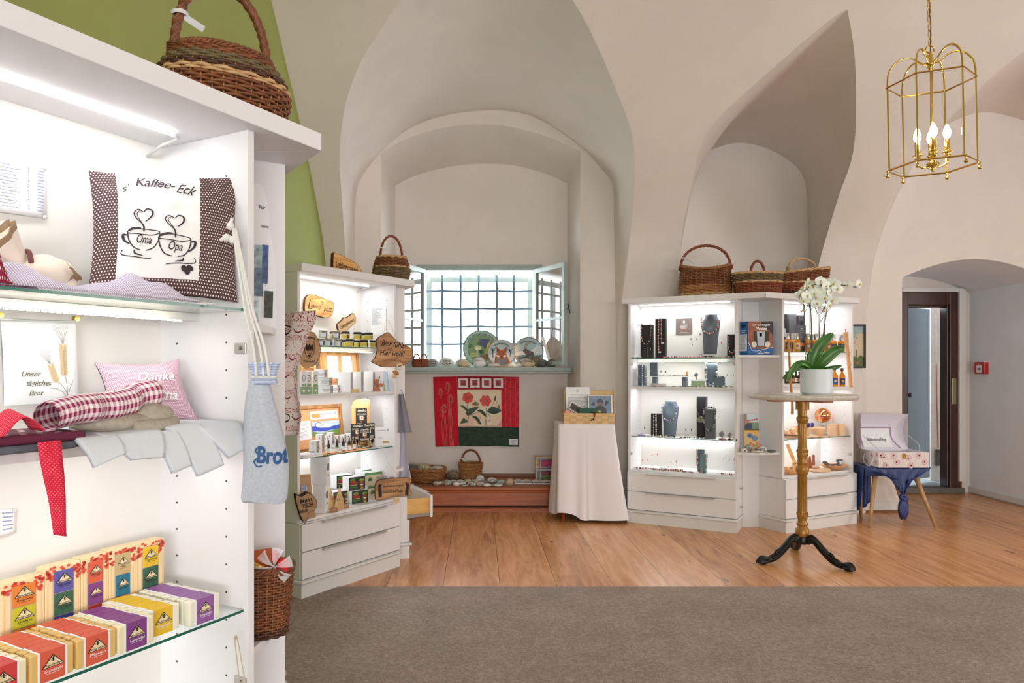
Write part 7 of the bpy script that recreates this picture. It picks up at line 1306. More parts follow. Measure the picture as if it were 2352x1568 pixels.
def ibex(a):
    a.ell(0, 0, .96, m=0, n=48); a.layer(.001).ring(0, 0, .94, .025, 4, 48); a.poly([(-.9, -.1), (-.4, .05), (.0, -.05), (.6, .45), (.86, .3), (.9, -.2), (.3, -.2), (-.3, -.3), (-.85, -.3)], 1); a.layer(.0013).poly([(-.86, -.3), (-.3, -.22), (.3, -.3), (.9, -.2), (.6, -.7), (0, -.93), (-.6, -.7)], 2); a.poly([(-.7, -.5), (-.2, -.3), (.3, -.36), (.7, -.3), (.5, -.75), (0, -.92), (-.5, -.8)], 3)
    for k in range(8): a.stroke([(-.8+k*.09, -.3), (-.8+k*.09, .1-.03*k)], .02, 5, sm=False)
    a.layer(.002).poly([(-.38, .08), (-.22, .22), (-.12, .18), (.1, .05), (.3, -.02), (.36, -.22), (.28, -.55), (.2, -.55), (.18, -.3), (.02, -.3), (-.04, -.62), (-.12, -.62), (-.14, -.28), (-.24, -.1), (-.36, .0)], 6); a.stroke([(-.22, .18), (-.12, .42), (.1, .6), (.32, .62)], .05, 7); a.stroke([(-.26, .20), (-.2, .46), (0, .66), (.2, .72)], .04, 7)
    a.text('Weidmannsheil', -.05, 0, .19, 4, arc=.72, width=1.15, bold=.015)
disc('painted_disc', 'painted disc with an ibex before snowy mountains, on the right', 1214, 794, 35, sy+.025, mat('reddish_wood_rim', C(180, 116, 76), .5, var=.1), ibex, M3((160, 188, 192), (206, 216, 218), (96, 124, 136), (136, 130, 96), (40, 40, 44), (190, 200, 206), (84, 76, 74), (150, 120, 96)), lean=-.18)
for i, (x, v, lb) in enumerate([(957, sy-.05, 'tiny pinkish wicker basket at the left end of the window sill'), (974, sy-.03, 'tiny pinkish wicker basket with a paper tag, second on the sill')]):
    WIK2 = 'mid'; basket('mini_basket', lb, 'basket', (P(x, 0, v).x, v, SILL+.001), .3*i, .037, .034, .068, 11, lambda t: .86+.22*math.sin(PI*min(1, t*.8+.1)), [(0, 'red')], (.085, .005, 'red', .85), 'red', .045 if i else None, stakes=14)
def stone_m(n, c): g = NG(n); a_ = g.noise(g.co('Object'), 30, 4, .6); d = tuple(q*.72 for q in c[:3])+(1,); g.col(g.ramp(a_, [(.3, d), (.62, c)])); return g.set(.55)
STN = [stone_m('pale_stone', C(214, 208, 198)), stone_m('grey_stone', C(176, 174, 168)), stone_m('buff_stone', C(208, 188, 150)), stone_m('dark_green_stone', C(96, 104, 96)), stone_m('brown_stone', C(140, 122, 92)), stone_m('white_stone', C(232, 230, 226))]
SPR = M3((40, 130, 80), (190, 50, 50), (48, 46, 48), (80, 150, 140), (236, 236, 232), (120, 90, 130))
def stone(label, loc_, rx, ry, rz_, m, deco, seed, turn=0, tilt=0, grp=None, cat='stone', name='painted_stone'):
    e = lambda d: 1+.13*noise.noise(d*1.3+Vector((seed*3.1, 0, 0))); t = thing(name, label, cat, (loc_[0], loc_[1], loc_[2]+rz_*.96), rot=(tilt, 0, turn), group=grp); b = MB(); b.sph((0, 0, 0), rx, ry, rz_, 18, e=e); b.build('pebble', STN[m], t, smooth=True)
    def fn(x, y, z):
        q = Vector((x/rx, -max(.05, 1-(x/rx)**2-(y/rz_)**2)**.5, y/rz_)) if rz_ > rx*.5 else Vector((x/rx, -.65+y/rz_*.55, max(.05, 1-(x/rx)**2-(-.65+y/rz_*.55)**2)**.5)); q.normalize(); g_ = e(q)*(1.0); return Vector((q.x*rx*g_, q.y*ry*g_, q.z*rz_*g_))+q*(z+.0012)
    a = Art(fn); r = random.Random(seed)
    for d_ in deco:
        if d_ == 'text':
            ws = r.sample(['Glück', 'Danke', 'Liebe', 'für dich', 'Freude'], 2)
            for k in range(2): a.text(ws[k], 0, rz_*(.28-.45*k), rx*.34, 2, shear=.3, bold=.02, width=rx*1.1)
        elif d_ == 'flower':
            for k in range(9): a.ell(r.uniform(-.55, .55)*rx, r.uniform(-.5, .45)*rz_, rx*.09, rx*.06, r.choice([0, 1, 0]), 8, r.uniform(0, 3))
        elif d_ == 'leaf':
            for k in range(12): a.ell(r.uniform(-.6, .6)*rx, r.uniform(-.5, .5)*rz_, rx*.12, rx*.06, r.choice([0, 3, 4]), 8, r.uniform(0, 3))
        elif d_ == 'red': a.ell(0, 0, rx*.3, rz_*.3, 1, 12); a.text('♥', 0, 0, rx*.4, 4)
        elif d_ == 'green': a.ell(0, 0, rx*.32, rz_*.3, 0, 12)
    a.build('painted_decoration', SPR, t) if deco else None
    return t
SILLST = [(994, 0, 13, 10, 1, ['text'], 'brownish stone beside the mini baskets'), (1026, 0, 17, 11, 5, ['text', 'flower'], 'large white stone with rose garland, left of the discs'), (1056, .02, 11, 9, 0, ['text'], 'grey lettered stone half behind another, left of the green disc'), (1064, -.02, 14, 10, 0, ['text'], 'grey lettered stone just left of the green disc'), (1068, -.06, 13, 7, 2, [], 'flat plain buff stone in front of the lettered ones'), (1100, -.03, 14, 12, 5, ['text'], 'tall lettered stone standing before the green disc'), (1102, -.065, 14, 8, 5, [], 'low white stone right in front of the tall lettered one'), (1134, -.07, 14, 5, 0, [], 'flat pale stone in front of the fox disc'), (1192, -.02, 14, 6, 5, ['text'], 'flat white lettered stone right of the fox disc'), (1207, .0, 13, 11, 1, [], 'grey stone half hidden before the ibex disc'), (1214, -.06, 16, 8, 2, ['text'], 'buff lettered stone in front of the ibex disc'), (1234, .02, 9, 12, 4, [], 'stack-like brown stone right of the ibex disc'), (1247, -.06, 12, 9, 3, ['text'], 'dark green stone with white script near the sill end'), (1267, -.07, 13, 9, 3, ['flower'], 'rightmost dark stone with painted flowers on the sill')]
for i, (x, dy, rx, rz_, m, dc, lb) in enumerate(SILLST):
    d = sy+dy; k = d/F; stone(lb, (P(x, 0, d).x, d, SILL+.001), rx*k, max(.02, rz_*k*.8), rz_*k, m, dc, i+1, grp='painted stones on the window sill')
b = MB(); b.box((-.075, 0, 0), (.075, .04, .008)); tag(b.build('wooden_stick', WOODB, None, bevel=.002), 'thin wooden slat lying on the sill under the fox disc', 'slat', loc=(P(1155, 0, sy-.06).x, sy-.09, SILL+.001))
b = MB(); b.box((-.012, -.01, 0), (.012, .01, .30)); tag(b.build('white_stick', WHITE2, None, bevel=.002), 'white slat leaning on the right casement behind the ibex disc', 'slat', loc=(P(1266, 0, sy-.02).x, sy-.03, SILL+.002), rot=(-.05, -.28, 0))
# ================================================================ quilt on the niche wall
QD = ZB-.008; kq = QD/F; t = thing('wall_quilt', 'red and green patchwork wall quilt with poppies under the window', 'quilt', (P(1094, 0, QD).x, QD, P(0, 945, QD).z))
wv = lambda x, z: -.008-.004*math.sin(x*22+1)-.003*math.sin(z*17)
xl = lambda y: -99+6*(80-y)/160
def qf(x, y, z=0):
    f_ = (x+99)/198; X = lerp(xl(y), 98, f_); Y = y+1.5*math.sin(f_*PI)-.5; return Vector((X*kq, wv(X*kq, Y*kq)-z, Y*kq))
QM = [mat('quilt_red', C(196, 14, 36), .9, var=.1, sc=14), mat('quilt_dark_red', C(168, 22, 44), .9, var=.1, sc=14), mat('quilt_cream', C(232, 222, 212), .9, var=.05), mat('quilt_green', C(48, 66, 52), .9, var=.3, sc=26), mat('quilt_stripe_red', C(206, 34, 52), .9, var=.22, sc=60)]
PQ = NG('watercolour_cloth'); _n = PQ.noise(PQ.co('Object'), 5, 3); PQ.col(PQ.ramp(_n, [(.3, C(226, 214, 190)), (.5, C(240, 224, 196)), (.7, C(236, 196, 172))])); QM.append(PQ.set(.9))
b = MB(); N_ = 60
def qm(u, v):
    x, y = lerp(-99, 99, u), lerp(-80, 80, v)
    if x < -44: return 0
    if y < -34: return 3
    if x > 59: return 4
    if y > 49: return 1
    return 5
b.grid(lambda u, v: qf(lerp(-99, 99, u), lerp(-80, 80, v)), 72, 64, mf=qm); b.build('quilt_cloth', QM, t, smooth=True, solid=.006)
a = Art(lambda x, y, z: qf(x, y, z+.003)); a.layer(.0005)
for k in range(4): x0 = -30+27*k; a.rect(x0-11, 54, x0+11, 76, 0); a.layer(.004).rect(x0-6, 59, x0+6, 71, 1); a.layer(.0005)
for x0 in (63, 73, 84): a.stroke([(x0+1.2*math.sin(q*1.3), 78-q*7) for q in range(17)], .9, 5, 2)
for x0 in (68, 79, 91, 95): a.stroke([(x0+.8*math.sin(q*1.7), 78-q*7) for q in range(17)], .7, 6, 2)
a.rect(-44.6, -80, -43.8, 80, 6); a.stroke([(-44, -34), (0, -32.5), (59, -34)], .8, 2)
for (x0, yt, r_) in ((-83, 44, 6), (-66, 57, 6.5), (-61, 28, 7), (-76, 6, 7), (-47, -3, 7)):
    if x0+r_ < -40:
        for q in (1, .62, .25): a.stroke([(x0+r_*q*math.cos(th), yt+r_*1.25*math.sin(th)) for th in [PI/2+k*PI/6 for k in range(13)]], .45, 3, 2)
        a.stroke([(x0-4, yt+r_*1.3), (x0, yt+r_*1.6), (x0+4, yt+r_*1.3)], .5, 3)
        for d_ in (-1.5, 1.5): a.stroke([(x0+d_, yt-r_*1.3), (x0+d_+1.5, -30), (x0+d_+3, -78)], .45, 3, 2)
def poppy(cx_, cy_, r_, sd):
    rr = random.Random(sd)
    for k in range(6): th = k*PI/3+sd; a.layer(.001+.0001*k).ell(cx_+r_*.45*math.cos(th), cy_+r_*.42*math.sin(th), r_*.62, r_*.5, 4 if k % 2 else 7, 14, th)
    a.layer(.002).ell(cx_, cy_, r_*.26, r_*.24, 5, 12); a.layer(.0022).ell(cx_, cy_, r_*.14, m=8, n=10)
def leaf_(pts, m=9): a.layer(.0008).poly([(v.x, v.y) for v in smooth_pts([(x, y, 0) for x, y in pts+[pts[0]]], 3)][:-1], m)
for p_ in ([(-22, 18), (-22, 4), (-20, -8), (-21, -28)], [(22, 8), (22, -6), (20, -30)], [(-2, 15), (6, 10), (5, 2)], [(34, 8), (38, 18), (45, 26)], [(-20, -14), (-8, -6), (4, -2)], [(8, -12), (6, -22), (2, -28)], [(28, -6), (32, -14), (28, -24)], [(44, 26), (49, 20), (50, 12)]): a.layer(.0007).stroke(p_, .9, 9)
leaf_([(-40, 14), (-28, 12), (-18, 0), (-22, -2), (-32, 8)]); leaf_([(-26, -4), (-18, 6), (4, 10), (-2, 2), (-14, -8), (-22, -10)]); leaf_([(-40, -28), (-32, -16), (-22, -22), (-24, -26)]); leaf_([(24, 0), (34, 10), (48, 8), (58, 2), (44, -6), (30, -4)], 10); leaf_([(0, 2), (10, 4), (20, -4), (22, -14), (12, -6)], 10); leaf_([(-14, -10), (0, -12), (10, -28), (6, -30), (-4, -18)], 10); leaf_([(40, 24), (44, 36), (46, 28)], 10)
poppy(-20, 31, 12.5, .3); poppy(21, 24, 13, 1.0); a.layer(.001).ell(-2, 17, 6, 5, 11, 14); a.ell(-9, 17, 2, 2.5, 4, 8); a.ell(4, 16, 2, 2.5, 4, 8); a.ell(51, 10, 2.8, 5, 11, 12); a.layer(.0006).poly([(46, -33), (58, -33), (58, -20)], 12); a.rect(20, -33, 22, -20, 13)
a.build('applique', M3((232, 226, 218), (160, 24, 44), (236, 120, 110), (206, 150, 130), (222, 70, 50), (70, 26, 30), (226, 84, 76), (206, 52, 40), (170, 170, 90), (62, 84, 60), (44, 66, 50), (120, 120, 80), (214, 160, 170), (110, 120, 200)), t)
a = Art(lambda x, y, z: qf(x, y, z+.006)); a.rect(76, -76, 96, -62, 0); a.layer(.001).lines(79, -73, 92, -64, 4, .8, 1); a.build('paper_label', [PAPER, GREYINK], t)
# ================================================================ things on the bench
bt_ = bz+.001
basket('stone_basket', 'low round straw basket heaped with painted stones on the bench', 'basket', (P(983, 0, 6.95).x, 6.93, bt_), 0, .165, .15, .115, 9, lambda t: .72+.28*t**.6, [(0, 'mid')], None, 'mid', stakes=30, wr=.008)
for i, (x, z, m, dc, lb) in enumerate([(947, .10, 3, ['flower'], 'dark stone with tiny flowers at the left rim of the straw basket'), (972, .10, 2, ['flower', 'leaf'], 'large flowered stone on top of the straw basket'), (1004, .085, 0, ['leaf'], 'pale stone with leaves, right in the straw basket'), (988, .07, 1, ['text'], 'grey stone lying low in the straw basket'), (960, .06, 0, [], 'pale plain stone deep in the straw basket')]):
    stone(lb, (P(x, 0, 6.9).x, 6.9+.02*i, bt_+z), .062, .05, .034, m, dc, 40+i, grp='stones in the straw basket')
stone('big rounded brown stone with two lettered lines between the two baskets', (P(1040, 0, 6.98).x, 6.98, bt_), .067, .05, .050, 4, ['text'], 60)
basket('handled_basket', 'upright brown wicker basket with tall handle and tag on the bench', 'basket', (P(1081, 0, 7.0).x, 7.0, bt_), .15, .108, .095, .155, 13, lambda t: .86+.14*t, [(0, 'mid')], (.165, .009, 'red', .88), 'mid', -.05, stakes=20)
BS = [(1004, 0, 10, 4.5, 2, [], 'lower buff stone of a pair at the left end of the bench'), (1005, -1, 10, 4, 0, ['text'], 'upper pale stone of the pair at the left end of the bench'), (1017, 2, 5, 4, 2, [], 'small plain buff stone behind the green mottled one'), (1028, 0, 9, 7, 1, ['leaf'], 'grey stone with green mottling near the left of the row'), (1041, 3, 8, 5, 0, ['text'], 'pale lettered stone behind the dotted red one'), (1048, -1, 8, 5, 5, ['red'], 'white stone with small red marks, front row'), (1057, 4, 8, 4.5, 0, ['leaf'], 'pale leafy stone in the rear row'), (1063, 1, 8, 3.5, 5, ['red'], 'flat white stone with a bold red patch'), (1068, -2, 8, 3.5, 1, ['text'], 'flat grey lettered stone at the very front'), (1074, 4, 9, 5, 2, ['leaf'], 'buff stone with yellow-green leaves, rear row'), (1081, 1, 7, 4, 5, ['text', 'red'], 'white stone with a red heart'), (1087, -1, 7, 4, 0, ['green'], 'pale stone with a bright green patch'), (1090, 5, 7, 4, 5, ['leaf'], 'white stone with green leaves just left of the tall one'), (1095, 1, 9, 4.5, 2, [], 'plain buff stone in the middle of the row'), (1103, 5, 10, 9, 5, ['leaf'], 'tallest stone, white with dense green leaves'), (1104, -1, 9, 5, 0, ['text'], 'pale stone with bluish script, front row'), (1112, 2, 7, 4, 1, ['text'], 'grey stone behind the plain cream one'), (1119, -2, 9, 4, 5, [], 'plain cream stone in front, right of the middle'), (1130, 4, 12, 7, 0, ['flower', 'leaf'], 'broad stone painted with red and green flowers'), (1131, -1, 6, 3, 1, ['text'], 'little flat stone under the broad flowered one'), (1144, -2, 10, 4, 5, ['leaf'], 'flat white stone lettered in green, front right'), (1150, 2, 11, 6, 1, [], 'plain grey stone behind the green lettered one'), (1171, 0, 9, 8.5, 2, ['flower'], 'round buff stone with a flower band at the right end')]
for i, (x, dr, rx, rz_, m, dc, lb) in enumerate(BS):
    d = 6.70+dr*.032; k = d/F; z0 = bt_+(.018 if i == 1 else .0); stone(lb, (P(x, 0, d).x, d, z0), rx*k, rx*k*.62, rz_*k, m, dc, 80+i, grp='painted stones in a row on the bench')
for i, (x0, x1, d, lb) in enumerate([(1182, 1222, 6.80, 'open white booklet lying on the bench right of the stones'), (1224, 1268, 6.78, 'second open white booklet lying beside the white cloth')]):
    X0, X1 = P(x0, 0, d).x, P(x1, 0, d).x; b = MB(); b.grid(lambda u, v: Vector(((u-.5)*(X1-X0), v*.16, .008+.012*math.sin(PI*(2*u % 1))**.7)), 16, 3); b.box((-(X1-X0)/2, 0, 0), ((X1-X0)/2, .16, .008)); tag(b.build('open_booklet', PAPER, None, smooth=False), lb, 'booklet', loc=((X0+X1)/2, d, bt_))
b = MB(); b.box((-.09, 0, 0), (.09, .10, .003)); tag(b.build('leaflet', mat('brown_printed_leaflet', C(120, 100, 90), .5, var=.5, sc=60), None), 'dark printed leaflet lying at the front left of the bench', 'leaflet', loc=(P(975, 0, 6.68).x, 6.66, bt_), rz=-.1)
dd = 6.98; t = thing('card_rack', 'small white card rack with colourful prints at the right end of the bench', 'rack', (P(1254, 0, dd).x, dd, bt_)); k = dd/F; b = MB(); frame(b, -23*k, 21*k, 0, 54*k, .006, 0, .10); b.box((-14*k, .0, .0), (-13*k, .10, 54*k)); b.box((-23*k, 0, 24*k), (21*k, .10, 26*k)); b.box((-23*k, .095, 0), (21*k, .10, 54*k)); b.build('rack_body', WHITE2, t); b = MB(); frame(b, -24*k, 22*k, -.0, 56*k, .004, -.004, .0, sides='ltb'); b.build('orange_edge', mat('orange_edge', C(214, 140, 90), .5), t)
for (x0, x1, z0, z1, cc, nm) in ((-11, 19, 31, 47, C(180, 50, 96), 'pink'), (-11, 19, 12, 22, C(130, 50, 40), 'brown red'), (-11, 19, 3, 12, C(96, 130, 60), 'green and yellow'), (-21, -16, 28, 48, C(190, 150, 90), 'narrow tan'), (-21, -16, 4, 23, C(110, 120, 120), 'narrow grey')):
    b = MB(); b.box((x0*k, 0, z0*k), (x1*k, .004, z1*k)); tag(b.build('art_card', mat('card_'+nm.split()[0], cc, .4, var=.6, sc=50), None), nm+' art card standing in the small white rack on the bench', 'card', 'art cards in the white rack', loc=(t.location.x, dd+.01, bt_))
# ================================================================ jewellery in R1
kR = 5.95/F; GRS = mat('grey_display_leather', C(92, 98, 106), .55); BKS = mat('black_display_velvet', C(40, 38, 40), .7); BL2 = mat('blue_grey_display', C(100, 116, 130), .5)
BEAD = M3((214, 84, 66), (226, 226, 222), (52, 50, 54), (150, 152, 158), (150, 120, 180), (120, 150, 110), (196, 150, 70), (70, 80, 84)); SILV = mat('silver', C(210, 210, 212), .2, 1.0)
def z_of(c, y, x, v): return c.hit(x, y, v)[1]
def slabstand(label, c, x0, x1, ytop, v, z, m=BKS, d=.05, rz=0, name='jewellery_block'):
    u0, u1 = c.u(x0, v), c.u(x1, v); h_ = z_of(c, ytop, (x0+x1)/2, v)-z; w_ = (u1-u0); t = tag(MB().box((-w_/2, 0, 0), (w_/2, d, h_)).build(name, m, None, bevel=.002), label, 'jewellery stand', loc=c.W((u0+u1)/2, v, z+.001), rz=c.rz+rz); return c.W((u0+u1)/2, v, z+.001), c.rz+rz, w_, h_
def bust(label, c, x0, x1, ytop, v, z, m=GRS):
    u0, u1 = c.u(x0, v), c.u(x1, v); h_ = z_of(c, ytop, (x0+x1)/2, v)-z; w_ = u1-u0; o = c.W((u0+u1)/2, v, z+.001); t = thing('necklace_bust', label, 'jewellery stand', o, c.rz)
    prof_ = [(0, .72), (.35, .82), (.6, .94), (.80, 1.0), (.88, .98), (.91, .72), (.94, .66), (1, .66)]
    def fn(u, q): a = (u-.5)*2; ww = w_/2*interp(prof_, q); dish = max(0, 1-((q-.80)/.20)**2)*max(0, 1-(a/.5)**2)*.012; return Vector((a*ww, -.020*(1-a*a)*(.4+q*.9)+.035*q+dish, h_*q-(.03*h_*abs(a)**2 if .78 < q < .92 else 0)))
    b = MB(); b.grid(fn, 18, 30); b.build('bust_front', m, t, smooth=True, solid=.006); b = MB(); b.box((-w_*.25, .0, 0), (w_*.25, .06, .004)); b.slab([(-.01, 0), (.01, 0), (.01, h_*.7), (-.01, h_*.7)], .04, .05); b.build('easel_leg', m, t); return o, c.rz, w_, h_, fn
def beads(label, o, rz, path, r_, cols, closed=False, name='bead_necklace', cat='necklace', gap=1.0, mix=0, grp=None, pend=None):
    L = resample(smooth_pts(path, 6), max(6, int(sum((Vector(b_)-Vector(a_)).length for a_, b_ in zip(path, path[1:]))/(2*r_*gap)))); b = MB(); rr = random.Random(len(label))
    for i, q in enumerate(L): k = rr.choice([.7, 1, 1.15]) if mix else 1; b.sph(tuple(q), r_*k, r_*k, r_*k, 8, cols[i % len(cols)])
    t = tag(b.build(name, BEAD, None, smooth=True), label, cat, grp, loc=o, rz=rz)
    if pend == 'tag': b = MB(); e = L[-1]; b.box((e.x-.001, e.y-.002, e.z-.006), (e.x+.022, e.y-.001, e.z+.006)); b.build('paper_tag', PAPER, t)
    if pend == 'disc': b = MB(); e = L[len(L)//2]; b.M = Matrix.Translation(e+Vector((0, -.006, -.026))) @ Matrix.Rotation(PI/2, 4, 'X'); b.lathe([(0, -.003), (.024, -.003), (.026, 0), (.024, .003), (0, .003)], 24); b.build('pendant', SILV, t, angle=40)
    return t
def Ushape(w_, ztop, zbot, y=-.012, top=.0): return [(-w_, y+.01, ztop), (-w_*1.0, y, lerp(ztop, zbot, .35)), (-w_*.85, y-.003, lerp(ztop, zbot, .72)), (-w_*.4, y-.006, lerp(ztop, zbot, .96)), (0, y-.007, zbot), (w_*.4, y-.006, lerp(ztop, zbot, .96)), (w_*.85, y-.003, lerp(ztop, zbot, .72)), (w_*1.0, y, lerp(ztop, zbot, .35)), (w_, y+.01, ztop)]
Z1, Z2_, Z3_, Z4_ = 1.387, 1.147, .726, .446
o, rz, w_, h_ = slabstand('black jewellery block at the far left of the top shelf, wearing a coral necklace', cR1, 1471, 1498, 746, .12, Z1)
beads('necklace of coral, black and white beads on the leftmost black block', o, rz, [(-w_*.35, -.006, h_+.003)]+Ushape(w_*.42, h_*.98, h_*.42, -.008)+[(w_*.35, -.006, h_+.003)], .0045, [0, 1, 2, 3, 1, 2], mix=1)
t = thing('earring_stand', 'tiny glass T stand with a pair of pearl earrings at the top left', 'jewellery stand', cR1.W(cR1.u(1488, .05), .05, Z1+.001), cR1.rz); b = MB(); b.cyl((0, 0, 0), (0, 0, .09), .003, n=8); b.box((-.027, -.002, .09), (.027, .002, .093)); b.build('stand', GLASS, t); b = MB(); [b.sph((sx*.024, -.002, .08-.012*q), .004, m=0, n=8) for sx in (-1, 1) for q in (0, 1)]; b.build('earring', SILV, t, smooth=True)
o, rz, w_, h_ = slabstand('tall black block with two hanging bead bracelets on the top shelf', cR1, 1505, 1528, 732, .12, Z1)
beads('long coral and pearl bead strand on the tall black block, left one', o, rz, [(-.012, -.006, h_), (-.014, -.008, h_*.5), (-.012, -.008, .05)], .0055, [1, 0], pend='tag'); beads('shorter grey bead strand on the tall black block, right one', o, rz, [(.008, -.006, h_), (.010, -.008, h_*.6), (.012, -.008, h_*.38)], .0045, [3, 1, 3, 0], pend='tag')
q = loc(cR1, 1571, 750, DEP-.016); carton('brand_plate', 'square brown sign with white print on the back of the necklace cabinet', 'sign', cR1.W(q.x, DEP-.016, q.z-.068), cR1.rz, (.140, .003, .138), mat('taupe_board', C(126, 112, 106), .5), lambda a: (a.ring(0, .112, .007, .003, 0, 12), a.rect(-.009, .099, .009, .103, 0), a.lines(-.034, .048, .034, .085, 6, .0022, 0, .3), a.rect(-.007, .030, .007, .042, 1), a.lines(-.03, .018, .03, .022, 1, .002, 0)), [WPRINT, REDP])
o, rz, w_, h_, fn = bust('large grey neck bust with coral and pearl necklace on the top shelf', cR1, 1611, 1652, 722, .20, Z1+.03); b = MB(); b.box((-.08, -.03, 0), (.08, .07, .029)); tag(b.build('acrylic_riser', GLASS, None), 'clear acrylic riser under the large grey bust', 'riser', loc=o-Vector((0, 0, .031)), rz=rz)
beads('coral, pearl and grey necklace on the large grey bust', o, rz, Ushape(w_*.46, h_*.90, h_*.52, -.022), .0075, [1, 0, 3, 1, 0, 3, 2], mix=1)
o, rz, w_, h_ = slabstand('black block half hidden at the right end of the top shelf', cR1, 1670, 1693, 768, .10, Z1); beads('coral and pearl necklace on the rightmost black block', o, rz, Ushape(w_*.40, h_*.9, h_*.2, -.008), .0048, [1, 0, 3])
for i, (x, y, v, l_) in enumerate([(1587, 777, .30, .04), (1599, 777, .30, .03), (1590, 790, .30, .06), (1608, 766, .3, .02), (1657, 786, .3, .03), (1468, 981, .30, .03), (1480, 981, .30, .03), (1575, 985, .3, .04), (1588, 985, .3, .04), (1498, 1042, .30, .02), (1510, 1042, .30, .02), (1476, 1055, .3, .03), (1488, 1055, .3, .03), (1541, 1058, .3, .02), (1553, 1058, .3, .02), (1662, 1052, .3, .03), (1675, 1053, .3, .04), (1518, 852, .3, .02), (1529, 852, .3, .02), (1670, 860, .3, .03), (1684, 860, .3, .03)]):
    q = loc(cR1, x, y, DEP-.016); b = MB(); b.tube([(0, 0, l_*.5), (0, 0, 0)], .0007, 4, 3); b.sph((0, 0, -.006), .004, .003, .008, 8, [2, 2, 3, 2, 0, 2, 2, 2, 2, 0, 0, 0, 0, 3, 0, 3, 2, 2, 2, 3, 3][i]); b.cyl((0, .006, l_*.5), (0, -.001, l_*.5), .002, n=6, m=1)
    row = 'upper' if y < 800 else 'second' if y < 900 else 'third' if y < 1000 else 'lowest'; tag(b.build('earring', BEAD, None, smooth=True), 'tiny drop earring on the back of the %s compartment, %s' % (row, ['first', 'second', 'winged', 'tiny highest', 'right of the large bust', 'first', 'second', 'third', 'fourth', 'orange upper left', 'orange upper right', 'orange lower left', 'orange lower right', 'middle left', 'middle right', 'far right shorter', 'far right longer', 'first', 'second', 'third, pale', 'fourth, pale'][i]), 'earring', 'tiny earrings on the cabinet back', loc=cR1.W(q.x, DEP-.016, q.z), rz=cR1.rz)
def lying(label, x0, x1, v, z, r_, cols, sd, zig=.015):
    u0, u1 = cR1.u(x0, v), cR1.u(x1, v); r = random.Random(sd); n_ = max(5, int((u1-u0)/.03)); pts = [(lerp(0, u1-u0, i/n_), r.uniform(-zig, zig), r_) for i in range(n_+1)]; beads(label, cR1.W(u0, v, z+.0015), cR1.rz, pts, r_, cols, mix=1, grp='bead strands lying on the shelves')
lying('dark bead bracelet lying at the left front edge of the top glass shelf', 1450, 1478, .045, Z1, .0035, [2, 2, 3], 1); lying('coral and white beads heaped in the middle of the top glass shelf', 1522, 1563, .06, Z1, .006, [0, 1, 3, 1, 2], 2, .02); lying('long coral strand lying along the top glass shelf', 1560, 1615, .05, Z1, .004, [0, 1, 0, 3], 3, .006); lying('black spiral bracelet lying before the large bust', 1618, 1640, .06, Z1, .008, [2, 2, 3], 4, .02); lying('coral and grey strand at the right of the top glass shelf', 1642, 1690, .05, Z1, .0045, [0, 2, 1, 3], 5, .008)
lying('long dark bead chain along the front of the shelf board', 1455, 1600, .05, Z2_, .0042, [2, 3, 2, 7, 3], 6, .010); lying('green and dark bead bracelet at the right of the shelf board', 1628, 1660, .05, Z2_, .008, [5, 2, 1, 7], 7, .012); lying('pale green bead bracelet at the right end of the shelf board', 1660, 1690, .05, Z2_, .006, [5, 1, 7], 8, .010); lying('small pearl bracelet beside the green box', 1603, 1626, .05, Z2_, .0055, [1, 3, 5], 9, .008)
lying('grey bead bracelet beside the amethyst', 1482, 1506, .05, Z3_, .005, [3, 1, 7], 10); lying('copper and grey beads heaped before the block', 1508, 1540, .06, Z3_, .007, [3, 6, 1, 2], 11, .02); lying('green and grey beads in the middle of the lower glass shelf', 1538, 1575, .06, Z3_, .0075, [3, 5, 2, 1], 12, .02); lying('dark grey beads heaped left of the tall block', 1574, 1618, .06, Z3_, .008, [2, 3, 7, 1], 13, .022); lying('dark beads lying before the two gold watches', 1655, 1692, .045, Z3_, .007, [2, 0, 3, 1], 14, .015)
lying('long rainbow bead chain along the bottom board', 1460, 1590, .07, Z4_, .0045, [7, 2, 6, 0, 3, 1], 15, .02); lying('second multicoloured chain along the bottom board', 1458, 1570, .12, Z4_, .0045, [2, 0, 3, 6, 1], 16, .02); lying('third dark multicoloured chain at the front of the bottom board', 1500, 1592, .05, Z4_, .005, [3, 2, 5, 0], 17, .012); lying('orange bead bracelet on the bottom board', 1549, 1567, .14, Z4_, .007, [0, 0, 6], 18, .01); lying('grey and pink beads heaped at the right of the bottom board', 1648, 1692, .07, Z4_, .007, [3, 1, 2, 0], 19, .02)
# second compartment
o, rz, w_, h_ = slabstand('narrow grey block with two dark bead strands left on the shelf board', cR1, 1465, 1481, 838, .14, Z2_, BL2); beads('dark bead strand on the narrow grey block, left one', o, rz, [(-.012, -.007, h_), (-.012, -.007, .01)], .0045, [2, 3]); beads('pale bead strand on the narrow grey block, right one', o, rz, [(.010, -.007, h_), (.010, -.007, .01)], .0048, [3, 1])
t = thing('glass_riser', 'glass riser with grey block feet in the second compartment', 'riser', cR1.W(cR1.u(1540, .16), .16, Z2_+.001), cR1.rz); rh = z_of(cR1, 864, 1540, .16)-Z2_; b = MB(); b.box((-.21, -.05, rh-.005), (.20, .05, rh)); b.build('glass_plate', GLASS, t); [MB().box((x_-.017, -.03, 0), (x_+.017, .03, rh-.006)).build('block_foot', BL2, t) for x_ in (-.13, .12)]
o, rz, w_, h_ = slabstand('grey block with a fine silver necklace on the glass riser', cR1, 1493, 1510, 832, .15, Z2_+rh+.001, BL2, .03); beads('fine silver necklace with small pendants on the riser block', o, rz, Ushape(w_*.5, h_, h_*.22, -.006), .0015, [3])
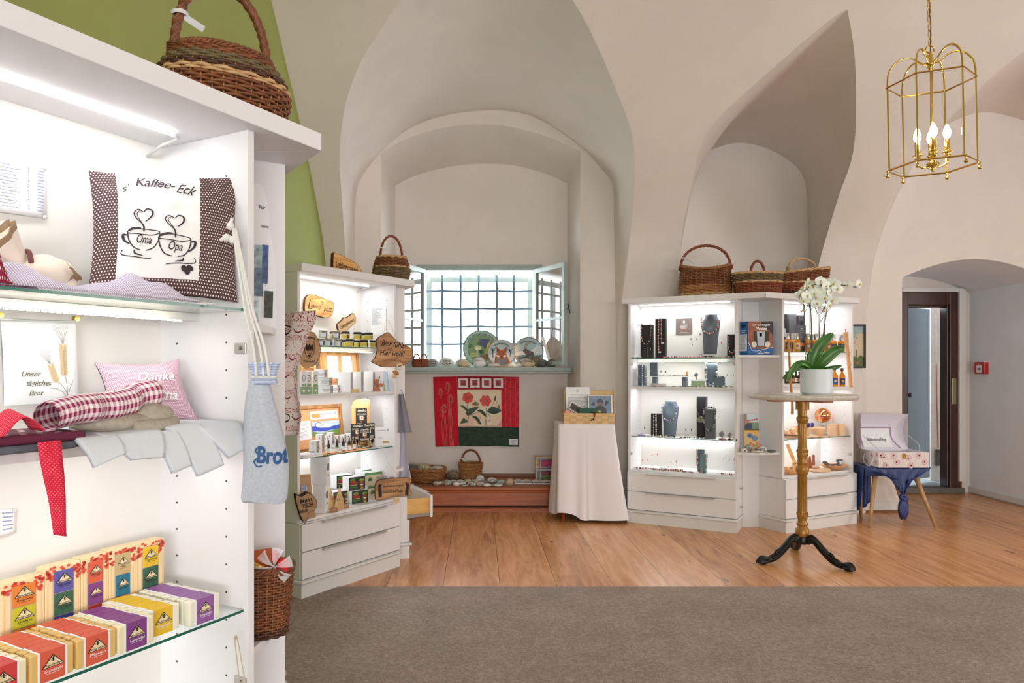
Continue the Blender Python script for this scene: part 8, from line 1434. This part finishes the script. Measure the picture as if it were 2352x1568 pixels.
lying('row of small dark beads on the glass riser', 1516, 1545, .15, Z2_+rh, .0035, [2, 3], 21, .006); lying('dark bead bracelet at the right of the glass riser', 1546, 1574, .15, Z2_+rh, .004, [2, 7], 22, .006)
t = thing('amber_bear', 'tiny orange amber bear on the glass riser', 'figurine', cR1.W(cR1.u(1578, .15), .15, Z2_+rh+.002), cR1.rz); b = MB(); b.sph((0, 0, .014), .011, .008, .014, 10); b.sph((0, 0, .034), .008, .007, .008, 10); [b.sph((sx*.006, 0, .042), .003, n=6) for sx in (-1, 1)]; [b.sph((sx*.009, -.006, .004), .006, .006, .005, 8) for sx in (-1, 1)]; b.build('body', mat('amber_orange', C(220, 140, 80), .3), t, smooth=True)
GOLDM = mat('rose_gold', C(220, 160, 110), .22, 1.0)
def watch(label, x, v, z, s_=1, base_=True):
    t = thing('wristwatch', label, 'watch', cR1.W(cR1.u(x, v), v, z), cR1.rz); b = MB(); b.tube([(0, .018*math.cos(k*PI/8)*s_, (.032+.030*math.sin(k*PI/8))*s_) for k in range(16)], .0075*s_, 6, closed=True, flat=.35); b.build('strap', GOLDM, t, smooth=True)
    b = MB(); b.M = Matrix.Translation((0, -.020*s_, .040*s_)) @ Matrix.Rotation(PI/2-.25, 4, 'X'); b.lathe([(0, -.004), (.018*s_, -.004), (.019*s_, .002), (.016*s_, .004), (0, .004)], 24, ms=[0, 0, 0, 1]); b.build('dial', [GOLDM, mat('watch_dial', C(110, 130, 156), .3)], t, angle=40)
    if base_: b = MB(); b.lathe([(0, 0), (.028*s_, 0), (.026*s_, .008), (0, .009)], 20); b.build('cushion', BKS, t, angle=40)
t = carton('green_gift_box', 'glass-topped box of green leaves under the standing watch', 'box', cR1.W(cR1.u(1601, .13), .13, Z2_+.001), cR1.rz, (.095, .07, .048), mat('green_leaf_box', C(150, 172, 130), .4, var=.3, sc=80)); b = MB(); b.box((-.049, -.002, .048), (.049, .072, .062)); b.build('glass_lid', GLASS, t)
watch('gold watch standing upright on the green leaf box', 1600, .16, Z2_+.064, .9, False)
watch('left of two rose gold watches on black cushions', 1659, .09, Z3_+.001, 1.1); watch('right, smaller of two rose gold watches on black cushions', 1677, .09, Z3_+.001, .95)
o, rz, w_, h_ = slabstand('grey-blue oval necklace stand on the shelf board', cR1, 1622, 1646, 834, .17, Z2_, BL2, .02); beads('thick pale chip-stone necklace round the blue-grey stand', o, rz, Ushape(w_*.55, h_, h_*.08, -.008), .009, [1, 3, 1, 7, 3], mix=1)
o, rz, w_, h_ = slabstand('low square grey block with a fine chain on the shelf board', cR1, 1640, 1663, 866, .08, Z2_, BL2); beads('small dark bead bracelet on the low grey block', o, rz, [(-.03, .0, h_+.004), (0, .01, h_+.006), (.03, 0, h_+.004)], .006, [2, 3, 7])
b = MB(); [b.sph((x_*.018, 0, .012+.004*math.sin(x_*3)), .022, .018, .014, 10, e=lambda d: 1+.25*noise.noise(d*3)) for x_ in range(-2, 4)]; tag(b.build('mineral_chunks', stone_m('pale_mineral', C(206, 196, 190)), None), 'heap of pale rough minerals under the glass riser', 'minerals', loc=cR1.W(cR1.u(1510, .09), .09, Z2_+.001), rz=cR1.rz)
b = MB(); b.at(); [b.prism([(.006*math.cos(k*PI/3)+x_, .006*math.sin(k*PI/3)+y_) for k in range(6)], 0, h2, top=[(x_, y_)]*6) for x_, y_, h2 in [(-.02, 0, .018), (-.008, .006, .026), (.004, -.004, .03), (.016, .004, .024), (.026, 0, .016), (-.002, .01, .02)]]; b.box((-.028, -.010, 0), (.032, .014, .008)); tag(b.build('amethyst', mat('amethyst_violet', C(150, 120, 190), .2), None), 'small violet amethyst cluster at the left of the lower glass shelf', 'mineral', loc=cR1.W(cR1.u(1473, .08), .08, Z3_+.001), rz=cR1.rz)
# third compartment
o, rz, w_, h_ = slabstand('black block with two pale bead bracelets on the lower glass shelf', cR1, 1495, 1517, 950, .15, Z3_); beads('pale grey bead bracelet on the black block, left one', o, rz, [(-.014, -.007, h_), (-.016, -.007, .01)], .0065, [1, 3]); beads('pearl white bead bracelet on the black block, right one', o, rz, [(.004, -.007, h_), (.006, -.007, .008)], .0068, [1, 1, 3])
o, rz, w_, h_, fn = bust('grey-blue neck bust with violet necklace on the lower glass shelf', cR1, 1520, 1557, 922, .18, Z3_, BL2); beads('violet, pearl and black necklace on the grey-blue bust', o, rz, Ushape(w_*.46, h_*.90, h_*.45, -.020), .0065, [4, 1, 2, 1, 4, 3], mix=1)
o, rz, w_, h_ = slabstand('tallest black block with silver medallion necklace', cR1, 1600, 1622, 911, .16, Z3_); beads('thin silver chain with a large round medallion on the tallest black block', o, rz, Ushape(w_*.5, h_*1.0, h_*.52, -.008), .0013, [3], pend='disc')
o, rz, w_, h_ = slabstand('dark grey block wearing round grey beads beside the tallest block', cR1, 1619, 1641, 940, .07, Z3_, GRS); beads('necklace of large round grey beads on the dark grey block', o, rz, [(-w_*.3, 0, h_+.012), (0, 0, h_+.018), (w_*.3, 0, h_+.012)]+[(x_, y_, z_) for x_, y_, z_ in Ushape(w_*.60, h_*1.0, h_*.30, -.010)[::-1]], .0085, [3, 7, 2, 3])
# bottom compartment
o, rz, w_, h_ = slabstand('blue-grey block with a fine bead chain, rear of two on the bottom board', cR1, 1602, 1617, 1032, .16, Z4_, BL2, .03); beads('fine coloured bead chain on the rear blue-grey block', o, rz, Ushape(w_*.65, h_*1.0, .01, -.010), .003, [0, 7, 2, 6])
o, rz, w_, h_ = slabstand('teal grey block with long bead necklace, front of two on the bottom board', cR1, 1607, 1621, 1043, .09, Z4_, mat('teal_display', C(112, 140, 142), .5), .03); beads('long mixed bead necklace round the teal grey block', o, rz, Ushape(w_*.75, h_*1.03, .006, -.012), .0042, [7, 2, 0, 3, 1])
for i, (x, v) in enumerate([(1550, .1), (1562, .12)]): b = MB(); b.tube([(.05*math.cos(k*PI/10)*(1 if i else .6), .02*math.sin(k*PI/10), .004+.014*abs(math.sin(k*PI/20))) for k in range(20)], .0018, 5, closed=True); tag(b.build('cord_bangle', BL2 if i == 0 else SILV, None, smooth=True), ['thin dark cord bangle on the bottom board', 'thin silver bangle arching behind the cord one'][i], 'bracelet', loc=cR1.W(cR1.u(x-25, v), v, Z4_+.001), rz=cR1.rz)
# ================================================================ corner shelf between R1 and R2
cc_ = (cR1.W(cR1.w, .12)+cR2.W(0, .12))/2; dC = 5.80
BLU2 = mat('royal_blue_card', C(22, 96, 168), .45); BRW = mat('brown_swirl_print', C(150, 84, 56), .5, var=.4, sc=26); DRK = mat('dark_beer_print', C(50, 34, 26), .5, var=.4, sc=30); SLV = mat('silver_tumbler_print', C(176, 188, 200), .4)
t = thing('beer_gift_box', 'blue and brown printed gift box with a tumbler window on the corner shelf', 'box', (P(1739, 0, dC).x, dC-.0, 1.408), 0); k = dC/F
b = MB(); b.prism([(-20*k, 0), (37*k, 0), (30*k, .15), (-30*k, .12)], 0, 77*k); b.build('carton', [BLU2], t, bevel=.001)
a = Art(lambda x, y, z: Vector((x*k, -z, y*k))); a.rect(-20, 14, 37, 77, 1); a.layer(.001).rect(-8, 20, 28, 54, 2); a.poly([(-20, 14), (-20, 28), (-12, 10), (0, 9), (37, 18), (37, .5), (-20, .5)], 0); a.layer(.0013).stroke([(-20, 28), (-12, 10), (0, 9), (37, 18)], 1.0, 4, sm=False); a.poly([(10, 77), (37, 77), (37, 45), (28, 56), (8, 60)], 2); a.layer(.0016).poly([(-1, 54), (18, 54), (16, 21), (1, 21)], 3); a.rect(5, 42, 11, 50, 0); a.ell(-7, 24, 6, 7, 5, 14); a.ell(24, 24, 6, 7, 5, 14); a.layer(.0024).text('Der Genuss geht', 9, 69, 7, 4, bold=.02, width=40); a.text('Weitra', 10, 60, 10, 4, bold=.03, width=24); a.text('Weitra', 22, 5, 5, 4, bold=.02, width=12); a.text('Bierstadt', 9, 4, 4, 4, bold=.02, width=12); a.rect(6, 6.5, 10, 8, 4)
a.build('print', [BLU2, BRW, DRK, SLV, WPRINT, mat('cream_label', C(226, 222, 206), .5)], t)
a = Art(lambda x, y, z: Vector((lerp(-30*k, -20*k, x), lerp(.12, 0, x), y*k))+Vector((-.996*z, -.08*z, 0))); a.rect(.12, 9, .86, 48, 0); a.layer(.001).lines(.2, 12, .8, 46, 16, .9, 1, .3); a.ell(.5, 67, .24, 4, 3, 10); a.text('Schmeckt', .5, 57, 3, 0, width=.6, bold=.02); a.text('365', .5, 52, 5, 0, width=.4, bold=.02); a.build('side_print', [WPRINT, GREYINK, BLU2, INK], t)
t = thing('art_flyer', 'tall flyer with poppy and blue abstract paintings on the lower corner shelf', 'flyer', (P(1727, 0, dC+.05).x, dC+.05, .635+.004), rot=(-.06, 0, -.05)); b = MB(); b.box((-17*k, 0, 0), (17*k, .002, 86*k)); b.build('card', PAPER, t)
a = Art(lambda x, y, z: Vector((x*k, -z, y*k))); a.rect(-17, 67, 17, 86, 0); a.rect(-17, 0, 17, 67, 1); a.rect(-17, 48, 17, 66, 2); a.layer(.001).rect(-14, 50, 0, 62, 3); a.rect(2, 52, 17, 66, 4); a.rect(-17, 43, 17, 48, 5); [a.ell(-8+q*5, 70+(q*7) % 6, 2.5, 2, 6, 8) for q in range(5)]; a.rect(-17, 58, -10, 86, 8); a.ell(-4, 36, 7, 6, 7, 14); a.ell(7, 30, 7, 6, 7, 14); a.layer(.0014).ell(-4, 36, 3, 3, 3, 10); a.ell(7, 30, 3, 3, 4, 10); [a.stroke([(-15+q*5, 8+q % 3*6), (-8+q*5, 16), (-2+q*5, 12)], 1.6, [7, 5, 6][q % 3]) for q in range(6)]; a.build('paintings', M3((196, 208, 220), (212, 176, 110), (90, 110, 100), (50, 60, 90), (110, 140, 120), (222, 170, 60), (200, 60, 60), (100, 130, 176), (150, 120, 110)), t)
for i, (x, rx, rz_, m, dc, lb, dy) in enumerate([(1707, 8, 5.5, 5, ['green'], 'white stone with a green dot at the left of the corner shelf', -.02), (1723, 10, 8, 1, ['text', 'flower'], 'grey lettered stone standing before the flyer', .02), (1735, 14, 5, 0, ['text'], 'long flat lettered stone, middle of the corner shelf', -.04), (1752, 11, 7, 5, ['text'], 'taller white lettered stone behind the long flat one', .02), (1770, 10, 3.5, 3, [], 'flat dark grey stone at the right of the corner shelf', -.02)]):
    stone(lb, (P(x, 0, dC).x, dC+dy, .634), rx*k, rx*k*.6, rz_*k, m, dc, 120+i, grp='stones on the corner shelf')
# ================================================================ R2: bottles and woodware
Y1, Y2, Y3, Y4 = 1.437, 1.147, .733, .446; WHI = mat('amber_whisky', C(232, 150, 30), .08, **{'Transmission Weight': .35}); LABB = M3((60, 58, 56), (206, 190, 150), (54, 66, 120), (240, 238, 232), (150, 90, 70))
def bottle(label, x, v, z, s_, kind, lab, grp, c=cR2):
    t = thing('bottle', label, 'bottle', c.W(c.u(x, v), v, z+.001), c.rz-.45, grp); b = MB()
    if kind == 'sq': b.lathe([(0, 0), (.026, 0), (.029, .004), (.029, .085), (.024, .096), (.013, .102), (.012, .112), (0, .112)], 20)
    else: b.lathe([(0, 0), (.024, 0), (.026, .004), (.026, .085), (.022, .10), (.010, .118), (.009, .14), (0, .14)], 20)
    b.v = [q*s_ for q in b.v]; b.build('glass', WHI if kind != 'dark' else AMB, t, smooth=True); b = MB()
    (b.lathe([(0, .104), (.0165, .104), (.0165, .150), (.015, .152), (0, .152)], 20) if kind == 'sq' else b.lathe([(0, .136), (.013, .136), (.013, .158), (0, .158)], 16)); b.v = [q*s_ for q in b.v]; b.build('cap', CHROME if kind == 'sq' else BLACK, t, angle=40)
    b = MB(); R_ = .0295 if kind == 'sq' else .0265; b.grid(lambda u, w2: Vector((R_*math.cos(-2.6+1.7*u), R_*math.sin(-2.6+1.7*u), lerp(.018, .072, w2)))*s_, 14, 6, mf=lambda u, w2: 1 if .35 < w2 < .6 and .3 < u < .7 else 0); b.build('label', [LABB[lab], LABB[1] if lab != 1 else LABB[4]], t, smooth=True)
for i, (x, v, lab) in enumerate([(1809, .06, 0), (1822, .10, 0), (1830, .06, 1), (1856, .06, 4), (1866, .12, 0), (1875, .06, 1), (1890, .07, 4), (1914, .10, 0), (1932, .06, 0), (1902, .06, 4)]):
    bottle('golden spirit bottle with silver cap, '+['leftmost on the top glass shelf', 'second from the left, set back', 'third, with a cream label', 'fourth, right of the dark cartons', 'fifth, set back behind the orchid stems', 'sixth, behind the orchid stems', 'seventh, behind the tall leaf', 'ninth, with a dark label', 'tenth, rightmost with a black label', 'eighth, behind the tall orchid leaf'][i], x, v, Y1, .96, 'sq', lab, 'silver-capped bottles on the top glass shelf')
DG = mat('dark_grey_carton', C(84, 82, 88), .5); 
for i, (x0, x1, yt, v, w2, m_, lb) in enumerate([(1794, 1809, 721, .24, .055, BKS, 'black bottle carton with a window, far left behind the bottles'), (1812, 1830, 722, .25, .075, DG, 'tall grey bottle carton, plain'), (1833, 1850, 724, .22, .06, mat('grey_black_carton', C(70, 68, 74), .5), 'tall dark carton with black window beside the plain grey one'), (1836, 1852, 746, .09, .06, mat('charcoal_carton', C(78, 76, 84), .5), 'charcoal carton with a copper band between the bottles'), (1922, 1940, 752, .22, .06, DG, 'grey carton printed with an orange bottle, right end'), (1938, 1948, 757, .17, .05, mat('copper_carton', C(190, 120, 80), .5), 'copper brown carton at the right end of the top shelf')]):
    u0, u1 = cR2.u(x0, v), cR2.u(x1, v); h_ = z_of(cR2, yt, (x0+x1)/2, v)-Y1
    carton('bottle_carton', lb, 'box', cR2.W((u0+u1)/2, v, Y1+.001), cR2.rz-.2, (w2, .06, h_), m_, lambda a, h_=h_, w2=w2, i=i: ((a.rect(-w2*.35, h_*.35, w2*.35, h_*.85, 0), a.layer(.001).rect(-w2*.2, h_*.4, w2*.25, h_*.62, 2)) if i in (0, 2) else (a.rect(-w2*.45, h_*.2, w2*.45, h_*.32, 3), a.lines(-w2*.35, h_*.5, w2*.2, h_*.9, 5, .002, 1)) if i == 3 else (a.rect(-.009, h_*.15, .009, h_*.55, 3), a.rect(-.004, h_*.55, .004, h_*.75, 1)) if i == 4 else None), [INK, WPRINT, SLV, mat('orange_print', C(220, 130, 70), .5)], 'bottle cartons on the top glass shelf')
for i, (x, v, s_, lab, lb) in enumerate([(1917, .08, 1.02, 2, 'blue-labelled golden bottle half behind the white pot'), (1934, .07, .98, 2, 'blue-labelled golden bottle right of the other on the shelf board')]): bottle(lb, x, v, Y2, s_, 'tall', lab, 'blue-labelled bottles on the shelf board')
for i in range(6):
    bottle('dark miniature bottle with %s label left of the white pot, %s' % (['a grey', 'a pink', 'a red', 'a white', 'a pink', 'a dark'][i], ['nearest the corner', 'second', 'third', 'fourth', 'fifth', 'last, by the pot'][i]), 1806+i*7.5, .10+.02*(i % 2), Y2+.03, .62, 'dark', [0, 4, 4, 3, 4, 0][i], 'miniature bottles on the shelf board')
b = MB(); b.box((-.10, 0, 0), (.10, .12, .028)); tag(b.build('white_tray', WHITE2, None, bevel=.002), 'low white riser under the miniature bottles', 'riser', loc=cR2.W(cR2.u(1826, .06), .06, Y2+.001), rz=cR2.rz)
# woodware
BE = wood('pale_beech', C(222, 180, 138), C(240, 206, 168), 0, 4, .45); BE2 = wood('honey_beech', C(214, 150, 92), C(236, 182, 126), 0, 4, .4)
def turned(name, label, cat, x, v, z, prof, m, grp=None, sc=1, tilt=None):
    t = tag(MB().lathe([(r*sc, h*sc) for r, h in prof], 36).build(name, m, None, angle=35), label, cat, grp, loc=cR2.W(cR2.u(x, v), v, z+.001), rot=tilt or (0, 0, 0)); return t
turned('wooden_plate', 'pale turned wooden plate stack at the left of the lower glass shelf', 'plate', 1818, .12, Y3, [(0, 0), (.075, 0), (.10, .016), (.10, .021), (.075, .010), (0, .010)], BE); turned('wooden_plate', 'wider wooden plate on top of the other on the lower glass shelf', 'plate', 1818, .12, Y3+.022, [(0, 0), (.07, 0), (.098, .014), (.098, .018), (.07, .008), (0, .008)], BE)
for i, (x, v, s_) in enumerate([(1806, .12, .75), (1821, .11, 1), (1832, .17, 1.1)]):
    t = turned('wooden_apple', 'carved wooden apple with stalk, '+['leftmost, lying low', 'middle one', 'right, larger and darker'][i], 'ornament', x, v, Y3+.033, [(0, .004), (.014, 0), (.026, .012), (.030, .026), (.026, .042), (.014, .050), (.004, .046), (0, .044)], BE if i < 2 else BE2, 'wooden apples', s_); b = MB(); b.tube([(0, 0, .044*s_), (.003, 0, .058*s_), (.008, 0, .066*s_)], .0016, 5); b.build('stalk', WOODB, t)
t = turned('wooden_bowl', 'round wooden bowl with flat lid under the copper globe', 'bowl', 1880, .12, Y3, [(0, 0), (.032, 0), (.036, .004), (.062, .05), (.064, .064), (.060, .066), (0, .066)], BE); b = MB(); b.lathe([(0, .067), (.060, .067), (.060, .071), (.045, .074), (.043, .078), (0, .078)], 36); b.build('lid', BE, t, angle=35)
turned('wooden_cup', 'pale wooden cylinder cup, left of two', 'cup', 1912, .13, Y3, [(0, 0), (.040, 0), (.040, .094), (.036, .095), (.036, .01), (0, .01)], BE); turned('wooden_cup', 'pale wooden cylinder cup, right of two', 'cup', 1931, .10, Y3, [(0, 0), (.038, 0), (.038, .094), (.034, .095), (.034, .01), (0, .01)], BE)
turned('wooden_plate', 'thin flat wooden plate before the lidded bowl', 'plate', 1862, .08, Y3, [(0, 0), (.05, 0), (.062, .008), (.062, .012), (0, .012)], BE); turned('wooden_coaster', 'small thin wooden coaster at the shelf front below the bowl', 'coaster', 1890, .05, Y3, [(0, 0), (.04, 0), (.044, .006), (0, .006)], BE)
t = thing('copper_globe', 'polished copper ball on a thin stand above the lidded bowl', 'ornament', cR2.W(cR2.u(1890, .22), .22, Y3+.001)); hz = z_of(cR2, 954, 1890, .22)-Y3; b = MB(); b.sph((0, 0, hz), 18.5*kR, n=28); b.build('ball', mat('polished_copper', C(224, 150, 100), .12, 1.0), t, smooth=True); b = MB(); b.cyl((0, 0, 0), (0, 0, hz), .005, n=10); b.lathe([(0, 0), (.035, 0), (.035, .004), (0, .006)], 20); b.build('stand', CHROME, t, smooth=True); b = MB(); b.lathe([(18.6*kR, hz-.002), (18.9*kR, hz), (18.6*kR, hz+.002)], 28); b.build('seam_ring', CHROME, t); b = MB(); b.box((20*kR, -.03, hz-.06), (22.5*kR, -.025, hz+.01)); b.build('hanging_strip', BE2, t, bevel=.002)
t = thing('turned_figure', 'slim turned wooden figure wearing blue sunglasses behind the table column', 'ornament', cR2.W(cR2.u(1854, .12), .12, Y3+.014)); b = MB(); b.lathe([(0, 0), (.02, 0), (.014, .02), (.016, .04), (.010, .05), (.018, .075), (.012, .10), (0, .105)], 18); b.build('holder', BE2, t, smooth=True)
t2 = thing('sunglasses', 'blue sunglasses resting on the turned wooden holder', 'sunglasses', t.location+Vector((.0, -.014, .085)), .5); b = MB()
for sx in (-.0, .052): b.sph((sx, -.004, 0), .024, .003, .018, 16)
b.build('lens', mat('violet_blue_lens', C(70, 60, 130), .15), t2, smooth=True); b = MB(); [b.tube([(sx+.025*math.cos(k*PI/8), 0, .019*math.sin(k*PI/8)) for k in range(16)], .002, 5, closed=True) for sx in (0, .052)]; [b.tube([(sx, 0, .012), (sx, .09, .010)], .0018, 5) for sx in (-.025, .078)]; b.build('frame', mat('blue_frame', C(40, 50, 150), .3), t2, smooth=True)
turned('wooden_bowl', 'shallow honey-coloured wooden bowl at the left of the bottom board', 'bowl', 1817, .10, Y4, [(0, 0), (.055, 0), (.085, .025), (.088, .046), (.082, .046), (.06, .02), (0, .014)], BE2)
for i in range(6): b = MB(); b.prism([(.028*math.cos(k*PI/6), .018*math.sin(k*PI/6)) for k in range(12)], 0, .005); tag(b.build('wooden_pendant', WOODS, None, bevel=.001), 'small flat wooden pendant heaped in the honey-coloured bowl, '+['lowest', 'left', 'right', 'tilted front', 'tilted back', 'topmost'][i], 'pendant', 'wooden pendants in the bowl', loc=cR2.W(cR2.u(1812+i*3, .10), .09+.01*(i % 3), Y4+.030+.010*i), rot=(.2*math.sin(i*2), .3*math.cos(i*3), i))
t = tag(MB().box((-.018, 0, 0), (.018, .012, .24)).build('wooden_strip', BE2, None, bevel=.004), 'broad honey-coloured wooden strip leaning left in the bottom compartment', 'wood strip', loc=cR2.W(cR2.u(1833, .22), .22, Y4+.006), rot=(-.1, -.42, cR2.rz))
DB = wood('red_brown_wood', C(140, 66, 34), C(190, 104, 62), 2, 6, .35); t = thing('wooden_sculpture', 'red-brown wooden sculpture with spikes behind the table column', 'ornament', cR2.W(cR2.u(1864, .15), .15, Y4+.001), cR2.rz-.3); b = MB(); b.slab([(-.034, 0), (.034, 0), (.034, .06), (.03, .13), (.022, .128), (.016, .07), (.004, .05), (-.006, .12), (-.010, .12), (-.016, .05), (-.026, .115), (-.032, .11)], 0, .02); b.sph((.026, .01, .112), .012, .008, .022, 12); b.build('body', DB, t, bevel=.002)
t = tag(MB().sph((0, 0, 0), .034, .02, .014, 16).build('wooden_spoon_bowl', mat('pinkish_wood', C(214, 176, 150), .5), None, smooth=True), 'pinkish oval wooden lid lying before the red-brown sculpture', 'lid', loc=cR2.W(cR2.u(1874, .10), .10, Y4+.038))
turned('wooden_board', 'round pale wooden cutting board in the middle of the bottom compartment', 'board', 1880, .10, Y4, [(0, 0), (.085, 0), (.092, .006), (.092, .018), (.085, .023), (0, .023)], BE)
turned('wooden_dish', 'wide shallow wooden dish under the grey frames', 'bowl', 1914, .12, Y4, [(0, 0), (.05, 0), (.11, .036), (.114, .042), (.105, .042), (.05, .012), (0, .012)], BE2)
GRF = mat('anthracite_frame', C(84, 84, 92), .5)
for i, (x, dz, rt, lb) in enumerate([(1900, .052, (-.9, .1, .4), 'grey square jewellery frame lying left in the wooden dish'), (1915, .034, (-1.35, 0, -.2), 'grey flat jewellery frame in the front of the wooden dish'), (1932, .048, (-.35, .05, -.1), 'grey jewellery frame standing upright at the right of the dish')]):
    t = thing('ring_display', lb, 'frame', cR2.W(cR2.u(x, .12), .12-.02*(i == 1), Y4+dz), rot=(rt[0], rt[1], cR2.rz+rt[2]), group='grey jewellery frames'); b = MB(); frame(b, -.036, .036, -.028, .030, .011, -.006, .012); b.box((-.036, .010, -.028), (.036, .013, .03)); b.build('frame', GRF, t, bevel=.001); b = MB(); b.box((-.025, .004, -.018), (.025, .008, .019)); b.build('insert', PAPER, t)
# two long wooden tongs hanging at the R2 front
t = thing('wooden_tongs', 'long narrow wooden tongs hanging at the left edge of the bottle cabinet', 'tongs', cR2.W(.004, -.02, 0)+Vector((0, 0, P(0, 790, 5.78).z)), cR2.rz); k = 5.75/F; b = MB(); b.tube(smooth_pts([(0, 0, 10*k), (4*k, 0, -60*k), (8*k, -.01, -130*k), (12*k, 0, -162*k)], 6), lambda q: 3.0*k+1.6*k*q, 8, flat=.4); b.build('tong_arm', BE2, t, smooth=True)
t = thing('wooden_tongs', 'long wooden tongs hanging at the right edge of the bottle cabinet', 'tongs', P(1944, 770, 5.95), cR2.rz-.2); k = 5.95/F; b = MB(); b.tube(smooth_pts([(0, 0, 8*k), (5*k, 0, -50*k), (12*k, 0, -110*k), (13.5*k, 0, -118*k)], 6), lambda q: 5.5*k, 10, flat=.35); b.build('tong_arm', BE2, t, smooth=True); b = MB(); b.tube(smooth_pts([(2*k, .03, 6*k), (9*k, .03, -30*k), (13*k, .01, -70*k)], 6), lambda q: 4.5*k, 8, flat=.35); b.build('tong_arm', BE, t, smooth=True); b = MB(); b.tube([(0, .01, 14*k), (0, .0, 2*k), (4*k, .0, -6*k)], .003, 5); b.build('red_cord', RED, t)
